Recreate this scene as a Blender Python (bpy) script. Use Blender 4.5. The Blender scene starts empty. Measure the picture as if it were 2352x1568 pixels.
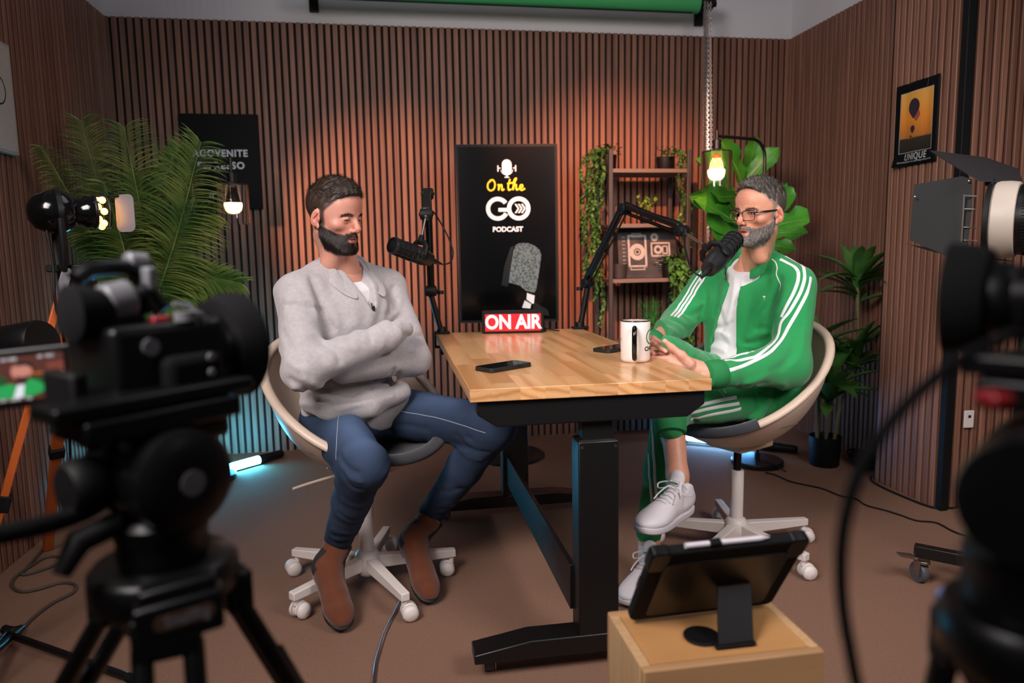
import bpy, bmesh, math, random
import numpy as np
from mathutils import Vector, Matrix, Euler
from mathutils.bvhtree import BVHTree
random.seed(7); RNG = np.random.default_rng(7)
sc = bpy.context.scene; COL = sc.collection
V = Vector; PI = math.pi; R = math.radians

# ---------------------------------------------------------------- camera
CAM_H = 1.145; FPX = 1658.4; YAW, PITCH, ROLL = .1638, .1221, -.0168
_cy, _sy = math.cos(YAW), math.sin(YAW)
FW = V((_sy*math.cos(PITCH), _cy*math.cos(PITCH), -math.sin(PITCH)))
_r = V((_cy, -_sy, 0)); _u = _r.cross(FW)
RT = _r*math.cos(ROLL) + _u*math.sin(ROLL); UP = -_r*math.sin(ROLL) + _u*math.cos(ROLL)
OR = V((0, 0, CAM_H))
cam = bpy.data.cameras.new('camera'); co = bpy.data.objects.new('camera', cam); COL.objects.link(co)
co.matrix_world = Matrix(((RT.x, UP.x, -FW.x, OR.x), (RT.y, UP.y, -FW.y, OR.y), (RT.z, UP.z, -FW.z, OR.z), (0, 0, 0, 1)))
cam.sensor_width = 36; cam.lens = FPX*36/2352; cam.clip_start = .02
cam.dof.use_dof = True; cam.dof.focus_distance = 2.25; cam.dof.aperture_fstop = 2.6
sc.camera = co

# ---------------------------------------------------------------- light and exposure
vs = sc.view_settings; vs.view_transform = 'Standard'; vs.look = 'None'; vs.gamma = 1; vs.use_curve_mapping = False
vs.exposure = 0.0
w = bpy.data.worlds.new('World'); sc.world = w; w.use_nodes = True
w.node_tree.nodes['Background'].inputs[0].default_value = (.82, .80, .86, 1)
w.node_tree.nodes['Background'].inputs[1].default_value = .07

def light(kind, name, loc, target, power, color, size=.3, size_y=None, spot=None, blend=.3, spread=None):
    l = bpy.data.lights.new(name, kind); l.energy = power; l.color = color
    o = bpy.data.objects.new(name, l); COL.objects.link(o); o.location = loc
    o.rotation_euler = (V(target)-V(loc)).to_track_quat('-Z', 'Y').to_euler()
    if kind == 'AREA':
        l.shape = 'RECTANGLE' if size_y else 'SQUARE'; l.size = size
        if size_y: l.size_y = size_y
        if spread: l.spread = R(spread)
    else: l.shadow_soft_size = size
    if spot: l.spot_size = R(spot); l.spot_blend = blend
    return o
# the studio's softboxes stand behind and beside the photographer
light('AREA', 'softbox_key', (-1.1, .3, 2.4), (.6, 2.4, .95), 34, (1.0, .92, .90), 1.0, 1.0, spread=95)
light('AREA', 'softbox_fill', (1.7, .2, 2.3), (1.15, 2.4, .8), 16, (1.0, .92, .91), .8, 1.0, spread=95)
light('AREA', 'ceiling_panel', (.4, 2.3, 3.15), (.4, 2.3, 0), 10, (.96, .92, 1.0), 1.6, 1.2)
# unseen warm spot without a fixture, added to wash the panelling behind the shelf
light('SPOT', 'warm_wash_right', (.35, 1.5, 2.75), (1.42, 4.35, 1.22), 820, (1.0, .38, .20), .04, spot=34, blend=.9)

# ---------------------------------------------------------------- helpers
def pt(px, py, Y=None, Z=None, X=None, D=None):
    """world point seen at (px,py) of the 2352x1568 frame, on a given plane"""
    d = FW + RT*((px-1176)/FPX) + UP*((784-py)/FPX)
    if Y is not None: t = Y/d.y
    elif Z is not None: t = (Z-CAM_H)/d.z
    elif X is not None: t = X/d.x
    else: t = D
    return OR + d*t

def srgb(h):
    h = h.lstrip('#'); o = []
    for i in (0, 2, 4):
        v = int(h[i:i+2], 16)/255; o.append(v/12.92 if v <= .04045 else ((v+.055)/1.055)**2.4)
    return (o[0], o[1], o[2], 1)

_WM = {}
def wm(o): return _WM.get(o.name, Matrix.Identity(4)) if o else Matrix.Identity(4)

def thing(name, label, cat, loc=(0, 0, 0), rotz=0, group=None, rot=None):
    o = bpy.data.objects.new(name, None); COL.objects.link(o); o.empty_display_size = .05
    o.location = loc; o.rotation_euler = rot if rot else (0, 0, rotz)
    o['label'] = label; o['category'] = cat
    if group: o['group'] = group
    _WM[o.name] = Matrix.Translation(V(loc)) @ Euler(o.rotation_euler).to_matrix().to_4x4()
    return o

def tag(o, label=None, cat=None, group=None, kind=None):
    if label: o['label'] = label
    if cat: o['category'] = cat
    if group: o['group'] = group
    if kind: o['kind'] = kind
    return o

class MB:
    """collects shapes into one mesh"""
    def __init__(s): s.v = []; s.f = []; s.m = []; s.mi = 0; s.T = None
    def add(s, vs_, fs_):
        n = len(s.v)
        if s.T is not None: vs_ = [s.T @ V(p) for p in vs_]
        s.v += [tuple(p) for p in vs_]; s.f += [tuple(n+i for i in f) for f in fs_]; s.m += [s.mi]*len(fs_)
        return s
    def box(s, c, d, M=None):
        x, y, z = d[0]/2, d[1]/2, d[2]/2; c = V(c)
        p = [V((a*x, b*y, e*z)) for a in (-1, 1) for b in (-1, 1) for e in (-1, 1)]
        if M is not None: p = [M @ q for q in p]
        return s.add([c+q for q in p], [(0, 1, 3, 2), (4, 6, 7, 5), (0, 4, 5, 1), (2, 3, 7, 6), (0, 2, 6, 4), (1, 5, 7, 3)])
    def tube(s, pts, rad, n=12, caps=True, sx=1, up=None, closed=False):
        pts = [V(p) for p in pts]; k = len(pts)
        rr = rad if hasattr(rad, '__len__') else [rad]*k
        vv = []; ff = []
        if k > 1:
            t0 = (pts[1]-pts[0]).normalized()
        a = V(up) if up else (V((0, 0, 1)) if abs(t0.z) < .9 else V((1, 0, 0)))
        nx = (a - t0*a.dot(t0)).normalized()
        for i in range(k):
            if closed: t = (pts[(i+1) % k]-pts[i-1]).normalized()
            elif i == 0: t = (pts[1]-pts[0]).normalized()
            elif i == k-1: t = (pts[-1]-pts[-2]).normalized()
            else:
                t = ((pts[i+1]-pts[i]).normalized() + (pts[i]-pts[i-1]).normalized())
                t = t.normalized() if t.length > 1e-6 else (pts[i+1]-pts[i]).normalized()
            nx = (nx - t*nx.dot(t)).normalized(); ny = t.cross(nx)
            for j in range(n):
                an = 2*PI*(j+.5)/n
                vv.append(pts[i] + nx*(math.cos(an)*rr[i]) + ny*(math.sin(an)*rr[i]*sx))
        for i in range(k if closed else k-1):
            for j in range(n):
                a0 = i*n+j; a1 = i*n+(j+1) % n; i2 = (i+1) % k
                ff.append((a0, a1, i2*n+(j+1) % n, i2*n+j))
        if caps and not closed: ff.append(tuple(range(n-1, -1, -1))); ff.append(tuple((k-1)*n+j for j in range(n)))
        return s.add(vv, ff)
    def cyl(s, a, b, r, r2=None, n=24): return s.tube([a, b], [r, r if r2 is None else r2], n)
    def lathe(s, prof, c=(0, 0, 0), axis=(0, 0, 1), n=32, caps=True):
        """prof: list of (radius, height)"""
        ax = V(axis).normalized(); a = V((1, 0, 0)) if abs(ax.x) < .9 else V((0, 1, 0))
        nx = (a-ax*a.dot(ax)).normalized(); ny = ax.cross(nx); c = V(c); vv = []; ff = []
        for r_, h in prof:
            for j in range(n):
                an = 2*PI*j/n; vv.append(c+ax*h+nx*(r_*math.cos(an))+ny*(r_*math.sin(an)))
        for i in range(len(prof)-1):
            for j in range(n): ff.append((i*n+j, i*n+(j+1) % n, (i+1)*n+(j+1) % n, (i+1)*n+j))
        if caps:
            if prof[0][0] > 1e-5: ff.append(tuple(range(n-1, -1, -1)))
            if prof[-1][0] > 1e-5: ff.append(tuple((len(prof)-1)*n+j for j in range(n)))
        return s.add(vv, ff)
    def sph(s, c, r, n=16, m=10, M=None):
        r = V(r) if hasattr(r, '__len__') else V((r, r, r)); vv = []; ff = []; c = V(c)
        for i in range(m+1):
            th = PI*i/m
            for j in range(n):
                ph = 2*PI*j/n; q = V((r.x*math.sin(th)*math.cos(ph), r.y*math.sin(th)*math.sin(ph), r.z*math.cos(th)))
                vv.append(c+(M @ q if M is not None else q))
        for i in range(m):
            for j in range(n): ff.append((i*n+j, (i+1)*n+j, (i+1)*n+(j+1) % n, i*n+(j+1) % n))
        return s.add(vv, ff)
    def prism(s, poly, a, b, fr):
        """poly: 2-D outline; fr(u,v,w) -> world; extruded from w=a to w=b"""
        n = len(poly); vv = [fr(u, v, a) for u, v in poly]+[fr(u, v, b) for u, v in poly]
        ff = [tuple(range(n-1, -1, -1)), tuple(n+i for i in range(n))]+[(i, (i+1) % n, n+(i+1) % n, n+i) for i in range(n)]
        return s.add(vv, ff)
    def ico(s, c, r): return s.sph(c, r, 8, 5)

def rrect(w_, h_, r_, n=5, cx=0, cy=0):
    o = []
    for sx, sy, a0 in ((1, 1, 0), (-1, 1, 90), (-1, -1, 180), (1, -1, 270)):
        for i in range(n+1):
            a = R(a0+90*i/n); o.append((cx+sx*(w_/2-r_)+r_*math.cos(a), cy+sy*(h_/2-r_)+r_*math.sin(a)))
    return o

def obj(name, mb, mat, parent=None, local=False, smooth=40, bevel=0, seg=2, sub=0, solid=0, soff=-1, kind=None):
    me = bpy.data.meshes.new(name)
    vs_ = mb.v
    if parent and not local:
        Mi = wm(parent).inverted(); vs_ = [Mi @ V(p) for p in vs_]
    me.from_pydata([tuple(p) for p in vs_], [], mb.f)
    mats = mat if isinstance(mat, (list, tuple)) else [mat]
    for m_ in mats: me.materials.append(m_)
    if len(mats) > 1: me.polygons.foreach_set('material_index', mb.m)
    bm = bmesh.new(); bm.from_mesh(me); bmesh.ops.recalc_face_normals(bm, faces=bm.faces); bm.to_mesh(me); bm.free()
    me.update()
    if smooth:
        me.polygons.foreach_set('use_smooth', [True]*len(me.polygons))
        try: me.set_sharp_from_angle(angle=R(smooth))
        except Exception: pass
    o = bpy.data.objects.new(name, me); COL.objects.link(o)
    if parent:
        o.parent = parent; _WM[o.name] = wm(parent)
    if solid:
        md = o.modifiers.new('s', 'SOLIDIFY'); md.thickness = solid; md.offset = soff
    if bevel:
        md = o.modifiers.new('b', 'BEVEL'); md.width = bevel; md.segments = seg; md.limit_method = 'ANGLE'; md.angle_limit = R(35)
        md.harden_normals = False
    if sub:
        md = o.modifiers.new('d', 'SUBSURF'); md.levels = sub; md.render_levels = sub
    if kind: o['kind'] = kind
    return o

def spline(ctrl, n=8, closed=False):
    """Catmull-Rom through control points"""
    P_ = [V(p) for p in ctrl]; o = []; k = len(P_)
    rng = range(k if closed else k-1)
    for i in rng:
        p0 = P_[(i-1) % k] if (closed or i > 0) else P_[0]*2-P_[1]
        p1 = P_[i]; p2 = P_[(i+1) % k]
        p3 = P_[(i+2) % k] if (closed or i+2 < k) else P_[-1]*2-P_[-2]
        for j in range(n):
            t = j/n
            o.append(.5*((2*p1)+(p2-p0)*t+(2*p0-5*p1+4*p2-p3)*t*t+(3*p1-p0-3*p2+p3)*t**3))
    if not closed: o.append(P_[-1])
    return o

def text_mesh(txt, size, depth=.0006, offset=0, align='CENTER', spacing=1, shear=0):
    cu = bpy.data.curves.new('t', 'FONT'); cu.body = txt; cu.size = size; cu.extrude = depth; cu.offset = offset
    cu.align_x = align; cu.align_y = 'CENTER'; cu.space_character = spacing; cu.resolution_u = 4; cu.shear = shear
    o = bpy.data.objects.new('t', cu); COL.objects.link(o)
    dg = bpy.context.evaluated_depsgraph_get(); me = o.evaluated_get(dg).to_mesh()
    vv = [tuple(v.co) for v in me.vertices]; ff = [tuple(p.vertices) for p in me.polygons]
    o.to_mesh_clear(); bpy.data.objects.remove(o); bpy.data.curves.remove(cu)
    return vv, ff
def add_text(mb, txt, size, frame, **k):
    """frame(u,v,w)->world"""
    vv, ff = text_mesh(txt, size, **k); mb.add([frame(*p) for p in vv], ff); return mb

def frame(o, x, y, z):
    o, x, y, z = V(o), V(x), V(y), V(z)
    return lambda u, v, w=0: o+x*u+y*v+z*w

def copy_tree(o, parent=None):
    c = o.copy(); COL.objects.link(c)
    if parent: c.parent = parent
    for ch in [q for q in COL.objects if q.parent == o]: copy_tree(ch, c)
    return c

# ---------------------------------------------------------------- materials
def new_mat(name):
    m = bpy.data.materials.new(name); m.use_nodes = True; nt = m.node_tree
    return m, nt, nt.nodes['Principled BSDF']
def nd(nt, t, **k):
    n = nt.nodes.new(t)
    for a, b in k.items():
        if a.startswith('i_'):
            key = a[2:]; key = int(key) if key.isdigit() else key.replace('_', ' ')
            n.inputs[key].default_value = b
        else: setattr(n, a, b)
    return n
def pm(name, col, rough=.5, metal=0, var=.08, scale=40, bump=.0, bscale=200, spec=.5, sheen=0, coat=0, stretch=(1, 1, 1), emit=None, estr=0, trans=0, ior=1.45, col2=None, sss=0):
    m, nt, b = new_mat(name); L = nt.links.new
    c = srgb(col) if isinstance(col, str) else col
    tc = nd(nt, 'ShaderNodeTexCoord'); mp = nd(nt, 'ShaderNodeMapping'); mp.inputs['Scale'].default_value = stretch
    L(tc.outputs['Object'], mp.inputs[0])
    nz = nd(nt, 'ShaderNodeTexNoise', i_Scale=scale, i_Detail=4.0); L(mp.outputs[0], nz.inputs['Vector'])
    mx = nd(nt, 'ShaderNodeMix', data_type='RGBA')
    c2 = (srgb(col2) if isinstance(col2, str) else col2) if col2 else tuple(min(1, x*(1+var)) for x in c[:3])+(1,)
    c1 = c if col2 else tuple(x*(1-var) for x in c[:3])+(1,)
    mx.inputs[6].default_value = c1; mx.inputs[7].default_value = c2
    L(nz.outputs[0], mx.inputs[0]); L(mx.outputs[2], b.inputs['Base Color'])
    b.inputs['Roughness'].default_value = rough; b.inputs['Metallic'].default_value = metal
    b.inputs['Specular IOR Level'].default_value = spec
    if sheen: b.inputs['Sheen Weight'].default_value = sheen; b.inputs['Sheen Roughness'].default_value = .5
    if coat: b.inputs['Coat Weight'].default_value = coat; b.inputs['Coat Roughness'].default_value = .08
    if trans: b.inputs['Transmission Weight'].default_value = trans; b.inputs['IOR'].default_value = ior
    if sss: b.inputs['Subsurface Weight'].default_value = sss; b.inputs['Subsurface Radius'].default_value = (1, .35, .2); b.inputs['Subsurface Scale'].default_value = .006
    if bump:
        n2 = nd(nt, 'ShaderNodeTexNoise', i_Scale=bscale, i_Detail=3.0); L(mp.outputs[0], n2.inputs['Vector'])
        bp = nd(nt, 'ShaderNodeBump', i_Strength=bump, i_Distance=.002); L(n2.outputs[0], bp.inputs['Height']); L(bp.outputs[0], b.inputs['Normal'])
    if emit:
        b.inputs['Emission Color'].default_value = srgb(emit) if isinstance(emit, str) else emit; b.inputs['Emission Strength'].default_value = estr
    return m

def slat_mat(name, axis, pitch=.04):
    """walnut-look slats: each slat its own tone, long vertical grain"""
    m, nt, b = new_mat(name); L = nt.links.new
    tc = nd(nt, 'ShaderNodeTexCoord'); sp = nd(nt, 'ShaderNodeSeparateXYZ'); L(tc.outputs['Object'], sp.inputs[0])
    dv = nd(nt, 'ShaderNodeMath', operation='DIVIDE', i_1=pitch); L(sp.outputs[axis], dv.inputs[0])
    fl = nd(nt, 'ShaderNodeMath', operation='FLOOR'); L(dv.outputs[0], fl.inputs[0])
    wn = nd(nt, 'ShaderNodeTexWhiteNoise', noise_dimensions='1D'); L(fl.outputs[0], wn.inputs['W'])
    mp = nd(nt, 'ShaderNodeMapping'); mp.inputs['Scale'].default_value = (60, 60, 1.6); L(tc.outputs['Object'], mp.inputs[0])
    ad = nd(nt, 'ShaderNodeVectorMath', operation='ADD'); L(mp.outputs[0], ad.inputs[0])
    cm = nd(nt, 'ShaderNodeCombineXYZ'); ml = nd(nt, 'ShaderNodeMath', operation='MULTIPLY', i_1=50.0); L(wn.outputs[0], ml.inputs[0]); L(ml.outputs[0], cm.inputs[2]); L(cm.outputs[0], ad.inputs[1])
    nz = nd(nt, 'ShaderNodeTexNoise', i_Scale=1.0, i_Detail=6.0, i_Distortion=.6); L(ad.outputs[0], nz.inputs['Vector'])
    rp = nd(nt, 'ShaderNodeValToRGB'); rp.color_ramp.elements[0].position = .32; rp.color_ramp.elements[1].position = .72
    rp.color_ramp.elements[0].color = srgb('#70493a'); rp.color_ramp.elements[1].color = srgb('#966a55'); L(nz.outputs[0], rp.inputs[0])
    hs = nd(nt, 'ShaderNodeHueSaturation'); mr = nd(nt, 'ShaderNodeMapRange'); mr.inputs[3].default_value = .84; mr.inputs[4].default_value = 1.12
    L(wn.outputs[0], mr.inputs[0]); L(mr.outputs[0], hs.inputs['Value']); L(rp.outputs[0], hs.inputs['Color']); L(hs.outputs[0], b.inputs['Base Color'])
    b.inputs['Roughness'].default_value = .52; b.inputs['Specular IOR Level'].default_value = .4
    return m
M_ = {}
M_['slat_x'] = slat_mat('slat_wood_back', 0); M_['slat_y'] = slat_mat('slat_wood_side', 1)
M_['felt'] = pm('black_felt', '#0d0b0a', .95, var=.3, scale=300)
M_['paint'] = pm('grey_paint', '#d8d7da', .85, var=.03, scale=3, bump=.15, bscale=400)
M_['carpet'] = pm('brown_carpet', '#77594a', .97, col2='#92715e', scale=160, bump=.9, bscale=520, spec=.1)
M_['cordgrey'] = pm('grey_brown_cable', '#4a4038', .7)
M_['black'] = pm('matte_black', '#070708', .6, var=.15, spec=.3)
M_['blackm'] = pm('black_metal', '#0a0a0b', .40, metal=0, var=.12, scale=90, bump=.04, bscale=600)
M_['blackg'] = pm('gloss_black', '#08090a', .12, var=.05)
M_['rubber'] = pm('dark_rubber', '#08080a', .85, var=.2, spec=.25)
M_['steel'] = pm('brushed_steel', '#a9a8a6', .28, metal=1, var=.1)
M_['bronze'] = pm('dark_bronze', '#4a3f3a', .35, metal=.9, var=.1)
M_['white'] = pm('white_enamel', '#d9cfca', .4, var=.03, scale=8)
M_['beige'] = pm('beige_shell', '#c9b4a2', .42, var=.03, scale=9)
M_['cream'] = pm('ivory_ring', '#b5a99c', .45, var=.04)
M_['greyfab'] = pm('dark_grey_pad', '#33343a', .95, var=.3, scale=260, bump=.6, bscale=500, sheen=.3)

XL, XR, YB, PH_ = -1.461, 2.509, 4.349, 2.44
PX0, PY0, PX1, PY1 = 2.315, 3.14, 2.335, 2.70      # pillar corner line
def struct(name, mb, m, parent=None, **k):
    o = obj(name, mb, m, parent, **k)
    if not parent: o['kind'] = 'structure'
    return o
def wall_slab(name, mb): return struct(name, mb, M_['paint'])
# floor
f = MB(); f.add([(-3.2, -1.6, 0), (4.2, -1.6, 0), (4.2, 4.6, 0), (-3.2, 4.6, 0)], [(0, 1, 2, 3)])
f.add([(-3.2, -1.6, -.05), (4.2, -1.6, -.05), (4.2, 4.6, -.05), (-3.2, 4.6, -.05)], [(3, 2, 1, 0)])
struct('floor', f, M_['carpet'])
T = .022   # panel thickness
wb = MB().box(((XL+XR)/2, YB+T+.06, 1.65), (XR-XL+.4, .12, 3.3)); wback = wall_slab('wall_back', wb)
wl = MB().box((XL-T-.06, 1.3, 1.65), (.12, 6.2, 3.3)); wleft = wall_slab('wall_left', wl)
wr = MB().box((XR+T+.06, 3.80, 1.65), (.12, 1.34, 3.3)); wright = wall_slab('wall_right', wr)

def slats(p0, p1, n_out, h=PH_, pitch=.04, wd=.027, dp=.014, z0=.0):
    p0, p1, n_out = V(p0), V(p1), V(n_out).normalized(); d = (p1-p0); Ln = d.length; d.normalize()
    mb = MB(); fe = MB(); k = int(Ln/pitch)
    for i in range(k+1):
        a = i*pitch+(pitch-wd)/2
        if a+wd > Ln: break
        c = p0+d*(a+wd/2)-n_out*(dp/2)+V((0, 0, z0+h/2))
        M3 = Matrix((d, n_out, V((0, 0, 1)))).transposed()
        e = .002; x0, x1, y0, y1 = -wd/2, wd/2, -dp/2, dp/2
        pl = [(x0, y0), (x1, y0), (x1, y1-e), (x1-e, y1), (x0+e, y1), (x0, y1-e)]
        mb.prism(pl, z0, z0+h, lambda u, v, w, c=c: V((c.x, c.y, 0))+d*u+n_out*v+V((0, 0, w)))
    c = (p0+p1)/2-n_out*(dp+.004); M3 = Matrix((d, n_out, V((0, 0, 1)))).transposed()
    fe.box(V((c.x, c.y, z0+h/2)), (Ln, .008, h), M3)
    return mb, fe
def panelling(wall, p0, p1, n_out, mat, **k):
    s_, f_ = slats(p0, p1, n_out, **k)
    bk = struct('felt_backing', f_, M_['felt'], wall); sl = struct('slat_panel', s_, mat, wall, smooth=20)
panelling(wback, (XL-.02, YB, 0), (XR+.02, YB, 0), (0, -1, 0), M_['slat_x'])
panelling(wleft, (XL, -.4, 0), (XL, YB+.018, 0), (1, 0, 0), M_['slat_y'])
panelling(wright, (XR, 3.13, 0), (XR, YB+.018, 0), (-1, 0, 0), M_['slat_y'])
# projecting pillar on the right, panelled on two faces, black corner trim
pw = MB().box((PX1+T+.45, (PY0+PY1)/2+.012, 1.5), (.86, PY0-PY1-.02, 3.0)); wp = wall_slab('wall_right_pillar', pw)
panelling(wp, (PX0, PY1+.02, 0), (PX0, PY0, 0), (-1, 0, 0), M_['slat_y'], h=2.9)
panelling(wp, (PX1+.035, PY1-.01, 0), (PX1+.9, PY1-.01, 0), (0, -1, 0), M_['slat_x'], h=2.9)
tr = MB().box((PX1-.002, PY1-.005, 1.45), (.034, .034, 2.9)); struct('trim_1', tr, M_['black'], wp, bevel=.002)
# side grey return beyond the panel of the left wall is plain paint
# ---------------------------------------------------------------- wood for the worktop
def butcher_mat(name, end=False):
    m, nt, b = new_mat(name); L = nt.links.new
    tc = nd(nt, 'ShaderNodeTexCoord'); sp = nd(nt, 'ShaderNodeSeparateXYZ'); L(tc.outputs['Object'], sp.inputs[0])
    # staves run along y; each ~52 mm wide, staggered lengths
    dv = nd(nt, 'ShaderNodeMath', operation='DIVIDE', i_1=.0645); L(sp.outputs[0], dv.inputs[0])
    fx = nd(nt, 'ShaderNodeMath', operation='FLOOR'); L(dv.outputs[0], fx.inputs[0])
    w1 = nd(nt, 'ShaderNodeTexWhiteNoise', noise_dimensions='1D'); L(fx.outputs[0], w1.inputs['W'])
    dy = nd(nt, 'ShaderNodeMath', operation='DIVIDE', i_1=.46); L(sp.outputs[1], dy.inputs[0])
    ay = nd(nt, 'ShaderNodeMath', operation='ADD'); L(dy.outputs[0], ay.inputs[0]); L(w1.outputs[0], ay.inputs[1])
    fy = nd(nt, 'ShaderNodeMath', operation='FLOOR'); L(ay.outputs[0], fy.inputs[0])
    cb = nd(nt, 'ShaderNodeCombineXYZ'); L(fx.outputs[0], cb.inputs[0]); L(fy.outputs[0], cb.inputs[1])
    w2 = nd(nt, 'ShaderNodeTexWhiteNoise', noise_dimensions='3D'); L(cb.outputs[0], w2.inputs['Vector'])
    mp = nd(nt, 'ShaderNodeMapping'); mp.inputs['Scale'].default_value = (16, 1.1, 16); L(tc.outputs['Object'], mp.inputs[0])
    sc_ = nd(nt, 'ShaderNodeVectorMath', operation='SCALE'); sc_.inputs['Scale'].default_value = 9; L(w2.outputs[1], sc_.inputs[0])
    ad = nd(nt, 'ShaderNodeVectorMath', operation='ADD'); L(mp.outputs[0], ad.inputs[0]); L(sc_.outputs[0], ad.inputs[1])
    wv = nd(nt, 'ShaderNodeTexWave', wave_type='RINGS', rings_direction='Y', i_Scale=.8, i_Distortion=3.0, i_Detail=3.0, i_Detail_Scale=1.0); L(ad.outputs[0], wv.inputs['Vector'])
    rp = nd(nt, 'ShaderNodeValToRGB'); e = rp.color_ramp.elements
    e[0].position = .0; e[0].color = srgb('#deab77'); e[1].position = 1; e[1].color = srgb('#c48a55')
    q = e.new(.6); q.color = srgb('#d9a26c'); L(wv.outputs[0], rp.inputs[0])
    fn = nd(nt, 'ShaderNodeTexNoise', i_Scale=1.0, i_Detail=5.0); mp2 = nd(nt, 'ShaderNodeMapping'); mp2.inputs['Scale'].default_value = (260, 9, 260); L(tc.outputs['Object'], mp2.inputs[0]); L(mp2.outputs[0], fn.inputs['Vector'])
    hs = nd(nt, 'ShaderNodeHueSaturation'); mr = nd(nt, 'ShaderNodeMapRange'); mr.inputs[3].default_value = .84; mr.inputs[4].default_value = 1.08; L(w2.outputs[0], mr.inputs[0])
    m2 = nd(nt, 'ShaderNodeMapRange'); m2.inputs[1].default_value = .3; m2.inputs[2].default_value = .7; m2.inputs[3].default_value = .9; m2.inputs[4].default_value = 1.06; L(fn.outputs[0], m2.inputs[0])
    mu = nd(nt, 'ShaderNodeMath', operation='MULTIPLY'); L(mr.outputs[0], mu.inputs[0]); L(m2.outputs[0], mu.inputs[1]); L(mu.outputs[0], hs.inputs['Value'])
    L(rp.outputs[0], hs.inputs['Color']); L(hs.outputs[0], b.inputs['Base Color'])
    b.inputs['Roughness'].default_value = .33; b.inputs['Coat Weight'].default_value = .35; b.inputs['Coat Roughness'].default_value = .14
    return m
M_['butcher'] = butcher_mat('butcher_block')

TX0, TX1, TY0, TY1, TZ = .184, .829, 1.775, 3.11, .806
TCX = (TX0+TX1)/2
def caster(parent, c, r=.032, lock=False):
    """chrome swivel caster with a fork and grey wheel"""
    c = V(c)
    fk = obj('caster_fork', MB().cyl(c+V((0, 0, 2*r+.012)), c+V((0, 0, 2*r+.002)), .02).box(c+V((-.016, .012, r+.014)), (.003, .03, .05)).box(c+V((.016, .012, r+.014)), (.003, .03, .05)).box(c+V((0, .012, 2*r+.002)), (.036, .034, .004)), M_['steel'], parent, bevel=.001)
    wc = c+V((0, .018, r)); w_ = MB().lathe([(r*.55, -.012), (r*.93, -.012), (r, -.007), (r, .007), (r*.93, .012), (r*.55, .012)], wc, (1, 0, 0), 28)
    w_.cyl(wc-V((.018, 0, 0)), wc+V((.018, 0, 0)), .006)
    obj('caster_wheel', w_, M_['wheelg'], fk)
    return fk
M_['wheelg'] = pm('grey_caster_rubber', '#4a4a50', .5, var=.1)

tb = thing('standing_desk', 'butcher-block topped standing desk on black frame with casters, between the two men', 'desk', (TCX, (TY0+TY1)/2, 0))
obj('desktop', MB().box((TCX, (TY0+TY1)/2, TZ-.0165), (TX1-TX0, TY1-TY0, .033)), M_['butcher'], tb, bevel=.0018)
for y, nm in ((TY0+.045, 0), (TY1-.10, 1)):
    # side bracket under the top with swept-up ends
    pl = [(TX0+.02, .772), (TX1-.012, .772), (TX1-.012, .735), (TX1-.06, .702), (TX0+.07, .702), (TX0+.02, .735)]
    obj('side_bracket', MB().prism(pl, y-.03, y+.03, lambda u, v, w: V((u, w, v))), M_['blackm'], tb, bevel=.004)
FY0, FY1 = 1.845, 3.02
for fy, cx in ((FY0, .535), (FY1, .475)):
    cx = .528 if fy < 2 else .50
    obj('inner_column', MB().box((cx, fy, .66), (.084, .055, .19)), M_['blackm'], tb, bevel=.004)
    oc = obj('outer_column', MB().box((cx, fy, .373), (.112, .075, .545)).box((cx, fy, .645), (.104, .068, .008)), M_['blackm'], tb, bevel=.005)
    for sx in (-1, 1): obj('screw', MB().cyl((cx+sx*.046, fy-.0385, .63), (cx+sx*.046, fy-.036, .63), .004, n=10), M_['steel'], oc)
    pl = [(cx-.345, .052), (cx-.345, .078), (cx-.19, .104), (cx+.19, .104), (cx+.345, .078), (cx+.345, .052)]
    ft = obj('foot', MB().prism(pl, fy-.04, fy+.04, lambda u, v, w: V((u, w, v))), M_['blackm'], tb, bevel=.003)
    for sx in (-1, 1): caster(ft, (cx+sx*.30, fy, .0), .022)
obj('crossbar', MB().box((.47, (FY0+FY1)/2, .215), (.016, FY1-FY0-.05, .13)).box((.479, (FY0+FY1)/2, .152), (.03, FY1-FY0-.05, .004)), M_['blackm'], tb, bevel=.002)
obj('frame_rail', MB().box((TCX-.12, (TY0+TY1)/2, .755), (.04, 1.1, .03)).box((TCX+.12, (TY0+TY1)/2, .755), (.04, 1.1, .03)), M_['blackm'], tb, bevel=.002)
obj('control_box', MB().box((TCX, 2.45, .752), (.12, .3, .035)), M_['blackm'], tb, bevel=.004)

# ---------------------------------------------------------------- two phones
M_['phoneglass'] = pm('phone_glass', '#0a0b0d', .04, var=.05, coat=.5)
M_['phonecase'] = pm('phone_case', '#0f1012', .6, var=.1)
M_['lens'] = pm('lens_glass', '#10131c', .03, coat=1)
def phone(label, c, ang, w_=.073, l_=.152, up=False):
    t = thing('phone', label, 'phone', (c[0], c[1], TZ+.0003), ang, 'phones on the desk')
    obj('case', MB().prism(rrect(l_, w_, .012, 6), 0, .0125, lambda u, v, w: V((u, v, w))), M_['phonecase'], t, local=True, bevel=.002)
    obj('screen', MB().prism(rrect(l_-.007, w_-.007, .009, 6), .0122, .0131, lambda u, v, w: V((u, v, w))), M_['phoneglass'], t, local=True)
    bt = MB().box((.03, -w_/2-.0004, .007), (.018, .0015, .003)); obj('side_button', bt, M_['black'], t, local=True)
    obj('camera_cutout', MB().cyl((l_/2-.012, 0, .0128), (l_/2-.012, 0, .0135), .004), M_['lens'], t, local=True)
    return t
phone('black phone lying alone on the near left of the desktop', (.318, 2.085), R(34), .078, .165)
phone('black phone half hidden behind the white mug', (.752, 2.375), R(35), .076, .16)

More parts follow.
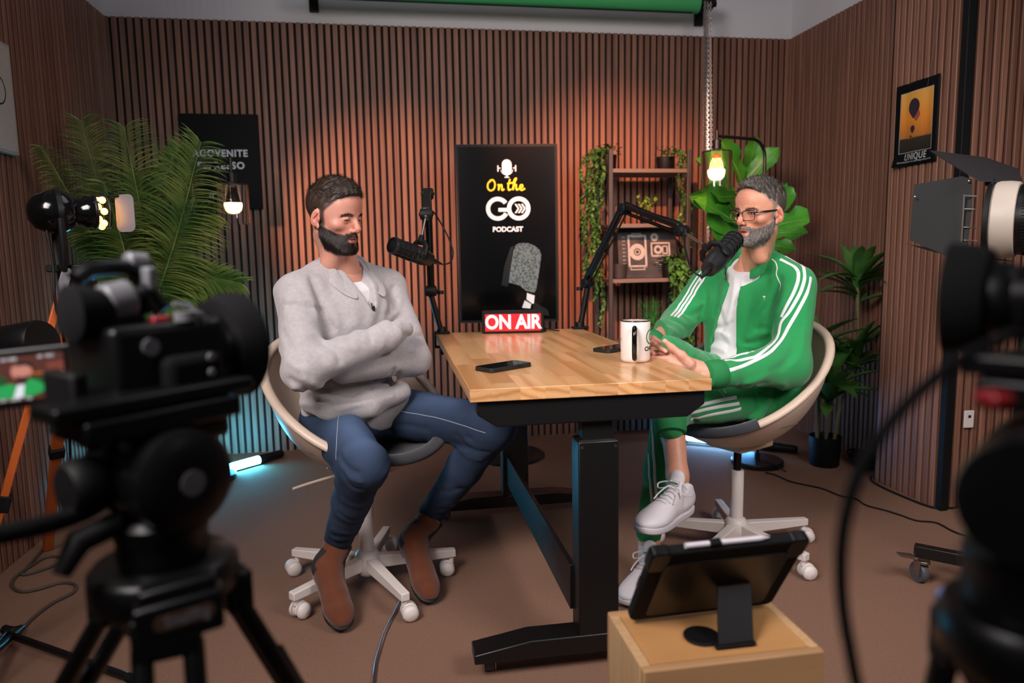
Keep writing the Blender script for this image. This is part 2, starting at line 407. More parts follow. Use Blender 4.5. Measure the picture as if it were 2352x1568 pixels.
# ---------------------------------------------------------------- mug
M_['mug'] = pm('white_glazed_ceramic', '#e6dbd4', .14, var=.015, coat=.4)
M_['green_print'] = pm('green_print', '#2f7a45', .4); M_['ink'] = pm('black_ink', '#15120f', .4)
mc = pt(1459, 829, Z=TZ); mr_, mh = .0455, .127
mg = thing('mug', 'white ceramic mug with black handle and black inside on the desk', 'mug', (mc.x, mc.y, TZ))
pf = [(mr_-.008, .0), (mr_-.003, .003), (mr_, .010), (mr_, mh-.002), (mr_-.0012, mh)]
obj('body', MB().lathe(pf, mc, n=64, caps=True), M_['mug'], mg, smooth=50)
obj('inner_glaze', MB().lathe([(mr_-.0004, mh-.0032), (mr_+.0003, mh-.0015), (mr_-.0005, mh+.0012), (mr_-.0035, mh+.001), (mr_-.0045, mh-.006), (mr_-.0045, mh-.02)], mc, n=64, caps=False), M_['blackg'], mg)
hd = V((OR.x-mc.x, OR.y-mc.y, 0)).normalized(); hd = Matrix.Rotation(R(-2), 3, 'Z') @ hd
hp = [mc+hd*(mr_-.002)+V((0, 0, .104)), mc+hd*(mr_+.018)+V((0, 0, .109)), mc+hd*(mr_+.032)+V((0, 0, .094)), mc+hd*(mr_+.036)+V((0, 0, .065)), mc+hd*(mr_+.031)+V((0, 0, .036)), mc+hd*(mr_+.018)+V((0, 0, .018)), mc+hd*(mr_-.002)+V((0, 0, .017))]
obj('handle', MB().tube(spline(hp, 6), .0075, 14, sx=1.0), M_['blackg'], mg, smooth=60)
def mugfr(a0):   # wrap flat artwork round the cylinder; a0 = centre angle
    def fr(u, v, w):
        a = a0+u/mr_; r = mr_+.0003+w
        return V((mc.x+r*math.cos(a), mc.y+r*math.sin(a), TZ+v))
    return fr
ha = math.atan2(hd.y, hd.x)
g = MB(); k = MB()
fr = mugfr(ha+R(76))
ring = lambda r0, r1, n=40: [(r0*math.cos(2*PI*i/n), r0*math.sin(2*PI*i/n)) for i in range(n)]
def annulus(mb, fr, cx, cy, r0, r1, n=40, a0=0, a1=2*PI, w=.0002):
    vv = []; ff = []
    for i in range(n+1):
        a = a0+(a1-a0)*i/n
        vv += [fr(cx+r0*math.cos(a), cy+r0*math.sin(a), w), fr(cx+r1*math.cos(a), cy+r1*math.sin(a), w)]
    for i in range(n): ff.append((2*i, 2*i+1, 2*i+3, 2*i+2))
    mb.add(vv, ff)
annulus(g, fr, 0, .078, .0195, .0235); annulus(g, fr, .004, .078, .009, .012)
add_text(k, 'CHOPS', .018, lambda u, v, w: fr(u, v+.042, w), depth=.0001, offset=.0006)
fl_ = mugfr(ha-R(84)); g2 = MB()
for i in range(2): annulus(g2, fl_, 0, .07, .008+.009*i, .0105+.009*i, 4)
k2 = MB(); add_text(k2, 'coffee', .010, lambda u, v, w: fl_(u, v+.036, w), depth=.0001); obj('small_lettering', k2, M_['ink'], mg)
g.v += []; obj('ring_logo', g, M_['green_print'], mg); obj('lettering', k, M_['ink'], mg)
obj('diamond_mark', g2, M_['green_print'], mg)

# ---------------------------------------------------------------- ON AIR light box
M_['on_red'] = pm('red_lit_panel', '#d3202c', .35, emit='#ff1a22', estr=.45, var=.03)
M_['on_white'] = pm('lit_letters', '#e9dcdc', .4, emit='#ffd8dc', estr=.22)
a_ = pt(1106, 757, Z=TZ); b_ = pt(1241, 759, Z=TZ); b_ = V((a_.x+.262, 2.965, TZ)); a_ = V((a_.x-.0, 3.035, TZ))
a_ = V((.372, 3.02, TZ)); ox = V((.262, -.035, 0)).normalized(); oy = V((-ox.y, ox.x, 0))
on = thing('on_air_sign', 'red lit ON AIR box in black housing at the far end of the desk', 'sign', a_+ox*.131)
S = lambda u, v, w=0: a_+ox*u+V((0, 0, v))+oy*w
obj('housing', MB().prism(rrect(.262, .094, .004, 3, .131, .048), 0.0, .055, lambda u, v, w: S(u, v+.0005, w)), M_['black'], on, bevel=.002)
pn = obj('red_panel', MB().prism(rrect(.236, .072, .002, 2, .131, .047), -.0025, .0, lambda u, v, w: S(u, v, w)), M_['on_red'], on)
tx = MB(); add_text(tx, 'ON AIR', .082, lambda u, v, w: S(.131+u*.86, .0465+v, -.0032-w), depth=.0003, offset=.0032, spacing=.98)
obj('lettering', tx, M_['on_white'], pn)
obj('rear_foot', MB().box(a_+ox*.25+oy*.06+V((0, 0, .006)), (.05, .03, .012)), M_['black'], on, bevel=.002)
obj('cord', MB().tube(spline([S(.25, .02, .055), S(.30, .006, .06), S(.33, .004, .03)], 6), .0025, 6), M_['black'], on)

# ---------------------------------------------------------------- chairs
def make_chair(label, loc, face_deg, star_deg):
    """scoop-shell swivel chair; local +y is the way it faces"""
    t = thing('swivel_chair', label, 'chair', (loc[0], loc[1], 0), R(face_deg-90), 'scoop swivel chairs')
    ctr = V((0, -.02, .685)); ex = V((1, 0, 0)); ey = V((0, .84, -.54)).normalized(); en = V((0, -.54, -.84)).normalized()
    a, b, D = .305, .335, .245
    def surf(rho, ph, off=0):
        k = D*(1-rho**2.4)**.78 if rho < 1 else 0
        wob = 1+.03*math.cos(2*ph)
        p = ctr+ex*((a-off)*rho*math.sin(ph)*wob)+ey*((b-off)*rho*math.cos(ph))+en*(k-off*(1 if rho < .98 else 0))
        return p
    def bowl(r0, r1, off, phs, nr=14, sub=None):
        mb = MB(); vv = []; ff = []; n = len(phs)
        for i in range(nr+1):
            rho = r0+(r1-r0)*i/nr
            for ph in phs: vv.append(surf(rho, ph, off))
        full = abs((phs[-1]-phs[0])) > 6
        for i in range(nr):
            for j in range(n if full else n-1): ff.append((i*n+j, i*n+(j+1) % n, (i+1)*n+(j+1) % n, (i+1)*n+j))
        mb.add(vv, ff); return mb
    N = 56; phs = [2*PI*i/N for i in range(N)]
    s = bowl(.02, 1.0, 0, phs, 18)
    s.v; s.f.append(tuple(range(N-1, -1, -1)))
    s.m.append(0)
    sh = obj('seat_shell', s, M_['beige'], t, local=True, solid=.011, smooth=60)
    rim = MB().tube([surf(1, ph) for ph in phs], .0125, 10, closed=True, up=(0, .54, .84), sx=1.35)
    obj('shell_rim', rim, M_['beige'], t, local=True, smooth=70)
    obj('pad_front_roll', MB().tube([surf(1, R(a_))+V((0, 0, .004)) for a_ in range(-46, 47, 4)], .0165, 12, up=(0, .54, .84), sx=1.35), M_['greyfab'], t, local=True, smooth=70)
    # padded seat cover: lower front portion of the bowl
    pv = MB(); vv = []; ff = []; nr = 14; n = 40
    for i in range(nr+1):
        for j in range(n):
            ph = 2*PI*j/n; rr = .97*i/nr
            x = .235*rr*math.sin(ph); y = .215*rr*math.cos(ph)+.03
            # drop on to the bowl surface
            lim = .995
            u_, v_ = x/a, 0
            # solve along ey for given world y
            lo, hi = -1, 1
            for _ in range(22):
                mid = (lo+hi)/2; rho = min(.999, math.hypot(u_, mid)); k = D*(1-rho**2.4)**.78
                yy = ctr.y+ey.y*b*mid+en.y*k
                if yy < y: lo = mid
                else: hi = mid
            mid = (lo+hi)/2; rho = min(.999, math.hypot(u_, mid)); k = D*(1-rho**2.4)**.78
            p = ctr+ex*(a*u_)+ey*(b*mid)+en*k
            lift = .028*(1-rr**4)+.008
            vv.append(V((x, y, p.z+lift)))
    for i in range(nr):
        for j in range(n): ff.append((i*n+j, i*n+(j+1) % n, (i+1)*n+(j+1) % n, (i+1)*n+j))
    pv.add(vv, ff)
    obj('seat_pad', pv, M_['greyfab'], t, local=True, solid=.006, smooth=60)
    obj('seat_mechanism', MB().box((0, -.02, .425), (.15, .19, .04)).cyl((0, 0, .445), (0, 0, .395), .045), M_['beige'], t, local=True, bevel=.008)
    obj('height_lever', MB().tube([(0.05, -.01, .42), (.20, -.03, .41), (.25, -.035, .405)], .005, 8), M_['beige'], t, local=True)
    obj('gas_lift', MB().cyl((0, 0, .30), (0, 0, .42), .0145), M_['blackg'], t, local=True)
    obj('post_sleeve', MB().lathe([(.0245, .13), (.0245, .315), (.022, .318)], n=28), M_['white'], t, local=True)
    hb = MB().lathe([(.030, .045), (.044, .06), (.046, .095), (.043, .115), (.034, .128), (.026, .133)], n=32)
    obj('hub', hb, M_['white'], t, local=True)
    st = star_deg-(face_deg-90)
    for i in range(5):
        A = Matrix.Rotation(R(st+72*i), 4, 'Z'); m = MB(); m.T = A
        pr = [(.035, .066, .112, .0185), (.31, .068, .095, .0145)]
        vv = []
        for x, z0, z1, hw in pr: vv += [(x, -hw, z0), (x, hw, z0), (x, hw, z1), (x, -hw, z1)]
        m.add(vv, [(3, 2, 1, 0), (4, 5, 6, 7), (0, 1, 5, 4), (1, 2, 6, 5), (2, 3, 7, 6), (3, 0, 4, 7)])
        lg = obj('leg', m, M_['white'], t, local=True, bevel=.004, seg=3)
        # twin-wheel caster with hood
        random.seed(i*7+int(face_deg)); sw = Matrix.Translation((.295, 0, 0)) @ Matrix.Rotation(R(random.uniform(0, 360)), 4, 'Z')
        c = MB(); c.T = A @ sw
        c.cyl((0, 0, .068), (0, 0, .045), .009, n=12)
        hoodp = [(.026*math.cos(q), .028+.029*math.sin(q)) for q in [R(v) for v in range(-20, 201, 20)]]
        c.prism(hoodp, -.010, .010, lambda u, v, w: V((u-.016, w, v)))
        cs = obj('caster', c, M_['white'], t, local=True, bevel=.003)
        wl_ = MB(); wl_.T = A @ sw
        for sy in (-1, 1): wl_.lathe([(.0, sy*.013), (.0255, sy*.013), (.0265, sy*.018), (.0255, sy*.024), (.017, sy*.031), (.0, sy*.033)], (-.016, 0, .0268), (0, 1, 0), 24)
        wl_.cyl((-.016, -.013, .0268), (-.016, .013, .0268), .017)
        obj('caster_wheel', wl_, M_['white'], cs, local=True, smooth=50)
    return t
LCH = (-.117, 2.455); RCH = (1.264, 2.476)
make_chair('beige scoop swivel chair under the man in the grey sweater', LCH, -52, 6)
make_chair('beige scoop swivel chair under the man in the green tracksuit', RCH, 205, 5)
# ---------------------------------------------------------------- screen on a stand
M_['tvscreen'] = pm('screen_glass', '#050607', .16, coat=.4, var=.02)
M_['tvwhite'] = pm('lit_white_graphic', '#d8dcdc', .4, emit='#dfe8ea', estr=.3)
M_['tvyellow'] = pm('lit_yellow_lettering', '#f2c51d', .4, emit='#ffc412', estr=.6)
M_['tvgrey'] = pm('dark_grey_graphic', '#16191a', .3, emit='#141718', estr=.5)
def mesh_mic_mat():
    m, nt, b = new_mat('microphone_picture'); L = nt.links.new
    tc = nd(nt, 'ShaderNodeTexCoord'); mp = nd(nt, 'ShaderNodeMapping'); mp.inputs['Rotation'].default_value = (0, R(45+12), 0); L(tc.outputs['Object'], mp.inputs[0])
    ck = nd(nt, 'ShaderNodeTexVoronoi', i_Scale=95.0); mp.inputs['Scale'].default_value = (1, .0, 1); L(mp.outputs[0], ck.inputs['Vector'])
    rp = nd(nt, 'ShaderNodeValToRGB'); rp.color_ramp.elements[0].position = .2; rp.color_ramp.elements[1].position = .62
    rp.color_ramp.elements[0].color = srgb('#5d5f5d'); rp.color_ramp.elements[1].color = srgb('#c9cdc6'); L(ck.outputs['Distance'], rp.inputs[0])
    b.inputs['Base Color'].default_value = (.02, .02, .02, 1); b.inputs['Roughness'].default_value = .2
    L(rp.outputs[0], b.inputs['Emission Color']); b.inputs['Emission Strength'].default_value = .34
    return m
M_['tvmic'] = mesh_mic_mat()
tl, tr_ = pt(1045, 331, Y=3.86), pt(1275, 333, Y=3.86); TVW = (tr_.x-tl.x)*1.0; TVT = tl.z; TVB = pt(1062, 742, Y=3.86).z
tva = R(-6); tx_ = V((math.cos(tva), math.sin(tva), 0)); tn = V((tx_.y, -tx_.x, 0))      # tn faces the camera
tc0 = V(((tl.x+tr_.x)/2+.004, 3.86, (TVT+TVB)/2)); TVH = TVT-TVB
tv = thing('display_screen', 'upright black screen showing a podcast title, behind the desk', 'screen', (tc0.x, tc0.y+.06, 0))
SF = lambda u, v, w=0: tc0+tx_*u+V((0, 0, v))+tn*w
fb = MB().prism(rrect(TVW, TVH, .006, 3), -.045, .0, SF); obj('bezel', fb, M_['black'], tv, bevel=.002)
edge = MB()
for a, b_ in (((-TVW/2, -TVH/2), (-TVW/2, TVH/2)), ((TVW/2, -TVH/2), (TVW/2, TVH/2)), ((-TVW/2, TVH/2), (TVW/2, TVH/2)), ((-TVW/2, -TVH/2), (TVW/2, -TVH/2))):
    edge.tube([SF(*a, -.004), SF(*b_, -.004)], .0035, 6)
obj('frame_edge', edge, pm('grey_metal_edge', '#55504e', .35, metal=.6), tv)
scn = obj('screen', MB().prism(rrect(TVW-.022, TVH-.022, .002, 2), -.001, .0012, SF), M_['tvscreen'], tv)
g = MB(); W2 = lambda u, v, w=0: SF(u, v, .0016+w)
def blob(mb, pts, fr, w=.0001): mb.add([fr(u, v, w) for u, v in pts], [tuple(range(len(pts)))])
my = TVH*.375
def cap(cx, cy, w_, h_): return rrect(w_, h_, w_/2-.0001, 8, cx, cy)
k = MB(); blob(k, cap(0, my, .052, .082), W2); annulus(k, W2, 0, my-.008, .031, .034, 24, PI*1.05, PI*1.95)
for s_ in (-1, 1): blob(k, rrect(.007, .034, .003, 3, s_*.047, my-.006), W2); blob(k, rrect(.014, .006, .002, 2, s_*.04, my-.004), W2)
blob(k, rrect(.008, .014, .002, 2, 0, my-.046), W2); blob(k, rrect(.026, .006, .002, 2, 0, my-.052), W2)
obj('microphone_icon', k, M_['tvwhite'], scn)
ty = MB(); ts = TVH/.95
def script_word(mb, strokes, fr, wd):
    for st in strokes:
        p = spline([V((x, y, 0)) for x, y in st], 8)
        mb.tube([fr(q.x, q.y, 0) for q in p], wd, 8, sx=1)
# brush-script "On the"
sx0, sy0 = -.118, TVH*.245
def sw(pts, dx): return [((x*.9+dx)*.9+sx0+.012, y*.9+sy0) for x, y in pts]
strk = [sw([(.030, .062), (.008, .045), (.004, .018), (.020, .002), (.043, .010), (.052, .038), (.040, .062), (.022, .060), (.020, .050)], 0),
        sw([(.0, .030), (.008, .034), (.006, .004), (.014, .028), (.026, .034), (.028, .016), (.030, .003), (.044, .010)], .062),
        sw([(.0, .040), (.044, .047)], .118), sw([(.020, .068), (.008, .030), (.010, .004), (.026, .008)], .118),
        sw([(.0, .004), (.016, .045), (.028, .070), (.014, .060), (.006, .006), (.012, .028), (.026, .034), (.026, .010), (.034, .004), (.044, .012)], .148),
        sw([(.0, .014), (.018, .020), (.018, .032), (.006, .030), (.002, .012), (.014, .002), (.036, .012)], .192)]
m_ = MB(); script_word(m_, strk, lambda u, v, w: W2(u, v, w-.002), .0052)
obj('yellow_lettering', m_, M_['tvyellow'], scn)
gy = TVH*.145; k = MB(); ro, ri = .063, .040
annulus(k, W2, -.052, gy, ri, ro, 40, R(35), R(330)); annulus(k, W2, .060, gy, ri, ro, 48)
blob(k, rrect(.058, .020, .003, 2, -.020, gy-.006), W2, .0003)
for i in range(3):
    dx = .038+i*.017
    for s_ in (-1, 1): blob(k, [(dx, gy+s_*.024), (dx+.010, gy+s_*.024), (dx+.026, gy), (dx+.016, gy)][::s_], W2, .0003)
obj('go_logo', k, M_['tvwhite'], scn)
k = MB(); add_text(k, 'PODCAST', .036, lambda u, v, w: W2(u, v+TVH*.028, w), depth=.0002, offset=.0016, spacing=1.0)
obj('podcast_lettering', k, M_['tvwhite'], scn)
# the microphone picture on the lower right of the screen
mic = [(.085, -.055), (.060, -.058), (.042, -.068), (.030, -.10), (.012, -.20), (.0, -.285), (.058, -.302), (.098, -.335), (.142, -.348), (.155, -.33), (.168, -.25), (.182, -.16), (.186, -.125), (.175, -.095), (.145, -.070), (.115, -.058)]
mic = [(x*.96-.0, y*.92*1.0+.005) for x, y in mic]
k = MB(); blob(k, [(x, y) for x, y in mic][::-1], W2); obj('microphone_picture', k, M_['tvmic'], scn)
k = MB(); blob(k, [(.098, -.315), (.140, -.33), (.135, -.372), (.128, -.375), (.095, -.35)][::-1], W2, .0002); blob(k, [(.085, -.355), (.12, -.375), (.115, -.40), (.07, -.395)][::-1], W2, .0002)
obj('microphone_stem', k, M_['tvwhite'], scn)
k = MB(); blob(k, [(.03, -.06), (.012, -.07), (-.02, -.16), (-.04, -.27), (-.005, -.28), (.02, -.12)], W2); obj('shadowed_part', k, M_['tvgrey'], scn)
k = MB(); blob(k, [(.14, -.365), (.21, -.41), (.22, -.44), (.12, -.43)], W2)
obj('shadowed_mount', k, M_['tvgrey'], scn)
obj('stand_pole', MB().cyl((tc0.x, tc0.y+.075, .03), (tc0.x, tc0.y+.075, 1.5), .022).box((tc0.x, tc0.y+.06, 1.2), (.2, .02, .25)), M_['blackm'], tv)
obj('stand_base', MB().lathe([(.2, 0), (.2, .012), (.19, .02), (.03, .026)], (tc0.x, tc0.y+.075, 0), n=40), M_['blackm'], tv)

# ---------------------------------------------------------------- microphones on boom arms
M_['mic'] = pm('charcoal_mic_body', '#17181a', .42, var=.1, scale=200)
M_['foam'] = pm('black_foam', '#0c0d10', .95, var=.4, scale=900, bump=.5, bscale=1200)
def microphone(label, front, back, up=(0, 0, 1)):
    """broadcast dynamic mic: slotted cage around foam, yoke, rear body"""
    f_, b_ = V(front), V(back); ax = (b_-f_).normalized(); Ln = (b_-f_).length
    up = V(up); y = (up-ax*up.dot(ax)).normalized(); x = ax.cross(y)
    t = thing('microphone', label, 'microphone', (f_+b_)/2, group='podcast microphones'); r = .030
    obj('foam_core', MB().lathe([(.0, .0), (.022, .001), (.0275, .006), (.0282, Ln*.55)], f_, ax, 28, caps=False), M_['foam'], t)
    cg = MB()
    cg.lathe([(.021, -.001), (.0285, .001), (.0308, .008), (.0308, .013), (.0288, .013)], f_, ax, 32, caps=False)
    for k_ in range(1, 4):
        z = .013+.0235*k_
        cg.lathe([(.0284, z-.002), (.031, z-.002), (.031, z+.002), (.0284, z+.002)], f_, ax, 32, caps=False)
    for j in range(7):
        a = 2*PI*j/7; d = x*math.cos(a)+y*math.sin(a)
        cg.tube([f_+d*.0292+ax*.008, f_+d*.0300+ax*(Ln*.6)], .0026, 6)
    cage = obj('grille_cage', cg, M_['mic'], t)
    obj('body', MB().lathe([(.0305, Ln*.55), (.0315, Ln*.56), (.0315, Ln*.78), (.030, Ln*.84), (.0265, Ln*.93), (.024, Ln), (.010, Ln*1.005)], f_, ax, 36), M_['mic'], t)
    c = f_+ax*(Ln*.66)
    yk = MB()
    for s_ in (-1, 1): yk.lathe([(.018, s_*.031), (.018, s_*.040), (.014, s_*.043), (.004, s_*.0435)], c, x, 24)
    yk.tube([c+x*.037, c+x*.039+y*.030, c+x*.022+y*.046, c-x*.022+y*.046, c-x*.039+y*.030, c-x*.037], .006, 8, sx=1.6, up=ax)
    obj('yoke', yk, M_['black'], t)
    return t, c+y*.046, b_, ax, x, y
def boom(label, base, pole_top, elbow, wrist, mtop, side):
    """desk-clamped two-section boom"""
    t = thing('boom_arm', label, 'microphone arm', base, group='desk-clamped boom arms'); base, pole_top, elbow, wrist, mtop = map(V, (base, pole_top, elbow, wrist, mtop))
    obj('desk_clamp', MB().box(base+V((0, 0, .006)), (.07, .05, .008)).box(base+V((0, 0, -.055)), (.06, .04, .008)).box(base+V((side*.028, 0, -.025)), (.008, .05, .065)).cyl(base+V((0, 0, -.09)), base+V((0, 0, -.05)), .007), M_['black'], t, bevel=.002)
    obj('post', MB().cyl(base, pole_top-V((0, 0, .02)), .0125).cyl(base, base+V((0, 0, .03)), .02).cyl(base+V((0, 0, .17)), base+V((0, 0, .185)), .0145), M_['blackm'], t)
    def joint(p, q, r_, nm):
        ax = V(q).normalized(); m = MB(); 
        m.lathe([(r_*.55, -.024), (r_*.9, -.022), (r_, -.017), (r_, .017), (r_*.9, .022), (r_*.55, .024)], p, ax, 28); m.lathe([(.006, -.027), (.006, .027)], p, ax, 12)
        return obj(nm, m, M_['black'], t)
    dv = (elbow-pole_top).cross(V((0, 0, 1))).normalized()
    joint(pole_top, dv, .022, 'joint'); joint(elbow, dv, .023, 'joint'); joint(wrist, dv, .021, 'joint')
    def arm(a, b_):
        d = (b_-a).normalized(); n_ = dv.cross(d).normalized()
        if n_.z < 0: n_ = -n_
        L_ = (b_-a).length; m = MB(); M3 = Matrix((d, dv, n_)).transposed()
        m.box((a+b_)/2+n_*.013, (L_*.93, .030, .020), M3)
        ar = obj('upper_arm' if a == pole_top else 'fore_arm', m, M_['blackm'], t, bevel=.004)
        m = MB()
        for s_ in (-1, 1): m.tube([a+d*.02-n_*.012+dv*.009*s_, b_-d*.02-n_*.012+dv*.009*s_], .0042, 8)
        obj('parallel_rod', m, M_['blackg'], t)
    arm(pole_top, elbow); arm(elbow, wrist)
    d2 = (mtop-wrist).normalized()
    obj('wrist_link', MB().cyl(wrist, wrist+d2*.02, .012).cyl(wrist, mtop, .0045), M_['steel'], t)
    obj('mic_socket', MB().cyl(mtop-d2*.028, mtop+d2*.004, .0105), M_['black'], t)
    return t
ptR0 = pt(1348, 752, Z=TZ); baseR = V((TX1-.03, TY1-.03, TZ))
baseR = V((TX1-.012, TY1-.02, TZ))
r_f, r_b = pt(1688, 548, Y=2.16), pt(1628, 618, Y=2.02)
mt, mtop, mb_, ax_, xx, yy = microphone('black studio microphone at the mouth of the man in green', r_f, r_b, up=(-.75, .15, .62))
jR1, jR2, jR3 = pt(1349, 650, Y=3.05), pt(1434, 480, Y=2.82), pt(1566, 530, Y=2.45)
boom('black boom arm bent over the right side of the desk', baseR, jR1, jR2, jR3, mtop, 1)
def xlr(label, back, ax, path):
    t = thing('microphone_cable', label, 'cable', back)
    obj('plug', MB().lathe([(.0095, -.004), (.0095, .03), (.007, .036), (.005, .05), (.0035, .058)], back, ax, 20), M_['blackm'], t)
    obj('lead', MB().tube(spline([V(back)+ax*.05]+path, 8), .0029, 8), M_['black'], t)
xlr('black cable looping from the right microphone up to its arm', mb_, ax_, [pt(1598, 628, Y=1.99), pt(1585, 610, Y=2.03), pt(1575, 575, Y=2.12), pt(1570, 545, Y=2.25), pt(1563, 512, Y=2.42), pt(1500, 490, Y=2.62), pt(1434, 462, Y=2.82)])
l_f, l_b = pt(900, 562, Y=2.55), pt(988, 596, Y=2.66)
mt, mtop, mb_, ax_, xx, yy = microphone('black studio microphone hanging in front of the man in the grey sweater', l_f, l_b, up=(0.1, 0, 1))
baseL = V((TX0+.02, TY1-.03, TZ))
jL1 = pt(990, 668, Y=3.02); jL2 = pt(982, 445, Y=2.98); jL3 = pt(979, 492, Y=2.72)
boom('black boom arm rising behind the left microphone', baseL, jL1, jL2, jL3, mtop, -1)
xlr('black cable looping behind the left microphone', mb_, ax_, [pt(1020, 607, Y=2.69), pt(1036, 600, Y=2.7), pt(1040, 575, Y=2.72), pt(1025, 535, Y=2.75), pt(1002, 495, Y=2.8), pt(990, 480, Y=2.85), pt(984, 455, Y=2.96)])

# ---------------------------------------------------------------- shelf unit
M_['shelfwood'] = pm('weathered_shelf_board', '#6e5f57', .6, var=.18, scale=14, stretch=(1, 8, 8))
M_['shelfmetal'] = pm('dark_shelf_frame', '#3a3536', .45, var=.1)
SX0, SX1, SY0, SY1 = 1.237, 1.70, 3.99, 4.27
sh = thing('shelf_unit', 'open metal shelf unit with greenery against the back wall', 'shelf', ((SX0+SX1)/2, (SY0+SY1)/2, 0))
for x in (SX0, SX1):
    for y in (SY0, SY1):
        obj('post', MB().box((x, y, .855), (.022, .022, 1.71)), M_['shelfmetal'], sh, bevel=.002)
SHZ = [1.605, 1.298, .985, .60, .2]
for z in SHZ: obj('shelf_board', MB().box(((SX0+SX1)/2, (SY0+SY1)/2, z-.011), (SX1-SX0-.02, SY1-SY0, .022)), M_['shelfwood'], sh, bevel=.002)
for z in SHZ:
    m = MB().box((SX0, (SY0+SY1)/2, z-.011), (.014, SY1-SY0, .014)).box((SX1, (SY0+SY1)/2, z-.011), (.014, SY1-SY0, .014)); obj('side_rail', m, M_['shelfmetal'], sh)
for z0, z1 in ((1.605, 1.298), (1.298, .985)):
    m = MB()
    for x in (SX0, SX1): m.cyl((x, SY0, z0), (x, SY1, z1), .003, n=6).cyl((x, SY1, z0), (x, SY0, z1), .003, n=6)
    obj('cross_wire', m, M_['shelfmetal'], sh)

# ---------------------------------------------------------------- foliage helpers
def leafmat(name, a, b_, rough=.45, tr=.0):
    m, nt, b = new_mat(name); L = nt.links.new
    tc = nd(nt, 'ShaderNodeTexCoord'); nz = nd(nt, 'ShaderNodeTexNoise', i_Scale=7.0, i_Detail=3.0); L(tc.outputs['Object'], nz.inputs['Vector'])
    mr = nd(nt, 'ShaderNodeMapRange'); mr.inputs[1].default_value = .35; mr.inputs[2].default_value = .65; L(nz.outputs[0], mr.inputs[0])
    mx = nd(nt, 'ShaderNodeMix', data_type='RGBA'); mx.inputs[6].default_value = srgb(a); mx.inputs[7].default_value = srgb(b_); L(mr.outputs[0], mx.inputs[0])
    L(mx.outputs[2], b.inputs['Base Color']); b.inputs['Roughness'].default_value = rough
    return m
M_['leaf_small'] = leafmat('ivy_leaf', '#2c5a26', '#4d7f35'); M_['leaf_fiddle'] = leafmat('broad_leaf', '#2f7a1f', '#4f9a2c', .38)
M_['leaf_drac'] = leafmat('sword_leaf', '#34602a', '#4f7a35', .4); M_['leaf_palm'] = leafmat('palm_leaf', '#4d7434', '#86964a', .5)
M_['leaf_bright'] = leafmat('lime_leaf', '#6f9a2a', '#93b53c'); M_['stem'] = pm('brown_stem', '#6b6240', .7, var=.2, scale=60, bump=.3)
M_['grass'] = leafmat('fine_leaf', '#226b2c', '#3a8f3e')
def leaf(mb, p, d, n, Ln, W, droop=.3, fold=.15, seg=5, shape=.45, wave=0):
    """pointed leaf blade: p base, d direction, n surface normal"""
    p, d, n = V(p), V(d).normalized(), V(n); n = (n-d*n.dot(d)).normalized(); s = d.cross(n)
    vv = []; ff = []; pos = V(p); dd = V(d); nn = V(n)
    for i in range(seg+1):
        t = i/seg
        wv_ = W*.5*(math.sin(PI*t**shape if shape < 1 else PI*t)**.8 if 0 < t < 1 else (.12 if t == 0 else .0))
        a = math.sin(t*7+p.x*40)*wave
        vv += [pos-s*wv_+nn*(fold*wv_+a), V(pos), pos+s*wv_+nn*(fold*wv_-a)]
        ax_ = s; q = Matrix.Rotation(-droop/seg, 3, ax_); dd = q @ dd; nn = q @ nn
        pos = pos+dd*(Ln/seg)
    for i in range(seg):
        a = i*3; ff += [(a, a+1, a+4, a+3), (a+1, a+2, a+5, a+4)]
    mb.add(vv, ff)
def pot(parent_name, label, cat, c, r, h, mat='black', top=1.18, build=True):
    t = thing(parent_name, label, cat, c); c = V(c)
    obj('pot', MB().lathe([(r*.86, 0), (r*.9, .004), (r, h-.004), (r*1.0, h), (r*.9, h), (r*.88, h-.02), (.001, h-.02)], c, n=36), M_[mat], t, smooth=50)
    return t
def vine_plant(label, c, r, h, strands, mat, seed, leafsz=.022, bushy=60, group=None):
    rg = random.Random(seed); t = pot('potted_ivy', label, 'plant', c, r, h); c = V(c)
    if group: t['group'] = group
    m = MB(); st = MB()
    for i in range(bushy):
        a = rg.uniform(0, 2*PI); rr = rg.uniform(0, r*1.3); p = c+V((rr*math.cos(a), rr*math.sin(a), h+rg.uniform(0, .06)))
        leaf(m, p, (math.cos(a), math.sin(a), rg.uniform(-.3, .9)), (0, 0, 1), leafsz*rg.uniform(.8, 1.4), leafsz*.8, rg.uniform(.2, 1), seg=3, shape=.6)
    for (dx, dy, ln) in strands:
        pts = [c+V((0, 0, h)), c+V((dx*.6, dy*.6, h+.035)), c+V((dx, dy, h-.02))]
        k_ = max(3, int(ln/.07))
        for j in range(1, k_+1): pts.append(c+V((dx*(1+.12*j/k_)+rg.uniform(-.018, .018), dy+rg.uniform(-.014, .014), h-.02-ln*j/k_)))
        sp_ = spline(pts, 6); st.tube(sp_, .0014, 5)
        for q in sp_[4:]:
            for _ in range(3):
                a = rg.uniform(0, 2*PI)
                leaf(m, q, (math.cos(a), math.sin(a), rg.uniform(-1.1, .2)), (math.cos(a)*.4, math.sin(a)*.4, 1), leafsz*rg.uniform(.7, 1.25), leafsz*.75, rg.uniform(.2, .8), seg=3, shape=.6)
    obj('foliage', m, M_[mat], t, smooth=60); 
    if strands: obj('vines', st, M_['stem'], t)
    return t
vine_plant('trailing ivy in black pot on the top left corner of the shelf unit', (SX0+.01, SY0+.10, SHZ[0]), .055, .085, [(-.10, -.05, .62), (-.06, -.10, .95), (-.13, .02, .48), (-.09, -.08, .75), (-.05, .06, .80), (-.12, -.02, .66), (-.07, -.04, .55)], 'leaf_small', 3, .026, 70)
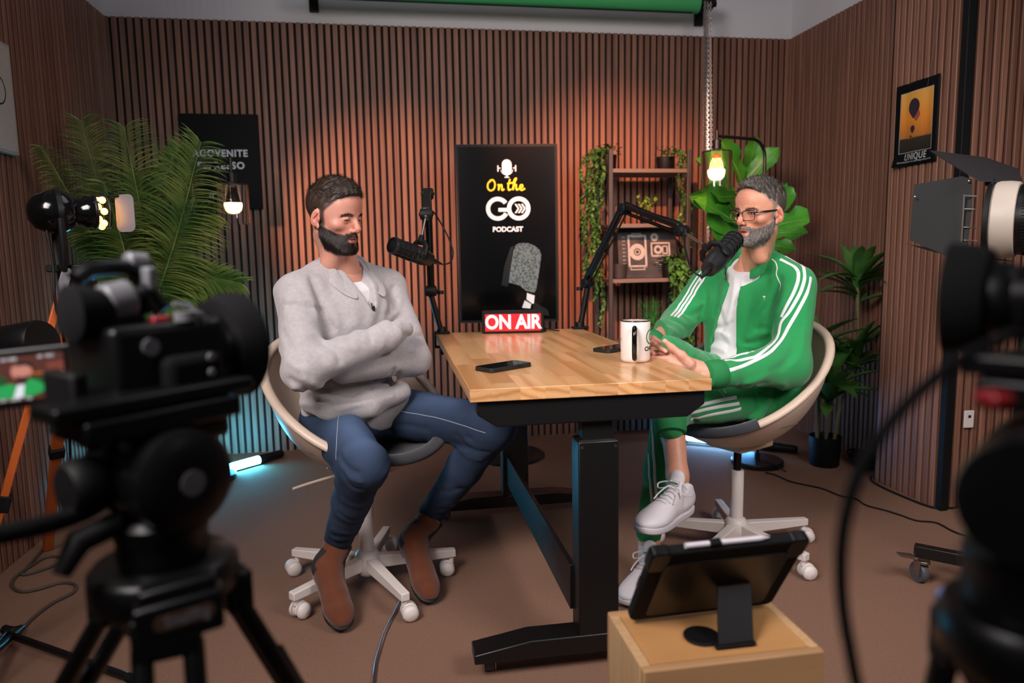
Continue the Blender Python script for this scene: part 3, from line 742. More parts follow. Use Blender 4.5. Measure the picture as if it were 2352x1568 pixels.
vine_plant('trailing ivy in black pot on the top right of the shelf unit', (SX1-.095, SY0+.12, SHZ[0]), .052, .08, [(.10, -.10, .50), (.12, -.03, .62), (.05, -.11, .42), (.12, .03, .55)], 'leaf_small', 4, .022, 60)
vine_plant('small lime-green leafy plant on the middle shelf', (SX0+.24, SY0+.08, SHZ[1]), .04, .055, [], 'leaf_bright', 5, .036, 5)
def sprig(label, c, r, h, mat, seed, n, hgt, spread, lw, group=None, cat='plant', name='potted_grass', potmat='black'):
    rg = random.Random(seed); t = pot(name, label, cat, c, r, h, potmat); c = V(c); m = MB()
    for i in range(n):
        a = rg.uniform(0, 2*PI); e = rg.uniform(.3, 1)
        p = c+V((rg.uniform(-r, r)*.6, rg.uniform(-r, r)*.6, h-.015)); tip = V((math.cos(a)*spread*e, math.sin(a)*spread*e, hgt*rg.uniform(.55, 1)))
        for k_ in range(6):
            q = p+tip*(.25+.75*k_/6); b2 = rg.uniform(0, 2*PI)
            leaf(m, q, tip.normalized()+V((math.cos(b2), math.sin(b2), .2))*.7, (0, .3, 1), lw*5, lw, .4, seg=2, shape=.6)
        leaf(m, p, tip, (math.cos(a), math.sin(a), .2), tip.length, lw*.7, .5, seg=4, shape=.6)
    obj('foliage', m, M_[mat], t, smooth=60); return t
c_ = V((SX0+.24, SY0+.08, SHZ[1])); rg = random.Random(8); m = MB()
for k_ in range(4):
    a = k_*1.6; top = c_+V((math.cos(a)*.07, -.02+math.sin(a)*.03, .15-.02*(k_ % 2)))
    for j in range(9): leaf(m, c_.lerp(top, .35+.65*j/9)+V((0, 0, .02)), (rg.uniform(-1, 1), rg.uniform(-1, .5), .7), (0, 0, 1), .038, .024, .5, seg=3, shape=.55)
obj('lime_sprigs', m, M_['leaf_bright'], [o for o in COL.objects if o.get('label', '').startswith('small lime')][0])
sprig('feathery green plant in small pot on the lower shelf', (SX0+.27, SY0+.08, SHZ[3]), .05, .08, 'grass', 11, 40, .21, .11, .006)
vine_plant('bushy trailing plant at the right end of the lower shelf', (SX1-.09, SY0+.04, SHZ[2]), .05, .075, [(.02, -.06, .40), (.07, -.05, .46), (.09, 0, .38), (.05, -.08, .5), (-.02, -.07, .32), (.09, -.05, .42)], 'leaf_small', 13, .040, 46)
cup = thing('small_pot', 'small grey empty pot at the left end of the lower shelf', 'pot', (SX0+.075, SY0+.07, SHZ[2]))
obj('pot', MB().lathe([(.032, 0), (.038, .004), (.044, .085), (.040, .085), (.038, .01), (.001, .008)], (SX0+.075, SY0+.07, SHZ[2]), n=28), pm('grey_pot', '#2c2a2b', .7), cup)
# camera drawing print leaning on the shelf
def chalk_mat():
    m, nt, b = new_mat('chalkboard_print'); L = nt.links.new
    tc = nd(nt, 'ShaderNodeTexCoord'); nz = nd(nt, 'ShaderNodeTexNoise', i_Scale=9.0, i_Detail=6.0); L(tc.outputs['Object'], nz.inputs['Vector'])
    rp = nd(nt, 'ShaderNodeValToRGB'); rp.color_ramp.elements[0].color = srgb('#1b1b1d'); rp.color_ramp.elements[1].color = srgb('#4a4646'); rp.color_ramp.elements[0].position = .35; rp.color_ramp.elements[1].position = .7
    L(nz.outputs[0], rp.inputs[0]); L(rp.outputs[0], b.inputs['Base Color']); b.inputs['Roughness'].default_value = .6; return m
M_['chalk'] = chalk_mat(); M_['chalkline'] = pm('chalk_line', '#a8a4a0', .7, var=.25, scale=60)
pc0 = pt(1422, 632, Y=SY0+.09); pc1 = pt(1552, 535, Y=SY0+.12)
pr_ = thing('camera_print', 'dark board print with white line drawings of old cameras leaning on the shelf', 'picture', ((pc0.x+pc1.x)/2, SY0+.1, SHZ[2]))
PW, PHh = pc1.x-pc0.x, .29
PF = lambda u, v, w=0: V((pc0.x+u, SY0+.085+v*.15-w, SHZ[2]+.003+v))
obj('board', MB().prism([(0, 0), (PW, 0), (PW, PHh), (0, PHh)], -.012, 0, PF), M_['chalk'], pr_)
k = MB(); r0 = lambda x, y, w_, h_, t_: [blob(k, q, PF, .0006) for q in ([(x, y), (x+w_, y), (x+w_, y+t_), (x, y+t_)], [(x, y+h_-t_), (x+w_, y+h_-t_), (x+w_, y+h_), (x, y+h_)], [(x, y), (x+t_, y), (x+t_, y+h_), (x, y+h_)], [(x+w_-t_, y), (x+w_, y), (x+w_, y+h_), (x+w_-t_, y+h_)])]
r0(.06, .06, .115, .19, .012); annulus(k, PF, .117, .15, .022, .048, 28, w=.0008); annulus(k, PF, .117, .15, .010, .016, 20, w=.0008)
r0(.20, .12, .12, .085, .010); annulus(k, PF, .245, .162, .012, .026, 24, w=.0008); annulus(k, PF, .225, .235, .008, .024, 20, w=.0008); r0(.27, .135, .035, .05, .008)
r0(.085, .235, .06, .025, .006); r0(.07, .045, .09, .02, .005)
for i in range(9): blob(k, rrect(.018, .003, .001, 1, .035, .06+i*.022), PF, .0006)
for i in range(5): blob(k, rrect(.05, .003, .001, 1, .25, .05+i*.012), PF, .0006)
obj('camera_drawing', k, M_['chalkline'], pr_)

# ---------------------------------------------------------------- floor lamp with glass shade
M_['glass'] = pm('clear_glass', '#ffffff', .02, trans=1, ior=1.45, var=0)
M_['bulb'] = pm('glowing_bulb', '#fff0d8', .3, emit='#ffcf90', estr=4.5)
M_['bulbtop'] = pm('ribbed_bulb_neck', '#f0e6da', .15, trans=.6, var=.02, emit='#ffd8b0', estr=.02)
M_['orange'] = pm('orange_ring', '#d8741e', .4, emit='#ff7a18', estr=.5)
def floor_lamp(label, base, top, shade, rbase=.125, full=True, power=3):
    base, top, shade = V(base), V(top), V(shade)
    t = thing('floor_lamp', label, 'lamp', base)
    obj('base', MB().lathe([(rbase, 0), (rbase, .022), (rbase-.006, .028), (.02, .030)], base, n=48), M_['blackm'], t)
    d = V((shade.x-base.x, shade.y-base.y, 0)); dn = d.normalized(); zt = top.z
    pole = [base+V((0, 0, .03)), base+V((0, 0, zt-.09-base.z))]+[base+V((0, 0, zt-.09))+dn*(.09*(1-math.cos(R(a))))+V((0, 0, .09*math.sin(R(a)))) for a in range(10, 91, 10)]+[V((shade.x, shade.y, zt))]
    obj('pole', MB().tube(pole, .0085, 16), M_['bronze'], t)
    obj('pole_collar', MB().cyl(base+V((0, 0, .03)), base+V((0, 0, .06)), .014), M_['blackm'], t)
    obj('socket', MB().cyl(shade+V((0, 0, .03)), V((shade.x, shade.y, zt+.025)), .008).lathe([(.021, .02), (.021, .062), (.012, .066)], shade, n=24), M_['blackm'], t)
    g_ = obj('glass_shade', MB().lathe([(.006, .012), (.070, .010), (.0735, .004), (.0735, -.178), (.070, -.178), (.070, .002), (.006, .006)], shade, n=48, caps=False), M_['glass'], t, smooth=60)
    b_ = shade+V((0, 0, -.02))
    obj('bulb_neck', MB().lathe([(.012, .0), (.020, -.012), (.028, -.028), (.034, -.060)], b_, n=36, caps=False), M_['bulbtop' if full else 'black'], t, smooth=60)
    obj('bulb_ring', MB().lathe([(.012, .008), (.019, .002), (.020, -.009)], b_, n=24, caps=False), M_['orange' if full else 'black'], t)
    obj('bulb', MB().lathe([(.0345, -.060), (.041, -.062), (.042, -.075), (.037, -.095), (.024, -.108), (.0, -.112)], b_, n=36, caps=False), M_['bulb'], t, smooth=60)
    return t
lt = pt(1645, 318, Y=3.46)
floor_lamp('bronze floor lamp with clear glass shade behind the man in green', (1.90, 3.50, 0), V((1.80, 3.5, lt.z)), pt(1646, 352, Y=3.38), .135)
obj('lamp_foot_cord', MB().tube(spline([(1.90, 3.44, .035), (1.93, 3.37, .03), (1.97, 3.33, .004)], 5), .003, 6), M_['black'], [o for o in COL.objects if o.name.startswith('floor_lamp')][0])
# second lamp: only its bulb shows behind the palm, in front of the black print
s2 = pt(533, 428, Y=3.7)
floor_lamp('floor lamp behind the potted palm, its bulb glowing below the black print', (s2.x-.22, 3.86, 0), V((0, 0, s2.z+.11)), s2, .12, full=False)

# ---------------------------------------------------------------- broad-leaf (fiddle) plant behind the man in green
def fiddle_leaf(m, mr, p, d, n, Ln, W, droop):
    p, d, n = V(p), V(d).normalized(), V(n); n = (n-d*n.dot(d)).normalized(); s = d.cross(n); vv = []; ff = []; pos = V(p); dd = V(d); nn = V(n); seg = 9; mid = []
    prof = [.06, .46, .70, .77, .83, .92, .98, .94, .68, .06]
    for i in range(seg+1):
        w_ = W*.5*prof[i]; wv = .012*math.sin(i*1.7+p.x*50)
        vv += [pos-s*w_+nn*(.22*w_+wv), pos-s*w_*.5+nn*.02*w_, V(pos)-nn*.003, pos+s*w_*.5+nn*.02*w_, pos+s*w_+nn*(.22*w_-wv)]; mid.append(pos+nn*.0012)
        q = Matrix.Rotation(-droop/seg, 3, s); dd = q @ dd; nn = q @ nn; pos = pos+dd*(Ln/seg)
    for i in range(seg):
        for j in range(4): a = i*5+j; ff.append((a, a+1, a+6, a+5))
    m.add(vv, ff); mr.tube(mid, [.0022]*5+[.0012]*5, 5)
M_['rib'] = pm('pale_leaf_rib', '#7fa64e', .5)
fx = thing('fiddle_leaf_plant', 'tall broad-leaved green plant behind the man in green', 'plant', (1.92, 3.95, 0))
fc = V((1.92, 3.95, 0))
obj('pot', MB().lathe([(.11, 0), (.12, .01), (.135, .24), (.125, .24), (.12, .2), (.001, .2)], fc, n=36), M_['black'], fx)
for k_, (dx, dy) in enumerate(((0, 0), (-.08, -.06), (.10, -.05))):
    obj('stem', MB().tube(spline([fc+V((dx*.2, dy*.2, .2)), fc+V((dx*.7, dy, .7)), fc+V((dx, dy*1.2, 1.15)), fc+V((dx*1.3, dy*1.2, 1.5-.1*k_))], 6), .008, 10), M_['stem'], fx)
# leaves: base pixel, tip pixel, depth, width
FL = [((1705, 425), (1675, 330), 3.7, .17, 1), ((1700, 430), (1790, 345), 3.75, .11, 1), ((1700, 460), (1756, 322), 3.85, .12, 1), ((1690, 440), (1618, 372), 3.7, .15, 1), ((1690, 450), (1608, 480), 3.62, .13, -1),
      ((1700, 520), (1612, 465), 3.6, .10, 1), ((1700, 540), (1635, 505), 3.65, .14, -1), ((1780, 520), (1852, 505), 3.25, .19, 1), ((1760, 540), (1850, 535), 3.5, .12, 1), ((1770, 500), (1815, 440), 3.55, .12, 1),
      ((1760, 500), (1812, 432), 3.8, .08, 1), ((1700, 560), (1650, 545), 3.7, .11, -1), ((1690, 500), (1640, 420), 3.9, .15, 1), ((1720, 420), (1745, 350), 3.95, .15, 1), ((1740, 560), (1825, 575), 3.8, .10, 1), ((1690, 590), (1660, 560), 3.9, .12, 1), ((1695, 470), (1640, 440), 3.66, .14, 1)]
for (b0, t0, Y, W, sg) in FL:
    a = pt(*b0, Y=Y+.08); b_ = pt(*t0, Y=Y-.06); m = MB(); mr2 = MB(); d = b_-a
    nrm = V((random.uniform(-.3, .3), -1, .55*sg+.2))
    fiddle_leaf(m, mr2, a, d+V((0, 0, .15*d.length)), nrm, d.length*1.04, W, .35)
    lf = obj('leaf', m, M_['leaf_fiddle'], fx, smooth=70); obj('leaf_rib', mr2, M_['rib'], lf)

# ---------------------------------------------------------------- dracaena by the right panelling
dr = thing('dracaena', 'sword-leaved potted plant in black pot beside the right wall', 'plant', (2.235, 3.41, 0)); dc = V((2.235, 3.41, 0))
obj('pot', MB().lathe([(.070, 0), (.073, .005), (.082, .158), (.077, .158), (.075, .14), (.001, .14)], dc, n=40), M_['black'], dr)
def rosette(top, n, Ln, W, seed, up=.95):
    rg = random.Random(seed); m = MB()
    for i in range(n):
        a = i*2.4+rg.uniform(-.2, .2); e = rg.uniform(.35, 1.3)*up
        d = V((math.cos(a)*math.cos(e), math.sin(a)*math.cos(e), math.sin(e)))
        leaf(m, V(top)+V((0, 0, rg.uniform(-.09, .05))), d, (-math.cos(a)*.6, -math.sin(a)*.6, 1), Ln*rg.uniform(.75, 1.1), W*rg.uniform(.8, 1.1), rg.uniform(.3, .9), .35, seg=7, shape=.8)
    m.v = [(min(x, 2.48 if y > 3.20 else max(2.29, 2.29+(y-3.10)*1.5)), y, z) for x, y, z in m.v]      # blades rest against the panelling
    return m
for k_, (pb, tops) in enumerate((((1915, 1018), [(pt(1968, 820, Y=3.36), 13, .26), (pt(1970, 660, Y=3.36), 16, .30)]), ((1895, 1018), [(pt(1905, 895, Y=3.30), 16, .30)]), ((1876, 1015), [(pt(1872, 800, Y=3.44), 16, .30)]))):
    b0 = pt(*pb, Y=3.40); b0.z = .13; pts = [b0]+[V(t_[0]) for t_ in tops]
    if len(pts) == 2: pts.insert(1, pts[0].lerp(pts[1], .5)+V((.012, 0, 0)))
    else: pts.insert(1, pts[0].lerp(pts[1], .5)+V((-.02, 0, 0)))
    obj('cane', MB().tube(spline(pts, 8), .0095, 10), M_['stem'], dr)
    for j, (tp, n, Ln) in enumerate(tops): obj('leaf_rosette', rosette(tp, n+6, Ln, .075, 20+k_*3+j), M_['leaf_drac'], dr, smooth=60)

# ---------------------------------------------------------------- palm on the left
pc = V((-.98, 3.72, 0)); pc = V((-1.14, 3.45, 0)); pl_ = pot('palm', 'large potted palm with feathery fronds in the left corner', 'plant', pc, .15, .3)
def frond(base, ctrl, tip, nl, ll, seed, mat='leaf_palm'):
    rg = random.Random(seed); sp_ = spline([base, ctrl, tip], 24); m = MB().tube(sp_, [.006*(1-.75*i/len(sp_)) for i in range(len(sp_))], 6)
    n = len(sp_)
    side0 = (V(tip)-V(base)).cross(V((0.15, -1, .2))).normalized()
    for i in range(int(n*.22), n-1):
        f = i/n; d = (sp_[i+1]-sp_[i]).normalized()
        for fr_ in (0, .33, .66):
            q = sp_[i].lerp(sp_[i+1], fr_)
            for s_ in (-1, 1):
                L_ = ll*(.35+.85*math.sin(PI*min(1, .15+f*.8)))*rg.uniform(.85, 1.1)
                dd = d*(.55+.75*f)+side0*s_*(1.0)+V((rg.uniform(-.08, .08), rg.uniform(-.15, .15), -.1))
                leaf(m, q, dd, (0.2, -.5, 1), L_, .011, rg.uniform(.5, 1.1), .3, seg=4, shape=.55)
    return m
FR = [((300, 780), (330, 560), (285, 290), 3.45, .20), ((330, 760), (400, 560), (462, 325), 3.35, .19), ((290, 700), (250, 520), (185, 275), 3.5, .15), ((270, 660), (200, 520), (95, 335), 3.15, .09),
      ((350, 740), (430, 640), (555, 650), 3.6, .12), ((340, 700), (400, 540), (492, 490), 3.5, .13), ((330, 700), (350, 500), (410, 330), 3.95, .17), ((280, 700), (240, 560), (200, 480), 3.5, .12), ((340, 780), (440, 690), (520, 640), 3.7, .13), ((300, 760), (290, 600), (240, 420), 3.3, .14), ((330, 720), (300, 560), (330, 400), 3.7, .18)]
for i, (a, b_, c_, Y, ll) in enumerate(FR):
    obj('frond', frond(pc.lerp(pt(*a, Y=3.7), 1), pt(*b_, Y=(Y+3.7)/2), pt(*c_, Y=Y), 0, ll, 50+i), M_['leaf_palm'], pl_, smooth=60)
m = MB()
for i, (a, b_, c_, Y, ll) in enumerate(FR): m.tube(spline([pc+V((.05*math.cos(i), .05*math.sin(i), .28)), pc+V((.03*math.cos(i), .03*math.sin(i), .5)), pt(*a, Y=3.7)], 6), .007, 6)
obj('stalks', m, M_['leaf_palm'], pl_)

# ---------------------------------------------------------------- pictures
M_['print_black'] = pm('black_print', '#0a0b0c', .6, var=.2, scale=5, spec=.12); M_['print_white'] = pm('white_print_lettering', '#b9b6b6', .5)
b0, b1 = pt(410, 261, Y=YB-.01), pt(604, 480, Y=YB-.01)
bp = thing('black_print', 'large black print with white lettering on the back wall, behind the palm', 'picture', ((b0.x+b1.x)/2, YB-.01, (b0.z+b1.z)/2))
PWb, PHb = b1.x-b0.x, b0.z-b1.z
BF = lambda u, v, w=0: V(((b0.x+b1.x)/2+u, YB-.012-w, (b0.z+b1.z)/2+v))
obj('panel', MB().prism([(-PWb/2, -PHb/2), (PWb/2, -PHb/2), (PWb/2, PHb/2), (-PWb/2, PHb/2)], -.012, .012, BF), M_['print_black'], bp, bevel=.001)
k = MB()
add_text(k, 'AGOVENITE', .052, lambda u, v, w: BF(u*.92+.0, v+.045, .0125+w), depth=.0003, offset=.002, spacing=1.15)
add_text(k, 'ESPRESSO', .052, lambda u, v, w: BF(u*1.0+.0, v-.022, .0125+w), depth=.0003, offset=.002, spacing=1.15)
add_text(k, "IT'S MOODY", .034, lambda u, v, w: BF(u*.9+.02, v-.185, .0125+w), depth=.0003, offset=.0014, spacing=1.1)
obj('lettering', k, M_['print_white'], bp)
# left wall: pale framed print, mostly out of frame
lx = XL+.004; a0 = pt(26, 108, X=lx+.02); a1 = pt(38, 357, X=lx+.02); ye = (a0.y+a1.y)/2
lp_ = thing('pale_print', 'pale framed print on the left wall at the picture edge', 'picture', (lx, ye-.25, a1.z))
LF = lambda u, v, w=0: V((lx+w, ye-u, a1.z+v)); hL = a0.z-a1.z
obj('frame', MB().prism([(0, 0), (.5, 0), (.5, hL), (0, hL)], 0, .022, LF), pm('pale_frame', '#a89f95', .5), lp_, bevel=.002)
obj('sheet', MB().prism([(.012, .012), (.488, .012), (.488, hL-.012), (.012, hL-.012)], .0215, .023, LF), pm('paper', '#b8b0a6', .7), lp_)
k = MB(); annulus(k, LF, .12, hL*.55, .05, .056, 30, w=.0235); obj('line_drawing', k, M_['ink'], lp_)
# balloon poster on the pillar
q0, q1, q2, q3 = pt(2060, 200, X=PX0-.012), pt(2160, 168, X=PX0-.012), pt(2150, 372, X=PX0-.012), pt(2053, 384, X=PX0-.012)
by0, by1 = q0.y, q1.y; bz1, bz0 = (q0.z+q1.z)/2, (q2.z+q3.z)/2; BW, BH = by0-by1, bz1-bz0
bl = thing('balloon_poster', 'black-bordered poster of hot air balloons on the right pillar', 'poster', (PX0, (by0+by1)/2, bz0))
def QF(u, v, w=0):   # u left->right as seen (towards the camera), slight curl at the foot
    c_ = .006*math.cos(u/BW*PI*2)+.022*max(0, .12-v/BH)*4*(.5+.5*math.cos(u/BW*3))
    return V((PX0-.006-abs(c_)-w, by0-u, bz0+v))
def sheet(mb, u0, v0, u1, v1, w, nu=16, nv=16):
    vv = [QF(u0+(u1-u0)*i/nu, v0+(v1-v0)*j/nv, w) for i in range(nu+1) for j in range(nv+1)]
    mb.add(vv, [(i*(nv+1)+j, (i+1)*(nv+1)+j, (i+1)*(nv+1)+j+1, i*(nv+1)+j+1) for i in range(nu) for j in range(nv)])
m = MB(); sheet(m, 0, 0, BW, BH, .0); obj('sheet', m, M_['print_black'], bl, solid=.0008)
def sunset():
    m, nt, b = new_mat('sunset_picture'); L = nt.links.new
    tc = nd(nt, 'ShaderNodeTexCoord'); sp = nd(nt, 'ShaderNodeSeparateXYZ'); L(tc.outputs['Object'], sp.inputs[0])
    mr = nd(nt, 'ShaderNodeMapRange'); mr.inputs[1].default_value = BH*.17; mr.inputs[2].default_value = BH*.88; L(sp.outputs[2], mr.inputs[0])
    nz = nd(nt, 'ShaderNodeTexNoise', i_Scale=30.0, i_Detail=4.0); L(tc.outputs['Object'], nz.inputs['Vector'])
    ms = nd(nt, 'ShaderNodeMath', operation='MULTIPLY_ADD', i_1=.035, i_2=-.0175); L(nz.outputs[0], ms.inputs[0])
    ad = nd(nt, 'ShaderNodeMath', operation='ADD'); L(mr.outputs[0], ad.inputs[0]); L(ms.outputs[0], ad.inputs[1])
    rp = nd(nt, 'ShaderNodeValToRGB'); e = rp.color_ramp.elements; e[0].position = 0; e[0].color = srgb('#171411'); e[1].position = 1; e[1].color = srgb('#e0a04a')
    for p_, c_ in ((.22, '#2b2622'), (.245, '#b36a2c'), (.55, '#e2862c'), (.8, '#e39a3e')): x = e.new(p_); x.color = srgb(c_)
    L(ad.outputs[0], rp.inputs[0]); L(rp.outputs[0], b.inputs['Base Color']); b.inputs['Roughness'].default_value = .45; return m
m = MB(); sheet(m, BW*.13, BH*.165, BW*.87, BH*.885, .0012); obj('balloon_picture', m, sunset(), bl)
m = MB()
for (u0, v0, u1, v1) in ((.12, .16, .88, .165), (.12, .885, .88, .89), (.12, .16, .128, .89), (.872, .16, .88, .89)): sheet(m, BW*u0, BH*v0, BW*u1, BH*v1, .0016, 8, 8)
obj('picture_border', m, M_['print_white'], bl)
M_['balloon'] = pm('dark_balloon_print', '#2a1f2c', .5); M_['balloon2'] = pm('red_balloon_print', '#9a4a35', .5)
for (u, v, r_, mt_) in ((.45, .70, .105, 'balloon'), (.52, .60, .06, 'balloon2'), (.44, .44, .042, 'balloon'), (.40, .35, .016, 'balloon')):
    pts = [(BW*u+r_*BW*1.25*math.cos(R(a)), BH*v+r_*BW*1.3*math.sin(R(a))) for a in range(-30, 211, 15)]+[(BW*u-r_*BW*.15, BH*v-r_*BW*1.75), (BW*u+r_*BW*.15, BH*v-r_*BW*1.75)]
    m = MB(); w_ = .0026 if mt_ == 'balloon' else .0020; m.add([QF(BW*u, BH*v, w_)]+[QF(a_, b_, w_) for a_, b_ in pts], [(0, i+1, (i+1) % len(pts)+1) for i in range(len(pts))]); obj('balloon', m, M_[mt_], bl)
k = MB(); add_text(k, 'UNIQUE', .040, lambda u, v, w: QF(BW*.5+u*.82, BH*.105+v, .0016+w), depth=.0001, offset=.0003, shear=.2, spacing=1.12)
add_text(k, 'life becomes your most unique design when you rise', .010, lambda u, v, w: QF(BW*.5+u*.95, BH*.05+v, .0016+w), depth=.0001)
obj('lettering', k, M_['print_white'], bl)

# ---------------------------------------------------------------- backdrop roller and its chains
M_['green_roll'] = pm('green_backdrop_roll', '#3fa35c', .6, var=.04)
rl, rr_ = pt(690, -2, Y=4.15), pt(1603, 2, Y=4.15); zb = pt(1500, 27, Y=4.15).z; RR_ = .055; zc = zb+RR_
ro_ = thing('backdrop_roller', 'green rolled backdrop mounted high on the back wall', 'roller', ((rl.x+rr_.x)/2, 4.15, zc))
rol = lambda x: V((x, 4.15, zc))
obj('rolled_backdrop', MB().cyl(rol(rl.x), rol(rr_.x), RR_, n=40), M_['green_roll'], ro_)
obj('bottom_bar', MB().cyl(rol(rl.x)+V((0, -.02, -RR_-.004)), rol(rr_.x-.04)+V((0, -.02, -RR_-.004)), .004, n=8), M_['black'], ro_)
obj('roller_axle', MB().cyl(rol(rr_.x), rol(rr_.x+.11), .016).cyl(rol(rr_.x+.02), rol(rr_.x+.045), .035).cyl(rol(rr_.x+.06), rol(rr_.x+.085), .035), M_['black'], ro_)
for x in (rl.x+.05, rr_.x+.095): obj('wall_bracket', MB().box((x, 4.23, zc+.01), (.014, .22, .03)).box((x, YB+.005, zc), (.05, .03, .12)), M_['black'], ro_, bevel=.002)
M_['chain'] = pm('nickel_chain', '#b7aea6', .3, metal=.9)
for k_ in range(5):
    x0 = rr_.x+.006+k_*.013; zz0 = 1.02+.05*k_; y0 = 4.07+.012*(k_ % 2)
    m = MB(); z = zc-.02; i = 0
    while z > zz0:
        tt = (zc-z)/(zc-zz0); x = x0+.010*math.sin(tt*5+k_*1.3)*tt+.004*k_*(tt-1)
        m.T = Matrix.Translation((x, y0, z)) @ Matrix.Rotation(R(90*(i % 2)+20*k_), 4, 'Z')
        m.tube([(.0058*math.cos(q), 0, .0095*math.sin(q)) for q in [2*PI*j/8 for j in range(8)]], .0019, 4, closed=True, up=(0, 1, 0))
        z -= .0138; i += 1
    tag(obj('pull_chain', m, M_['chain']), ('leftmost', 'second from the left', 'middle', 'second from the right', 'rightmost')[k_]+' of the five metal pull chains hanging from the roller end', 'chain', 'backdrop pull chains')

# ---------------------------------------------------------------- light tubes on the floor
M_['cyan'] = pm('cyan_tube_glow', '#bff2ff', .4, emit=(.05, .48, .80, 1), estr=170)
M_['blue'] = pm('blue_tube_glow', '#c8e6ff', .4, emit=(.12, .42, .95, 1), estr=60)
def tube_light(label, a, b_, frac0, power, col):
    a, b_ = V(a), V(b_); d = (b_-a); t = thing('tube_light', label, 'light', (a+b_)/2, group=None)
    L_ = d.length; dn = d.normalized(); r_ = .022
    up = V((0, 0, 1)); 
    obj('lit_tube', MB().lathe([(r_*.5, 0), (r_, .012), (r_, L_*frac0), (r_*.9, L_*frac0+.002)], a, dn, 28), M_[col], t)
    m = MB().lathe([(r_, L_*frac0), (r_+.003, L_*frac0+.004), (r_+.003, L_*.86), (r_, L_*.88), (r_, L_-.01), (r_*.6, L_)], a, dn, 28); obj('handle', m, M_['black'], t)
    bk = MB().box((a+a+dn*L_*frac0)/2+V((0, 0, -r_*.72)), (L_*frac0, .028, .014), Matrix((dn, up.cross(dn), up)).transposed()); obj('back_rail', bk, M_['black'], t)
    return t
ta = pt(470, 1090, Z=.03); tb_ = pt(650, 1040, Z=.03)
dn_ = (tb_-ta).normalized(); tube_light('cyan glowing tube light on the floor at the left corner', ta-dn_*.25, tb_, .78, 1, 'cyan')
ta2, tb2 = pt(1575, 1003, Z=.045), pt(1832, 1032, Z=.03); tube_light('cyan glowing tube light behind the right chair', ta2, tb2, .63, 1, 'blue')

# ---------------------------------------------------------------- cords on the floor
def cord(label, pts, r_=.0035, mat='black', name='cable'):
    return tag(obj(name, MB().tube(spline(pts, 8), r_, 8), M_[mat]), label, 'cord')
cord('thin black cord running from the floor lamp across the carpet', [pt(x, y, Z=.005) for x, y in ((1758, 1085), (1780, 1090), (1815, 1105), (1845, 1112), (1890, 1122), (1930, 1138), (1965, 1145), (1990, 1160), (2035, 1172), (2070, 1183), (2105, 1195), (2150, 1200), (2190, 1220), (2235, 1235), (2300, 1250))])
cord('thick black cord lying along the foot of the right pillar', [pt(x, y, Z=.006) for x, y in ((2000, 1096), (2003, 1104), (2030, 1120), (2075, 1140), (2120, 1158), (2150, 1166), (2185, 1166), (2222, 1158), (2260, 1150))], .005)
loops = []
for k_ in range(5):
    for j in range(10): a = 2*PI*j/10; loops.append(V((2.43+.055*math.cos(a), 3.34+.085*math.sin(a)+.012*k_, .008+.011*k_+.003*math.sin(a*2))))
cord('coil of black cable beside the dracaena pot', loops, .005, name='cable_coil')
cord('grey braided cable on the carpet in front of the left chair', [pt(x, y, Z=.006) for x, y in ((922, 1375), (905, 1410), (885, 1450), (872, 1490), (862, 1530), (856, 1600))], .005, 'cablegrey' if 'cablegrey' in M_ else 'steel')
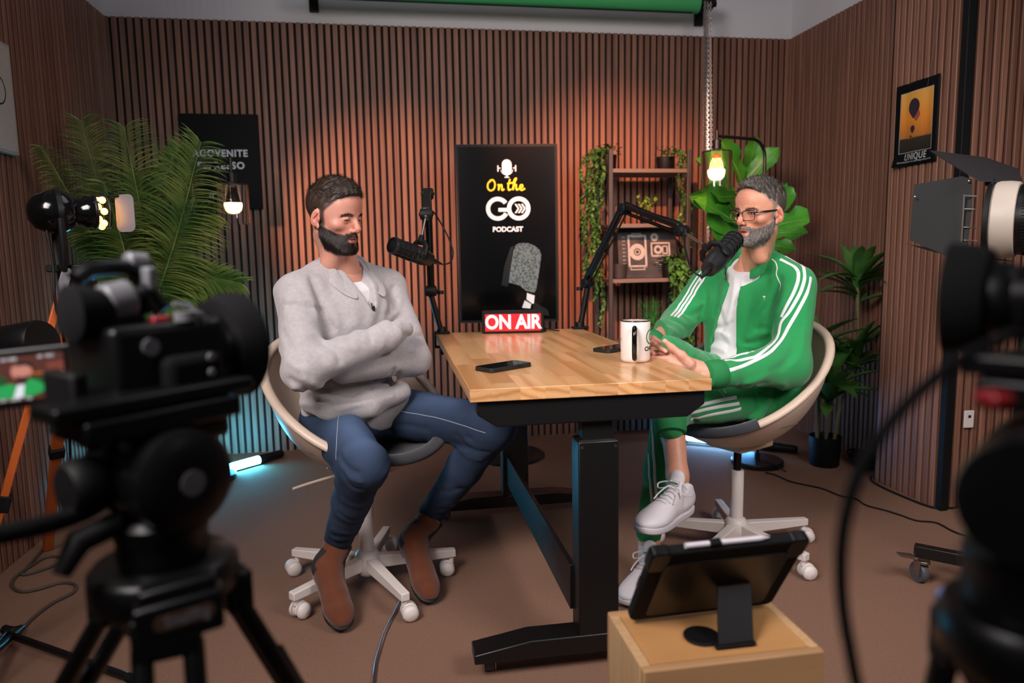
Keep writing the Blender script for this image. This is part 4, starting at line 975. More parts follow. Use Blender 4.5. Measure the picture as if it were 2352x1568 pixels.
# ================================================================ implicit-surface sculpting
def V3(p): return np.array([p[0], p[1], p[2]], dtype=np.float32)
class SDF:
    def __init__(s, lo, hi, h):
        s.h = h; s.lo = V3(lo); n = np.ceil((V3(hi)-s.lo)/h).astype(int)+1; s.n = n
        s.ax = [s.lo[i]+h*np.arange(n[i], dtype=np.float32) for i in range(3)]
        s.F = np.full(tuple(n), .06, np.float32)
    def reg(s, lo, hi):
        sl = []
        for i in range(3):
            a = int(max(0, math.floor((lo[i]-s.lo[i])/s.h))); b = int(min(s.n[i], math.ceil((hi[i]-s.lo[i])/s.h)+1))
            if b <= a: return None
            sl.append(slice(a, b))
        sl = tuple(sl); X = s.ax[0][sl[0]][:, None, None]; Y = s.ax[1][sl[1]][None, :, None]; Z = s.ax[2][sl[2]][None, None, :]
        return sl, X, Y, Z
    def _apply(s, sl, d, k, op):
        f = s.F[sl]
        if op == 'add':
            if k > 0: h = np.maximum(k-np.abs(f-d), 0); f = np.minimum(f, d)-h*h/(4*k)
            else: f = np.minimum(f, d)
        elif op == 'cut':
            if k > 0: h = np.maximum(k-np.abs(f+d), 0); f = np.maximum(f, -d)+h*h/(4*k)
            else: f = np.maximum(f, -d)
        elif op == 'and':
            f = np.maximum(f, d)
        s.F[sl] = f
    def cone(s, a, b, ra, rb=None, k=.02, op='add', sq=None):
        rb = ra if rb is None else rb; a = V3(a); b = V3(b); m = max(ra, rb)+k+.03
        r = s.reg(np.minimum(a, b)-m, np.maximum(a, b)+m)
        if r is None: return s
        sl, X, Y, Z = r; d = b-a; L2 = float(d@d)+1e-9
        t = np.clip(((X-a[0])*d[0]+(Y-a[1])*d[1]+(Z-a[2])*d[2])/L2, 0, 1)
        px, py, pz = X-a[0]-t*d[0], Y-a[1]-t*d[1], Z-a[2]-t*d[2]
        if sq is not None:      # squash: (axis, factor) – section flattened along axis
            n_, f_ = V3(sq[0]), sq[1]; q = px*n_[0]+py*n_[1]+pz*n_[2]
            dist = np.sqrt(np.maximum(px*px+py*py+pz*pz-q*q+(q*f_)**2, 0))
        else: dist = np.sqrt(px*px+py*py+pz*pz)
        s._apply(sl, dist-(ra+(rb-ra)*t), k, op); return s
    def chain(s, pts, rad, k=.015, **kw):
        for i in range(len(pts)-1): s.cone(pts[i], pts[i+1], rad[i], rad[i+1], k, **kw)
        return s
    def ell(s, c, r, M=None, k=.02, op='add'):
        c = V3(c); r = V3(r); m = float(r.max())+k+.03
        q = s.reg(c-m, c+m)
        if q is None: return s
        sl, X, Y, Z = q; X, Y, Z = X-c[0], Y-c[1], Z-c[2]
        if M is not None:       # columns of M are the ellipsoid axes
            A = np.array(M, dtype=np.float32)
            X, Y, Z = X*A[0][0]+Y*A[1][0]+Z*A[2][0], X*A[0][1]+Y*A[1][1]+Z*A[2][1], X*A[0][2]+Y*A[1][2]+Z*A[2][2]
        k0 = np.sqrt((X/r[0])**2+(Y/r[1])**2+(Z/r[2])**2); k1 = np.sqrt((X/r[0]**2)**2+(Y/r[1]**2)**2+(Z/r[2]**2)**2)+1e-6
        s._apply(sl, k0*(k0-1)/k1, k, op); return s
    def box(s, c, d, M=None, rnd=.004, k=.0, op='add'):
        c = V3(c); d = V3(d); m = float(np.linalg.norm(d))+k+.03; q = s.reg(c-m, c+m)
        if q is None: return s
        sl, X, Y, Z = q; X, Y, Z = X-c[0], Y-c[1], Z-c[2]
        if M is not None:
            A = np.array(M, dtype=np.float32)
            X, Y, Z = X*A[0][0]+Y*A[1][0]+Z*A[2][0], X*A[0][1]+Y*A[1][1]+Z*A[2][1], X*A[0][2]+Y*A[1][2]+Z*A[2][2]
        qx, qy, qz = np.abs(X)-d[0]+rnd, np.abs(Y)-d[1]+rnd, np.abs(Z)-d[2]+rnd
        o = np.sqrt(np.maximum(qx, 0)**2+np.maximum(qy, 0)**2+np.maximum(qz, 0)**2)+np.minimum(np.maximum(np.maximum(qx, qy), qz), 0)-rnd
        s._apply(sl, o, k, op); return s
    def plane(s, p, n, k=0):    # keep the side n points away from
        p = V3(p); n = V3(n)/np.linalg.norm(V3(n)); X = s.ax[0][:, None, None]; Y = s.ax[1][None, :, None]; Z = s.ax[2][None, None, :]
        d = (X-p[0])*n[0]+(Y-p[1])*n[1]+(Z-p[2])*n[2]; sl = (slice(None),)*3
        if k: s._apply(sl, -d, k, 'cut')
        else: s.F = np.maximum(s.F, d)
        return s
    def fold(s, pts, w, amp):
        pts = [V3(p) for p in pts]; P_ = np.array(pts); m = 3*w
        r = s.reg(P_.min(0)-m, P_.max(0)+m)
        if r is None: return s
        sl, X, Y, Z = r; best = None
        for i in range(len(pts)-1):
            a, b = pts[i], pts[i+1]; d = b-a; L2 = float(d@d)+1e-9
            t = np.clip(((X-a[0])*d[0]+(Y-a[1])*d[1]+(Z-a[2])*d[2])/L2, 0, 1)
            q = (X-a[0]-t*d[0])**2+(Y-a[1]-t*d[1])**2+(Z-a[2]-t*d[2])**2
            best = q if best is None else np.minimum(best, q)
        s.F[sl] -= amp*np.exp(-best/(w*w)); return s
    def cast(s, px, py):
        """where the sight line through (px,py) meets the shape"""
        d = FW+RT*((px-1176)/FPX)+UP*((784-py)/FPX); d = V3(d/d.length); o = V3(OR); hi = s.lo+s.h*(s.n-1)
        t0 = np.minimum((s.lo-o)/d, (hi-o)/d).max(); t1 = np.maximum((s.lo-o)/d, (hi-o)/d).min()
        t = np.arange(max(t0, 0), t1, s.h*.5); P_ = o+t[:, None]*d; I = np.clip(np.round((P_-s.lo)/s.h).astype(int), 0, s.n-1)
        f = s.F[I[:, 0], I[:, 1], I[:, 2]]; w_ = np.argwhere(f < 0)
        i = int(w_[0][0]) if len(w_) else int(f.argmin())
        return V(P_[i])
    def pfold(s, px, w, amp):
        """a crease traced along image points, laid on the surface"""
        pts = spline([s.cast(*p) for p in px], 4); s.fold(pts, w, amp)
    def proj(s, p):
        p = V3(p).copy()
        for _ in range(10):
            I = np.clip(np.round((p-s.lo)/s.h).astype(int), 1, s.n-2); f = s.F[tuple(I)]
            g = np.array([s.F[I[0]+1, I[1], I[2]]-s.F[I[0]-1, I[1], I[2]], s.F[I[0], I[1]+1, I[2]]-s.F[I[0], I[1]-1, I[2]], s.F[I[0], I[1], I[2]+1]-s.F[I[0], I[1], I[2]-1]]); n = np.linalg.norm(g)
            if n < 1e-6: break
            p = p-g/n*f*.8
        return V(p)
    def noise(s, amp, freq, seed=0, stretch=(1, 1, 1), n=5):
        rg = np.random.default_rng(seed); X = s.ax[0][:, None, None]; Y = s.ax[1][None, :, None]; Z = s.ax[2][None, None, :]
        for i in range(n):
            v = rg.normal(size=3)*stretch; v = v/np.linalg.norm(v)*freq*(1+.35*i); ph = rg.uniform(0, 6.28)
            w_ = np.sin(X*v[0]+Y*v[1]+Z*v[2]+ph+1.3*np.sin(X*v[1]*.6-Z*v[0]*.5+ph)); s.F += (amp/(1+.4*i))*w_.astype(np.float32)
        return s
    def mesh(s, relax=1):
        F = s.F; F[0] = F[-1] = .05; F[:, 0] = F[:, -1] = .05; F[:, :, 0] = F[:, :, -1] = .05
        neg = F < 0; nx, ny, nz = F.shape
        c = [(i, j, k) for i in (0, 1) for j in (0, 1) for k in (0, 1)]
        cnt = np.zeros((nx-1, ny-1, nz-1), np.int8)
        for i, j, k in c: cnt += neg[i:nx-1+i, j:ny-1+j, k:nz-1+k]
        act = (cnt > 0) & (cnt < 8); idx = -np.ones(act.shape, np.int64); I = np.argwhere(act); idx[act] = np.arange(len(I))
        S = np.zeros((len(I), 3)); W = np.zeros(len(I))
        edges = [(a, b) for a in c for b in c if sum(b)-sum(a) == 1 and all(b[q] >= a[q] for q in range(3))]
        for a, b in edges:
            fa = F[I[:, 0]+a[0], I[:, 1]+a[1], I[:, 2]+a[2]]; fb = F[I[:, 0]+b[0], I[:, 1]+b[1], I[:, 2]+b[2]]
            m = (fa < 0) != (fb < 0); t = np.where(m, fa/(fa-fb+1e-12), 0)
            S += np.where(m[:, None], np.array(a)+t[:, None]*(np.array(b)-np.array(a)), 0); W += m
        P_ = s.lo+s.h*(I+S/W[:, None])
        quads = []
        for ax in range(3):
            o1, o2 = [(1, 2), (2, 0), (0, 1)][ax]
            sh = [nx, ny, nz]; slA = [slice(1, sh[q]-1) for q in range(3)]; slA[ax] = slice(0, sh[ax]-1); slB = list(slA); slB[ax] = slice(1, sh[ax])
            A = neg[tuple(slA)]; B = neg[tuple(slB)]; E = np.argwhere(A != B); base = E.copy()
            for q in range(3):
                if q != ax: base[:, q] += 1
            fl = A[tuple(E.T)]
            def cell(d1, d2):
                g = base.copy(); g[:, o1] -= d1; g[:, o2] -= d2; return idx[g[:, 0], g[:, 1], g[:, 2]]
            q4 = np.stack([cell(1, 1), cell(0, 1), cell(0, 0), cell(1, 0)], 1)
            q4[~fl] = q4[~fl][:, ::-1]; quads.append(q4)
        Q_ = np.concatenate(quads)
        for _ in range(relax):      # light smoothing
            acc = np.zeros_like(P_); n_ = np.zeros(len(P_))
            for a, b in ((0, 1), (1, 2), (2, 3), (3, 0)):
                np.add.at(acc, Q_[:, a], P_[Q_[:, b]]); np.add.at(acc, Q_[:, b], P_[Q_[:, a]]); np.add.at(n_, Q_[:, a], 1); np.add.at(n_, Q_[:, b], 1)
            P_ = P_*.5+acc/n_[:, None]*.5
        return P_, Q_

def fast_obj(name, parts, mat, parent=None, cols=None, smooth=True):
    """parts: list of (verts Nx3 world, quads)"""
    vs_ = np.concatenate([p[0] for p in parts]); off = 0; qs = []
    for p in parts: qs.append(p[1]+off); off += len(p[0])
    qs = np.concatenate(qs)
    if parent:
        Mi = np.array(wm(parent).inverted()); vs_ = vs_@Mi[:3, :3].T+Mi[:3, 3]
    me = bpy.data.meshes.new(name); me.vertices.add(len(vs_)); me.vertices.foreach_set('co', vs_.astype(np.float32).ravel())
    me.loops.add(len(qs)*4); me.loops.foreach_set('vertex_index', qs.astype(np.int32).ravel())
    me.polygons.add(len(qs)); me.polygons.foreach_set('loop_start', (np.arange(len(qs))*4).astype(np.int32))
    me.polygons.foreach_set('loop_total', np.full(len(qs), 4, np.int32))
    me.update(calc_edges=True); me.validate()
    if smooth: me.polygons.foreach_set('use_smooth', [True]*len(me.polygons))
    if cols is not None:
        at = me.attributes.new('Col', 'FLOAT_COLOR', 'POINT'); cc = np.concatenate(cols); at.data.foreach_set('color', np.concatenate([cc, np.ones((len(cc), 1))], 1).astype(np.float32).ravel())
    me.materials.append(mat); o = bpy.data.objects.new(name, me); COL.objects.link(o)
    if parent: o.parent = parent; _WM[o.name] = wm(parent)
    return o
def vnormals(P_, Q_):
    n = np.cross(P_[Q_[:, 2]]-P_[Q_[:, 0]], P_[Q_[:, 3]]-P_[Q_[:, 1]]); N = np.zeros_like(P_)
    for i in range(4): np.add.at(N, Q_[:, i], n)
    return N/(np.linalg.norm(N, axis=1)[:, None]+1e-12)
def strands(P_, N_, wgt, n, length, width, dirf, seed, lift=.35, seg=2, jit=.25, root=0.0):
    """short tapering hairs rooted on P_"""
    rg = np.random.default_rng(seed); w_ = np.maximum(wgt, 0); ids = rg.choice(len(P_), n, p=w_/w_.sum())
    p = P_[ids]+rg.normal(size=(n, 3))*.0009; nn = N_[ids]; d = dirf(p, nn)+rg.normal(size=(n, 3))*jit
    d -= nn*np.sum(d*nn, 1)[:, None]; d /= np.linalg.norm(d, axis=1)[:, None]+1e-9
    s_ = np.cross(d, nn); L_ = length*rg.uniform(.6, 1.15, n)[:, None] if np.isscalar(length) else (length[ids]*rg.uniform(.6, 1.15, n))[:, None]
    vv = []; pos = p+nn*root; u = d*(1-lift)+nn*lift
    for i in range(seg+1):
        t = i/seg; wd = width*(1-.75*t); vv += [pos-s_*wd/2, pos+s_*wd/2]
        u = u-nn*(.25*lift); u /= np.linalg.norm(u, axis=1)[:, None]; pos = pos+u*L_/seg
    A = np.stack(vv, 1).reshape(-1, 3); k = 2*(seg+1); b = (np.arange(n)*k)[:, None]
    q = np.concatenate([b+np.array([[2*i, 2*i+1, 2*i+3, 2*i+2]]) for i in range(seg)])
    return A, q
def skin_mat(name):
    m, nt, b = new_mat(name); L = nt.links.new
    at = nd(nt, 'ShaderNodeAttribute', attribute_name='Col'); tc = nd(nt, 'ShaderNodeTexCoord')
    nz = nd(nt, 'ShaderNodeTexNoise', i_Scale=70.0, i_Detail=4.0); L(tc.outputs['Object'], nz.inputs['Vector'])
    hs = nd(nt, 'ShaderNodeHueSaturation'); mr = nd(nt, 'ShaderNodeMapRange'); mr.inputs[3].default_value = .9; mr.inputs[4].default_value = 1.1; L(nz.outputs[0], mr.inputs[0])
    L(mr.outputs[0], hs.inputs['Value']); L(at.outputs['Color'], hs.inputs['Color']); L(hs.outputs[0], b.inputs['Base Color'])
    b.inputs['Roughness'].default_value = .46; b.inputs['Specular IOR Level'].default_value = .42
    b.inputs['Subsurface Weight'].default_value = .12; b.inputs['Subsurface Radius'].default_value = (1, .35, .2); b.inputs['Subsurface Scale'].default_value = .006
    n2 = nd(nt, 'ShaderNodeTexNoise', i_Scale=420.0, i_Detail=3.0); L(tc.outputs['Object'], n2.inputs['Vector'])
    bp = nd(nt, 'ShaderNodeBump', i_Strength=.22, i_Distance=.0012); L(n2.outputs[0], bp.inputs['Height']); L(bp.outputs[0], b.inputs['Normal'])
    return m
M_['skin'] = skin_mat('skin')
M_['eye'] = pm('eye_white', '#d9cfc8', .12, var=.02, coat=.6); M_['iris'] = pm('brown_iris', '#2a1a10', .1, coat=.8)
M_['hair_dark'] = pm('dark_brown_hair', '#241a15', .5, var=.35, scale=120, spec=.35); M_['hair_mid'] = pm('grey_brown_hair', '#4a433e', .5, var=.3, scale=120, spec=.35)
M_['hair_grey'] = pm('silver_hair', '#a49d96', .5, var=.2, scale=120, spec=.35); M_['hair_brown'] = pm('brown_hair', '#35271e', .5, var=.3, scale=120, spec=.35)
lin = lambda h: np.array(srgb(h)[:3])
def sstep(a, b, x): t = np.clip((x-a)/(b-a), 0, 1); return t*t*(3-2*t)

def make_head(T, o):
    """T: head frame -> world (x his left, y forward, z up, origin between the eyes' level at head centre). Returns (verts, quads, colours), strand sets"""
    h = .0017; S = SDF((-.105, -.135, -.255), (.105, .135, .14), h); jw = o.get('jaw', 1.0)
    S.ell((0, -.016, .038), (.0765, .097, .083), k=.01)                       # cranium
    S.ell((0, .022, .010), (.0665, .068, .098), k=.03)                         # face block
    S.ell((0, .050, .055), (.052, .036, .040), k=.03)                          # forehead
    S.cone((-.052*jw, -.004, -.052), (-.020, .066, -.098), .019, .016, k=.03); S.cone((.052*jw, -.004, -.052), (.020, .066, -.098), .019, .016, k=.03)
    S.cone((-.010, .078, -.100), (.010, .078, -.100), .0155, k=.025)            # chin
    S.ell((0, .064, -.058), (.033, .026, .040), k=.025)                        # muzzle
    for s_ in (-1, 1):
        S.ell((s_*.045, .052, -.022), (.020, .022, .016), k=.02)               # cheekbones
        S.cone((s_*.012, .083, .020), (s_*.043, .066, .020), .0085, .0075, k=.012)   # brow ridge
        S.ell((s_*.0335, .102, -.001), (.0185, .020, .0125), k=.016, op='cut')  # orbits
        S.ell((s_*.0325, .0705, .0), (.0165, .0150, .0150), k=.005)              # lids over the eyeball
        S.ell((s_*.055, .078, -.065), (.012, .012, .02), k=.02, op='cut')        # hollow of the cheek
    S.cone((0, .086, .012), (0, .107, -.026), .0075, .0098, k=.010)             # nose
    S.cone((0, .107, -.028), (0, .106, -.033), .0105, .0095, k=.008)
    for s_ in (-1, 1):
        S.ell((s_*.0125, .0955, -.036), (.0072, .0095, .0072), k=.006)
        S.ell((s_*.0062, .103, -.0435), (.0036, .0055, .004), k=.003, op='cut')
    S.cone((0, .095, -.048), (0, .092, -.058), .004, .005, k=.006)
    mo = o.get('mouth', 0.0); mz = -.066
    for s_ in (-1, 1):     # lips
        S.cone((0, .0925, mz+.0045), (s_*.012, .0905, mz+.0052), .0046, .0042, k=.004); S.cone((s_*.012, .0905, mz+.0052), (s_*.023, .083, mz), .0042, .0024, k=.004)
        S.cone((0, .0915, mz-.0065-mo), (s_*.012, .0885, mz-.0058-mo), .0054, .005, k=.004); S.cone((s_*.012, .0885, mz-.0058-mo), (s_*.023, .083, mz), .005, .0024, k=.004)
    S.ell((0, .096, mz-.0008-mo*.45), (.023, .014, .0012+mo*.55), k=.002, op='cut')
    S.ell((0, .094, mz-.019-mo), (.016, .006, .004), k=.006, op='cut')
    # eye openings
    eo = o.get('eye', .0042); ez = o.get('eyez', -.0005)
    for s_ in (-1, 1):
        S.ell((s_*.0325, .088, ez), (.0135, .012, eo), k=.0015, op='cut')
        S.cone((s_*.020, .0835, ez+.0065), (s_*.0325, .0868, ez+.0085), .0022, .0026, k=.003); S.cone((s_*.0325, .0868, ez+.0085), (s_*.045, .078, ez+.005), .0026, .002, k=.003)
    for s_ in (-1, 1):     # ears
        a = R(14)*s_; M3 = Matrix.Rotation(a*.0+R(22)*s_, 3, 'Z') @ Matrix.Rotation(R(-12), 3, 'X')
        c = (s_*.080, -.014, -.006); S.ell(c, (.0065, .0185, .0315), M3, k=.006)
        S.ell((s_*.0875, -.011, -.003), (.0068, .0105, .0195), M3, k=.003, op='cut')
        S.cone((s_*.083, -.006, .012), (s_*.086, -.019, -.006), .0026, .0024, k=.003); S.ell((s_*.079, -.002, -.010), (.005, .004, .006), k=.004)
        S.ell((s_*.078, -.004, -.034), (.0048, .007, .009), k=.006)
    nb = o.get('neck', ((0, -.022, -.07), (0, -.045, -.165))); S.cone(nb[0], nb[1], .055, .060, k=.035); S.cone(nb[1], V(nb[1])+V((0, -.01, -.08)), .060, .066, k=.03)
    S.cone((0, .04, -.095), (0, -.01, -.17), .018, .03, k=.035)
    S.cone((0, .022, -.118), (0, .016, -.132), .011, .010, k=.012)               # larynx
    if o.get('smile'):
        for s_ in (-1, 1): S.fold([(s_*.018, .096, -.040), (s_*.030, .085, -.058), (s_*.033, .078, -.075)], .004, -.0016)
    for z in o.get('brow_lines', ()): S.fold([(-.04, .075, z-.003), (-.02, .088, z), (.0, .0915, z+.001), (.02, .088, z), (.04, .075, z-.003)], .0028, -.0009)
    P_, Q_ = S.mesh(1); N_ = vnormals(P_, Q_); x, y, z = P_.T; ax = np.abs(x)
    # albedo
    skin, red, lip, stub = lin(o['skin']), lin(o['red']), lin(o['lip']), lin(o['stubble'])
    C = np.tile(skin, (len(P_), 1))
    def mix(c, w_): 
        nonlocal C; w_ = np.clip(w_, 0, 1)[:, None]; C = C*(1-w_)+c*w_
    g = lambda cx, cy, cz, r: np.exp(-((ax-cx)**2+(y-cy)**2+(z-cz)**2)/r**2)
    mix(red, .55*g(0, .107, -.03, .018)+.45*g(.045, .06, -.03, .025)+.6*g(.083, -.01, -.01, .03)+.2*g(.0, .09, .05, .03))
    liptop = (np.abs(z-(mz-.002-mo*.5)) < .0105+mo*.5)*(ax < .0235)*(y > .080)
    lw = sstep(.0, 1, 1-((x/.0245)**2+((z-(mz-.001-mo*.5))/(.0105+mo*.6))**2))*(y > .078); mix(lip, lw*2.2)
    hair = np.maximum(-.72*(y-o.get('hly', .072))+.69*(z-o.get('hlz', .078))-ax*o.get('hlx', .0), np.minimum(.012-y, z+.050-.35*np.clip(-y-.04, 0, 1))); hair = np.minimum(hair, .05)
    hair = np.where((ax > .079) & (z < .03) & (y > -.04), -.02, hair)
    zt = np.where(y < .055, -.026-.40*np.clip(y, 0, 1), -.048-.1*(y-.055)); zt = np.where(ax < .030, -.044, zt)
    beard = np.minimum.reduce([zt-z, z+o.get('beardlow', .128)-.25*np.clip(.05-y, 0, 1), y+.006, np.full_like(z, .02)])
    beard = np.where(ax > .078, -.01, beard)
    lipx = 1-((x/.027)**2+((z-(mz-.002-mo*.5))/(.0125+mo*.6))**2); beard = np.where((lipx > 0) & (y > .075), -.004, beard)
    phil = (ax < .004) & (z > -.058) & (z < -.044); soul = (ax > .007) & (ax < .018) & (np.abs(z-(mz-.019-mo)) < .006) & (y > .07)
    beard = np.where(soul, beard*.15, beard)
    side = (y > -.006) & (y < .020) & (z > -.05) & (z < .045) & (ax > .055) & (ax < .078)
    mix(stub, sstep(-.002, .006, beard)*o.get('stubw', .8)); mix(stub, sstep(-.004, .006, hair)*.92)
    mix(stub, .75*side*sstep(.022, .012, y)*sstep(-.06, -.03, z))
    mix(red*.82, .35*g(.0325, .086, -.009, .009)); 
    R3 = np.array(T.to_3x3()); t3 = np.array(T.translation)
    PW_ = P_@R3.T+t3; NW = N_@R3.T
    masks = dict(hair=hair, beard=beard, side=side, x=x, y=y, z=z, ax=ax, loc=P_, nloc=N_)
    return PW_, Q_, C, NW, masks

def eyes(parent, T, look, r=.0122, irisr=.0057):
    """look: gaze direction in the head frame"""
    lk = V(look).normalized()
    for s_ in (-1, 1):
        c = V((s_*.0325, .0712, -.0002)); m = MB(); m.sph(c, r, 24, 16); m.v = [tuple(T @ V(p)) for p in m.v]
        e = obj('eyeball', m, M_['eye'], parent, smooth=80)
        m = MB(); m.lathe([(irisr, .0), (irisr*.98, .0006), (irisr*.5, .0011), (0, .0013)], c+lk*(math.sqrt(r*r-irisr*irisr)-.0001), lk, 24, caps=False); m.v = [tuple(T @ V(p)) for p in m.v]
        obj('iris', m, M_['iris'], e, smooth=80)
def head_frame(origin, az, pitch, roll=0):
    """az: compass of the face in degrees (world x axis = 0), pitch > 0 looks down; frame x = his right"""
    f = V((math.cos(R(az)), math.sin(R(az)), 0)); Z = V((0, 0, 1)); y = f*math.cos(R(pitch))-Z*math.sin(R(pitch)); x = y.cross(Z).normalized(); z = x.cross(y)
    return Matrix.Translation(origin) @ (Matrix((x, y, z)).transposed() @ Matrix.Rotation(R(roll), 3, 'Y')).to_4x4()
def hair_cap(T, o, name, mat, parent):
    S = SDF((-.10, -.135, -.08), (.10, .115, .16), .0022); top = o.get('top', .014); sd = o.get('sides', .004)
    S.ell((0, -.018, .040), (.0765+sd, .097+sd*1.3, .083+sd), k=.01)
    S.ell((0, .006, .070), (.060, .083, .056+top), k=.03)
    S.ell((0, .045, .075), (.044, .040, .036+top*.8), k=.025)
    X = S.ax[0][:, None, None]; Y = S.ax[1][None, :, None]; Z = S.ax[2][None, None, :]; ax = np.abs(X)
    hair = np.maximum(-.72*(Y-o.get('hly', .072))+.69*(Z-o.get('hlz', .078))-ax*o.get('hlx', .0), np.minimum(.012-Y, Z+.050-.35*np.clip(-Y-.04, 0, 1)))
    hair = np.where((ax > .0775) & (Z < .026) & (Y > -.036), -.01, hair)
    nz_ = .0020*np.sin(X*310+Y*90+2*np.sin(Y*120))+.0016*np.sin(Y*260-Z*150+X*120)
    S.F += (nz_*np.clip((Z-.03)/.05, 0.15, 1)).astype(np.float32)
    S.F = np.maximum(S.F, -(hair+.001).astype(np.float32)*.8)
    P_, Q_ = S.mesh(1); N_ = vnormals(P_, Q_); R3 = np.array(T.to_3x3()); t3 = np.array(T.translation)
    ob = fast_obj(name, [(P_@R3.T+t3, Q_)], mat, parent)
    return ob, P_, Q_, N_
def to_world(T, A): return A@np.array(T.to_3x3()).T+np.array(T.translation)
# ================================================================ the man in the grey sweater
def knit(name, c, c2, scale=240, bump=.35):
    return pm(name, c, .95, col2=c2, scale=scale, bump=bump, bscale=700, spec=.15, sheen=.35)
M_['sweater'] = knit('heather_grey_knit', '#9b9597', '#b8b2b3', 90); M_['tee'] = pm('white_cotton', '#d8d5d6', .9, var=.03, scale=30, spec=.15)
def denim():
    m, nt, b = new_mat('blue_denim'); L = nt.links.new
    tc = nd(nt, 'ShaderNodeTexCoord'); nz = nd(nt, 'ShaderNodeTexNoise', i_Scale=5.5, i_Detail=3.0); L(tc.outputs['Object'], nz.inputs['Vector'])
    at = nd(nt, 'ShaderNodeAttribute', attribute_name='Col'); n2 = nd(nt, 'ShaderNodeTexNoise', i_Scale=500.0, i_Detail=2.0); L(tc.outputs['Object'], n2.inputs['Vector'])
    ad = nd(nt, 'ShaderNodeMath', operation='MULTIPLY_ADD', i_1=.5, i_2=-.25); L(nz.outputs[0], ad.inputs[0])
    a2 = nd(nt, 'ShaderNodeMath', operation='MULTIPLY_ADD', i_1=.25); L(n2.outputs[0], a2.inputs[0]); L(ad.outputs[0], a2.inputs[2])
    a3 = nd(nt, 'ShaderNodeMath', operation='ADD'); L(at.outputs['Fac'], a3.inputs[0]); L(a2.outputs[0], a3.inputs[1])
    rp = nd(nt, 'ShaderNodeValToRGB'); rp.color_ramp.elements[0].color = srgb('#141b29'); rp.color_ramp.elements[1].color = srgb('#4d607f'); rp.color_ramp.elements[0].position = .05; rp.color_ramp.elements[1].position = 1
    L(a3.outputs[0], rp.inputs[0]); L(rp.outputs[0], b.inputs['Base Color']); b.inputs['Roughness'].default_value = .9; b.inputs['Specular IOR Level'].default_value = .15
    bp = nd(nt, 'ShaderNodeBump', i_Strength=.3, i_Distance=.001); L(n2.outputs[0], bp.inputs['Height']); L(bp.outputs[0], b.inputs['Normal']); return m
M_['denim'] = denim(); M_['suede'] = pm('brown_suede', '#573122', .95, col2='#6e3f2b', scale=30, bump=.3, bscale=500, spec=.1, sheen=.3)
M_['sole'] = pm('black_sole', '#151212', .6); M_['elastic'] = pm('dark_elastic', '#26221f', .9, bump=.4, bscale=400); M_['sock'] = pm('black_sock', '#101012', .95)
def nrm(v): return V(v).normalized()
LF_ = V((math.cos(R(-50)), math.sin(R(-50)), 0)); LR = V((LF_.y, -LF_.x, 0)); Zu = V((0, 0, 1))       # forward, his right
man = thing('person', 'bearded man in light grey quarter-zip sweater and jeans, arms folded, looking down', 'person', (-.15, 2.45, 0))
pel = V((-.135, 2.50, .60)); SR_, SL_ = V((-.292, 2.335, 1.045)), V((-.018, 2.572, 1.045)); mid = (SR_+SL_)/2
sp = (mid+V((0, 0, .02))-pel).normalized(); lat = (SR_-SL_).normalized(); fwd = lat.cross(sp).normalized()
if fwd.dot(LF_) < 0: fwd = -fwd
sp = (fwd.cross(lat)).normalized(); sp = sp if sp.z > 0 else -sp
MT = Matrix((lat, fwd, sp)).transposed()     # columns: his right, forward, up the spine
def TP(x, y, z): return mid+lat*x+fwd*y+sp*z
ER, EL = V((-.262, 2.165, .815)), V((.062, 2.43, .80)); WR_, WL = V((-.012, 2.285, .895)), V((-.15, 2.245, .80))
headc = pt(770, 497, Y=2.36); HT = head_frame(headc, -38, 11, 2) @ Matrix.Scale(.89, 4)
neckb = mid+V((0, 0, .055))
# --- sweater
S = SDF((-.46, 2.02, .50), (.22, 2.76, 1.17), .0052)
S.ell(TP(0, .015, -.13), (.178, .128, .185), MT, k=.03); S.ell(TP(0, .0, -.30), (.165, .128, .17), MT, k=.06)
S.ell(pel+V((0, 0, .02))+fwd*.01, (.178, .150, .10), MT, k=.06); S.ell(TP(0, .035, -.10), (.14, .108, .12), MT, k=.05)
S.cone(TP(-.055, -.02, .045), SL_-V((0,0,.012)), .052, .058, k=.05); S.cone(TP(.055, -.02, .045), SR_-V((0,0,.012)), .052, .058, k=.05)
S.cone(SR_-V((0,0,.016)), ER, .066, .060, k=.03); S.cone(SL_-V((0,0,.016)), EL, .066, .058, k=.03)
S.cone(ER, WR_, .062, .044, k=.022); S.cone(EL, WL, .060, .046, k=.022)
S.cone(WR_, WR_+nrm(WR_-ER)*.05+V((0, .02, 0)), .044, .034, k=.02)          # hand tucked inside the other arm
S.ell(TP(.03, .10, -.36), (.12, .04, .03), MT, k=.03)
# hem
S.cone(pt(712, 925, Y=2.33), pt(760, 938, Y=2.29), .032, .03, k=.05); S.cone(pt(760, 938, Y=2.29), pt(850, 930, Y=2.31), .03, .03, k=.04); S.cone(pt(850, 930, Y=2.31), pt(925, 900, Y=2.40), .03, .03, k=.04)
S.cone(pel+LR*.15+V((0, 0, .03)), pel+LR*.10+LF_*.13+V((0, 0, .045)), .045, .04, k=.03); S.cone(pel-LR*.14+V((0, 0, .03)), pel-LR*.08+LF_*.13+V((0, 0, .045)), .045, .04, k=.03)
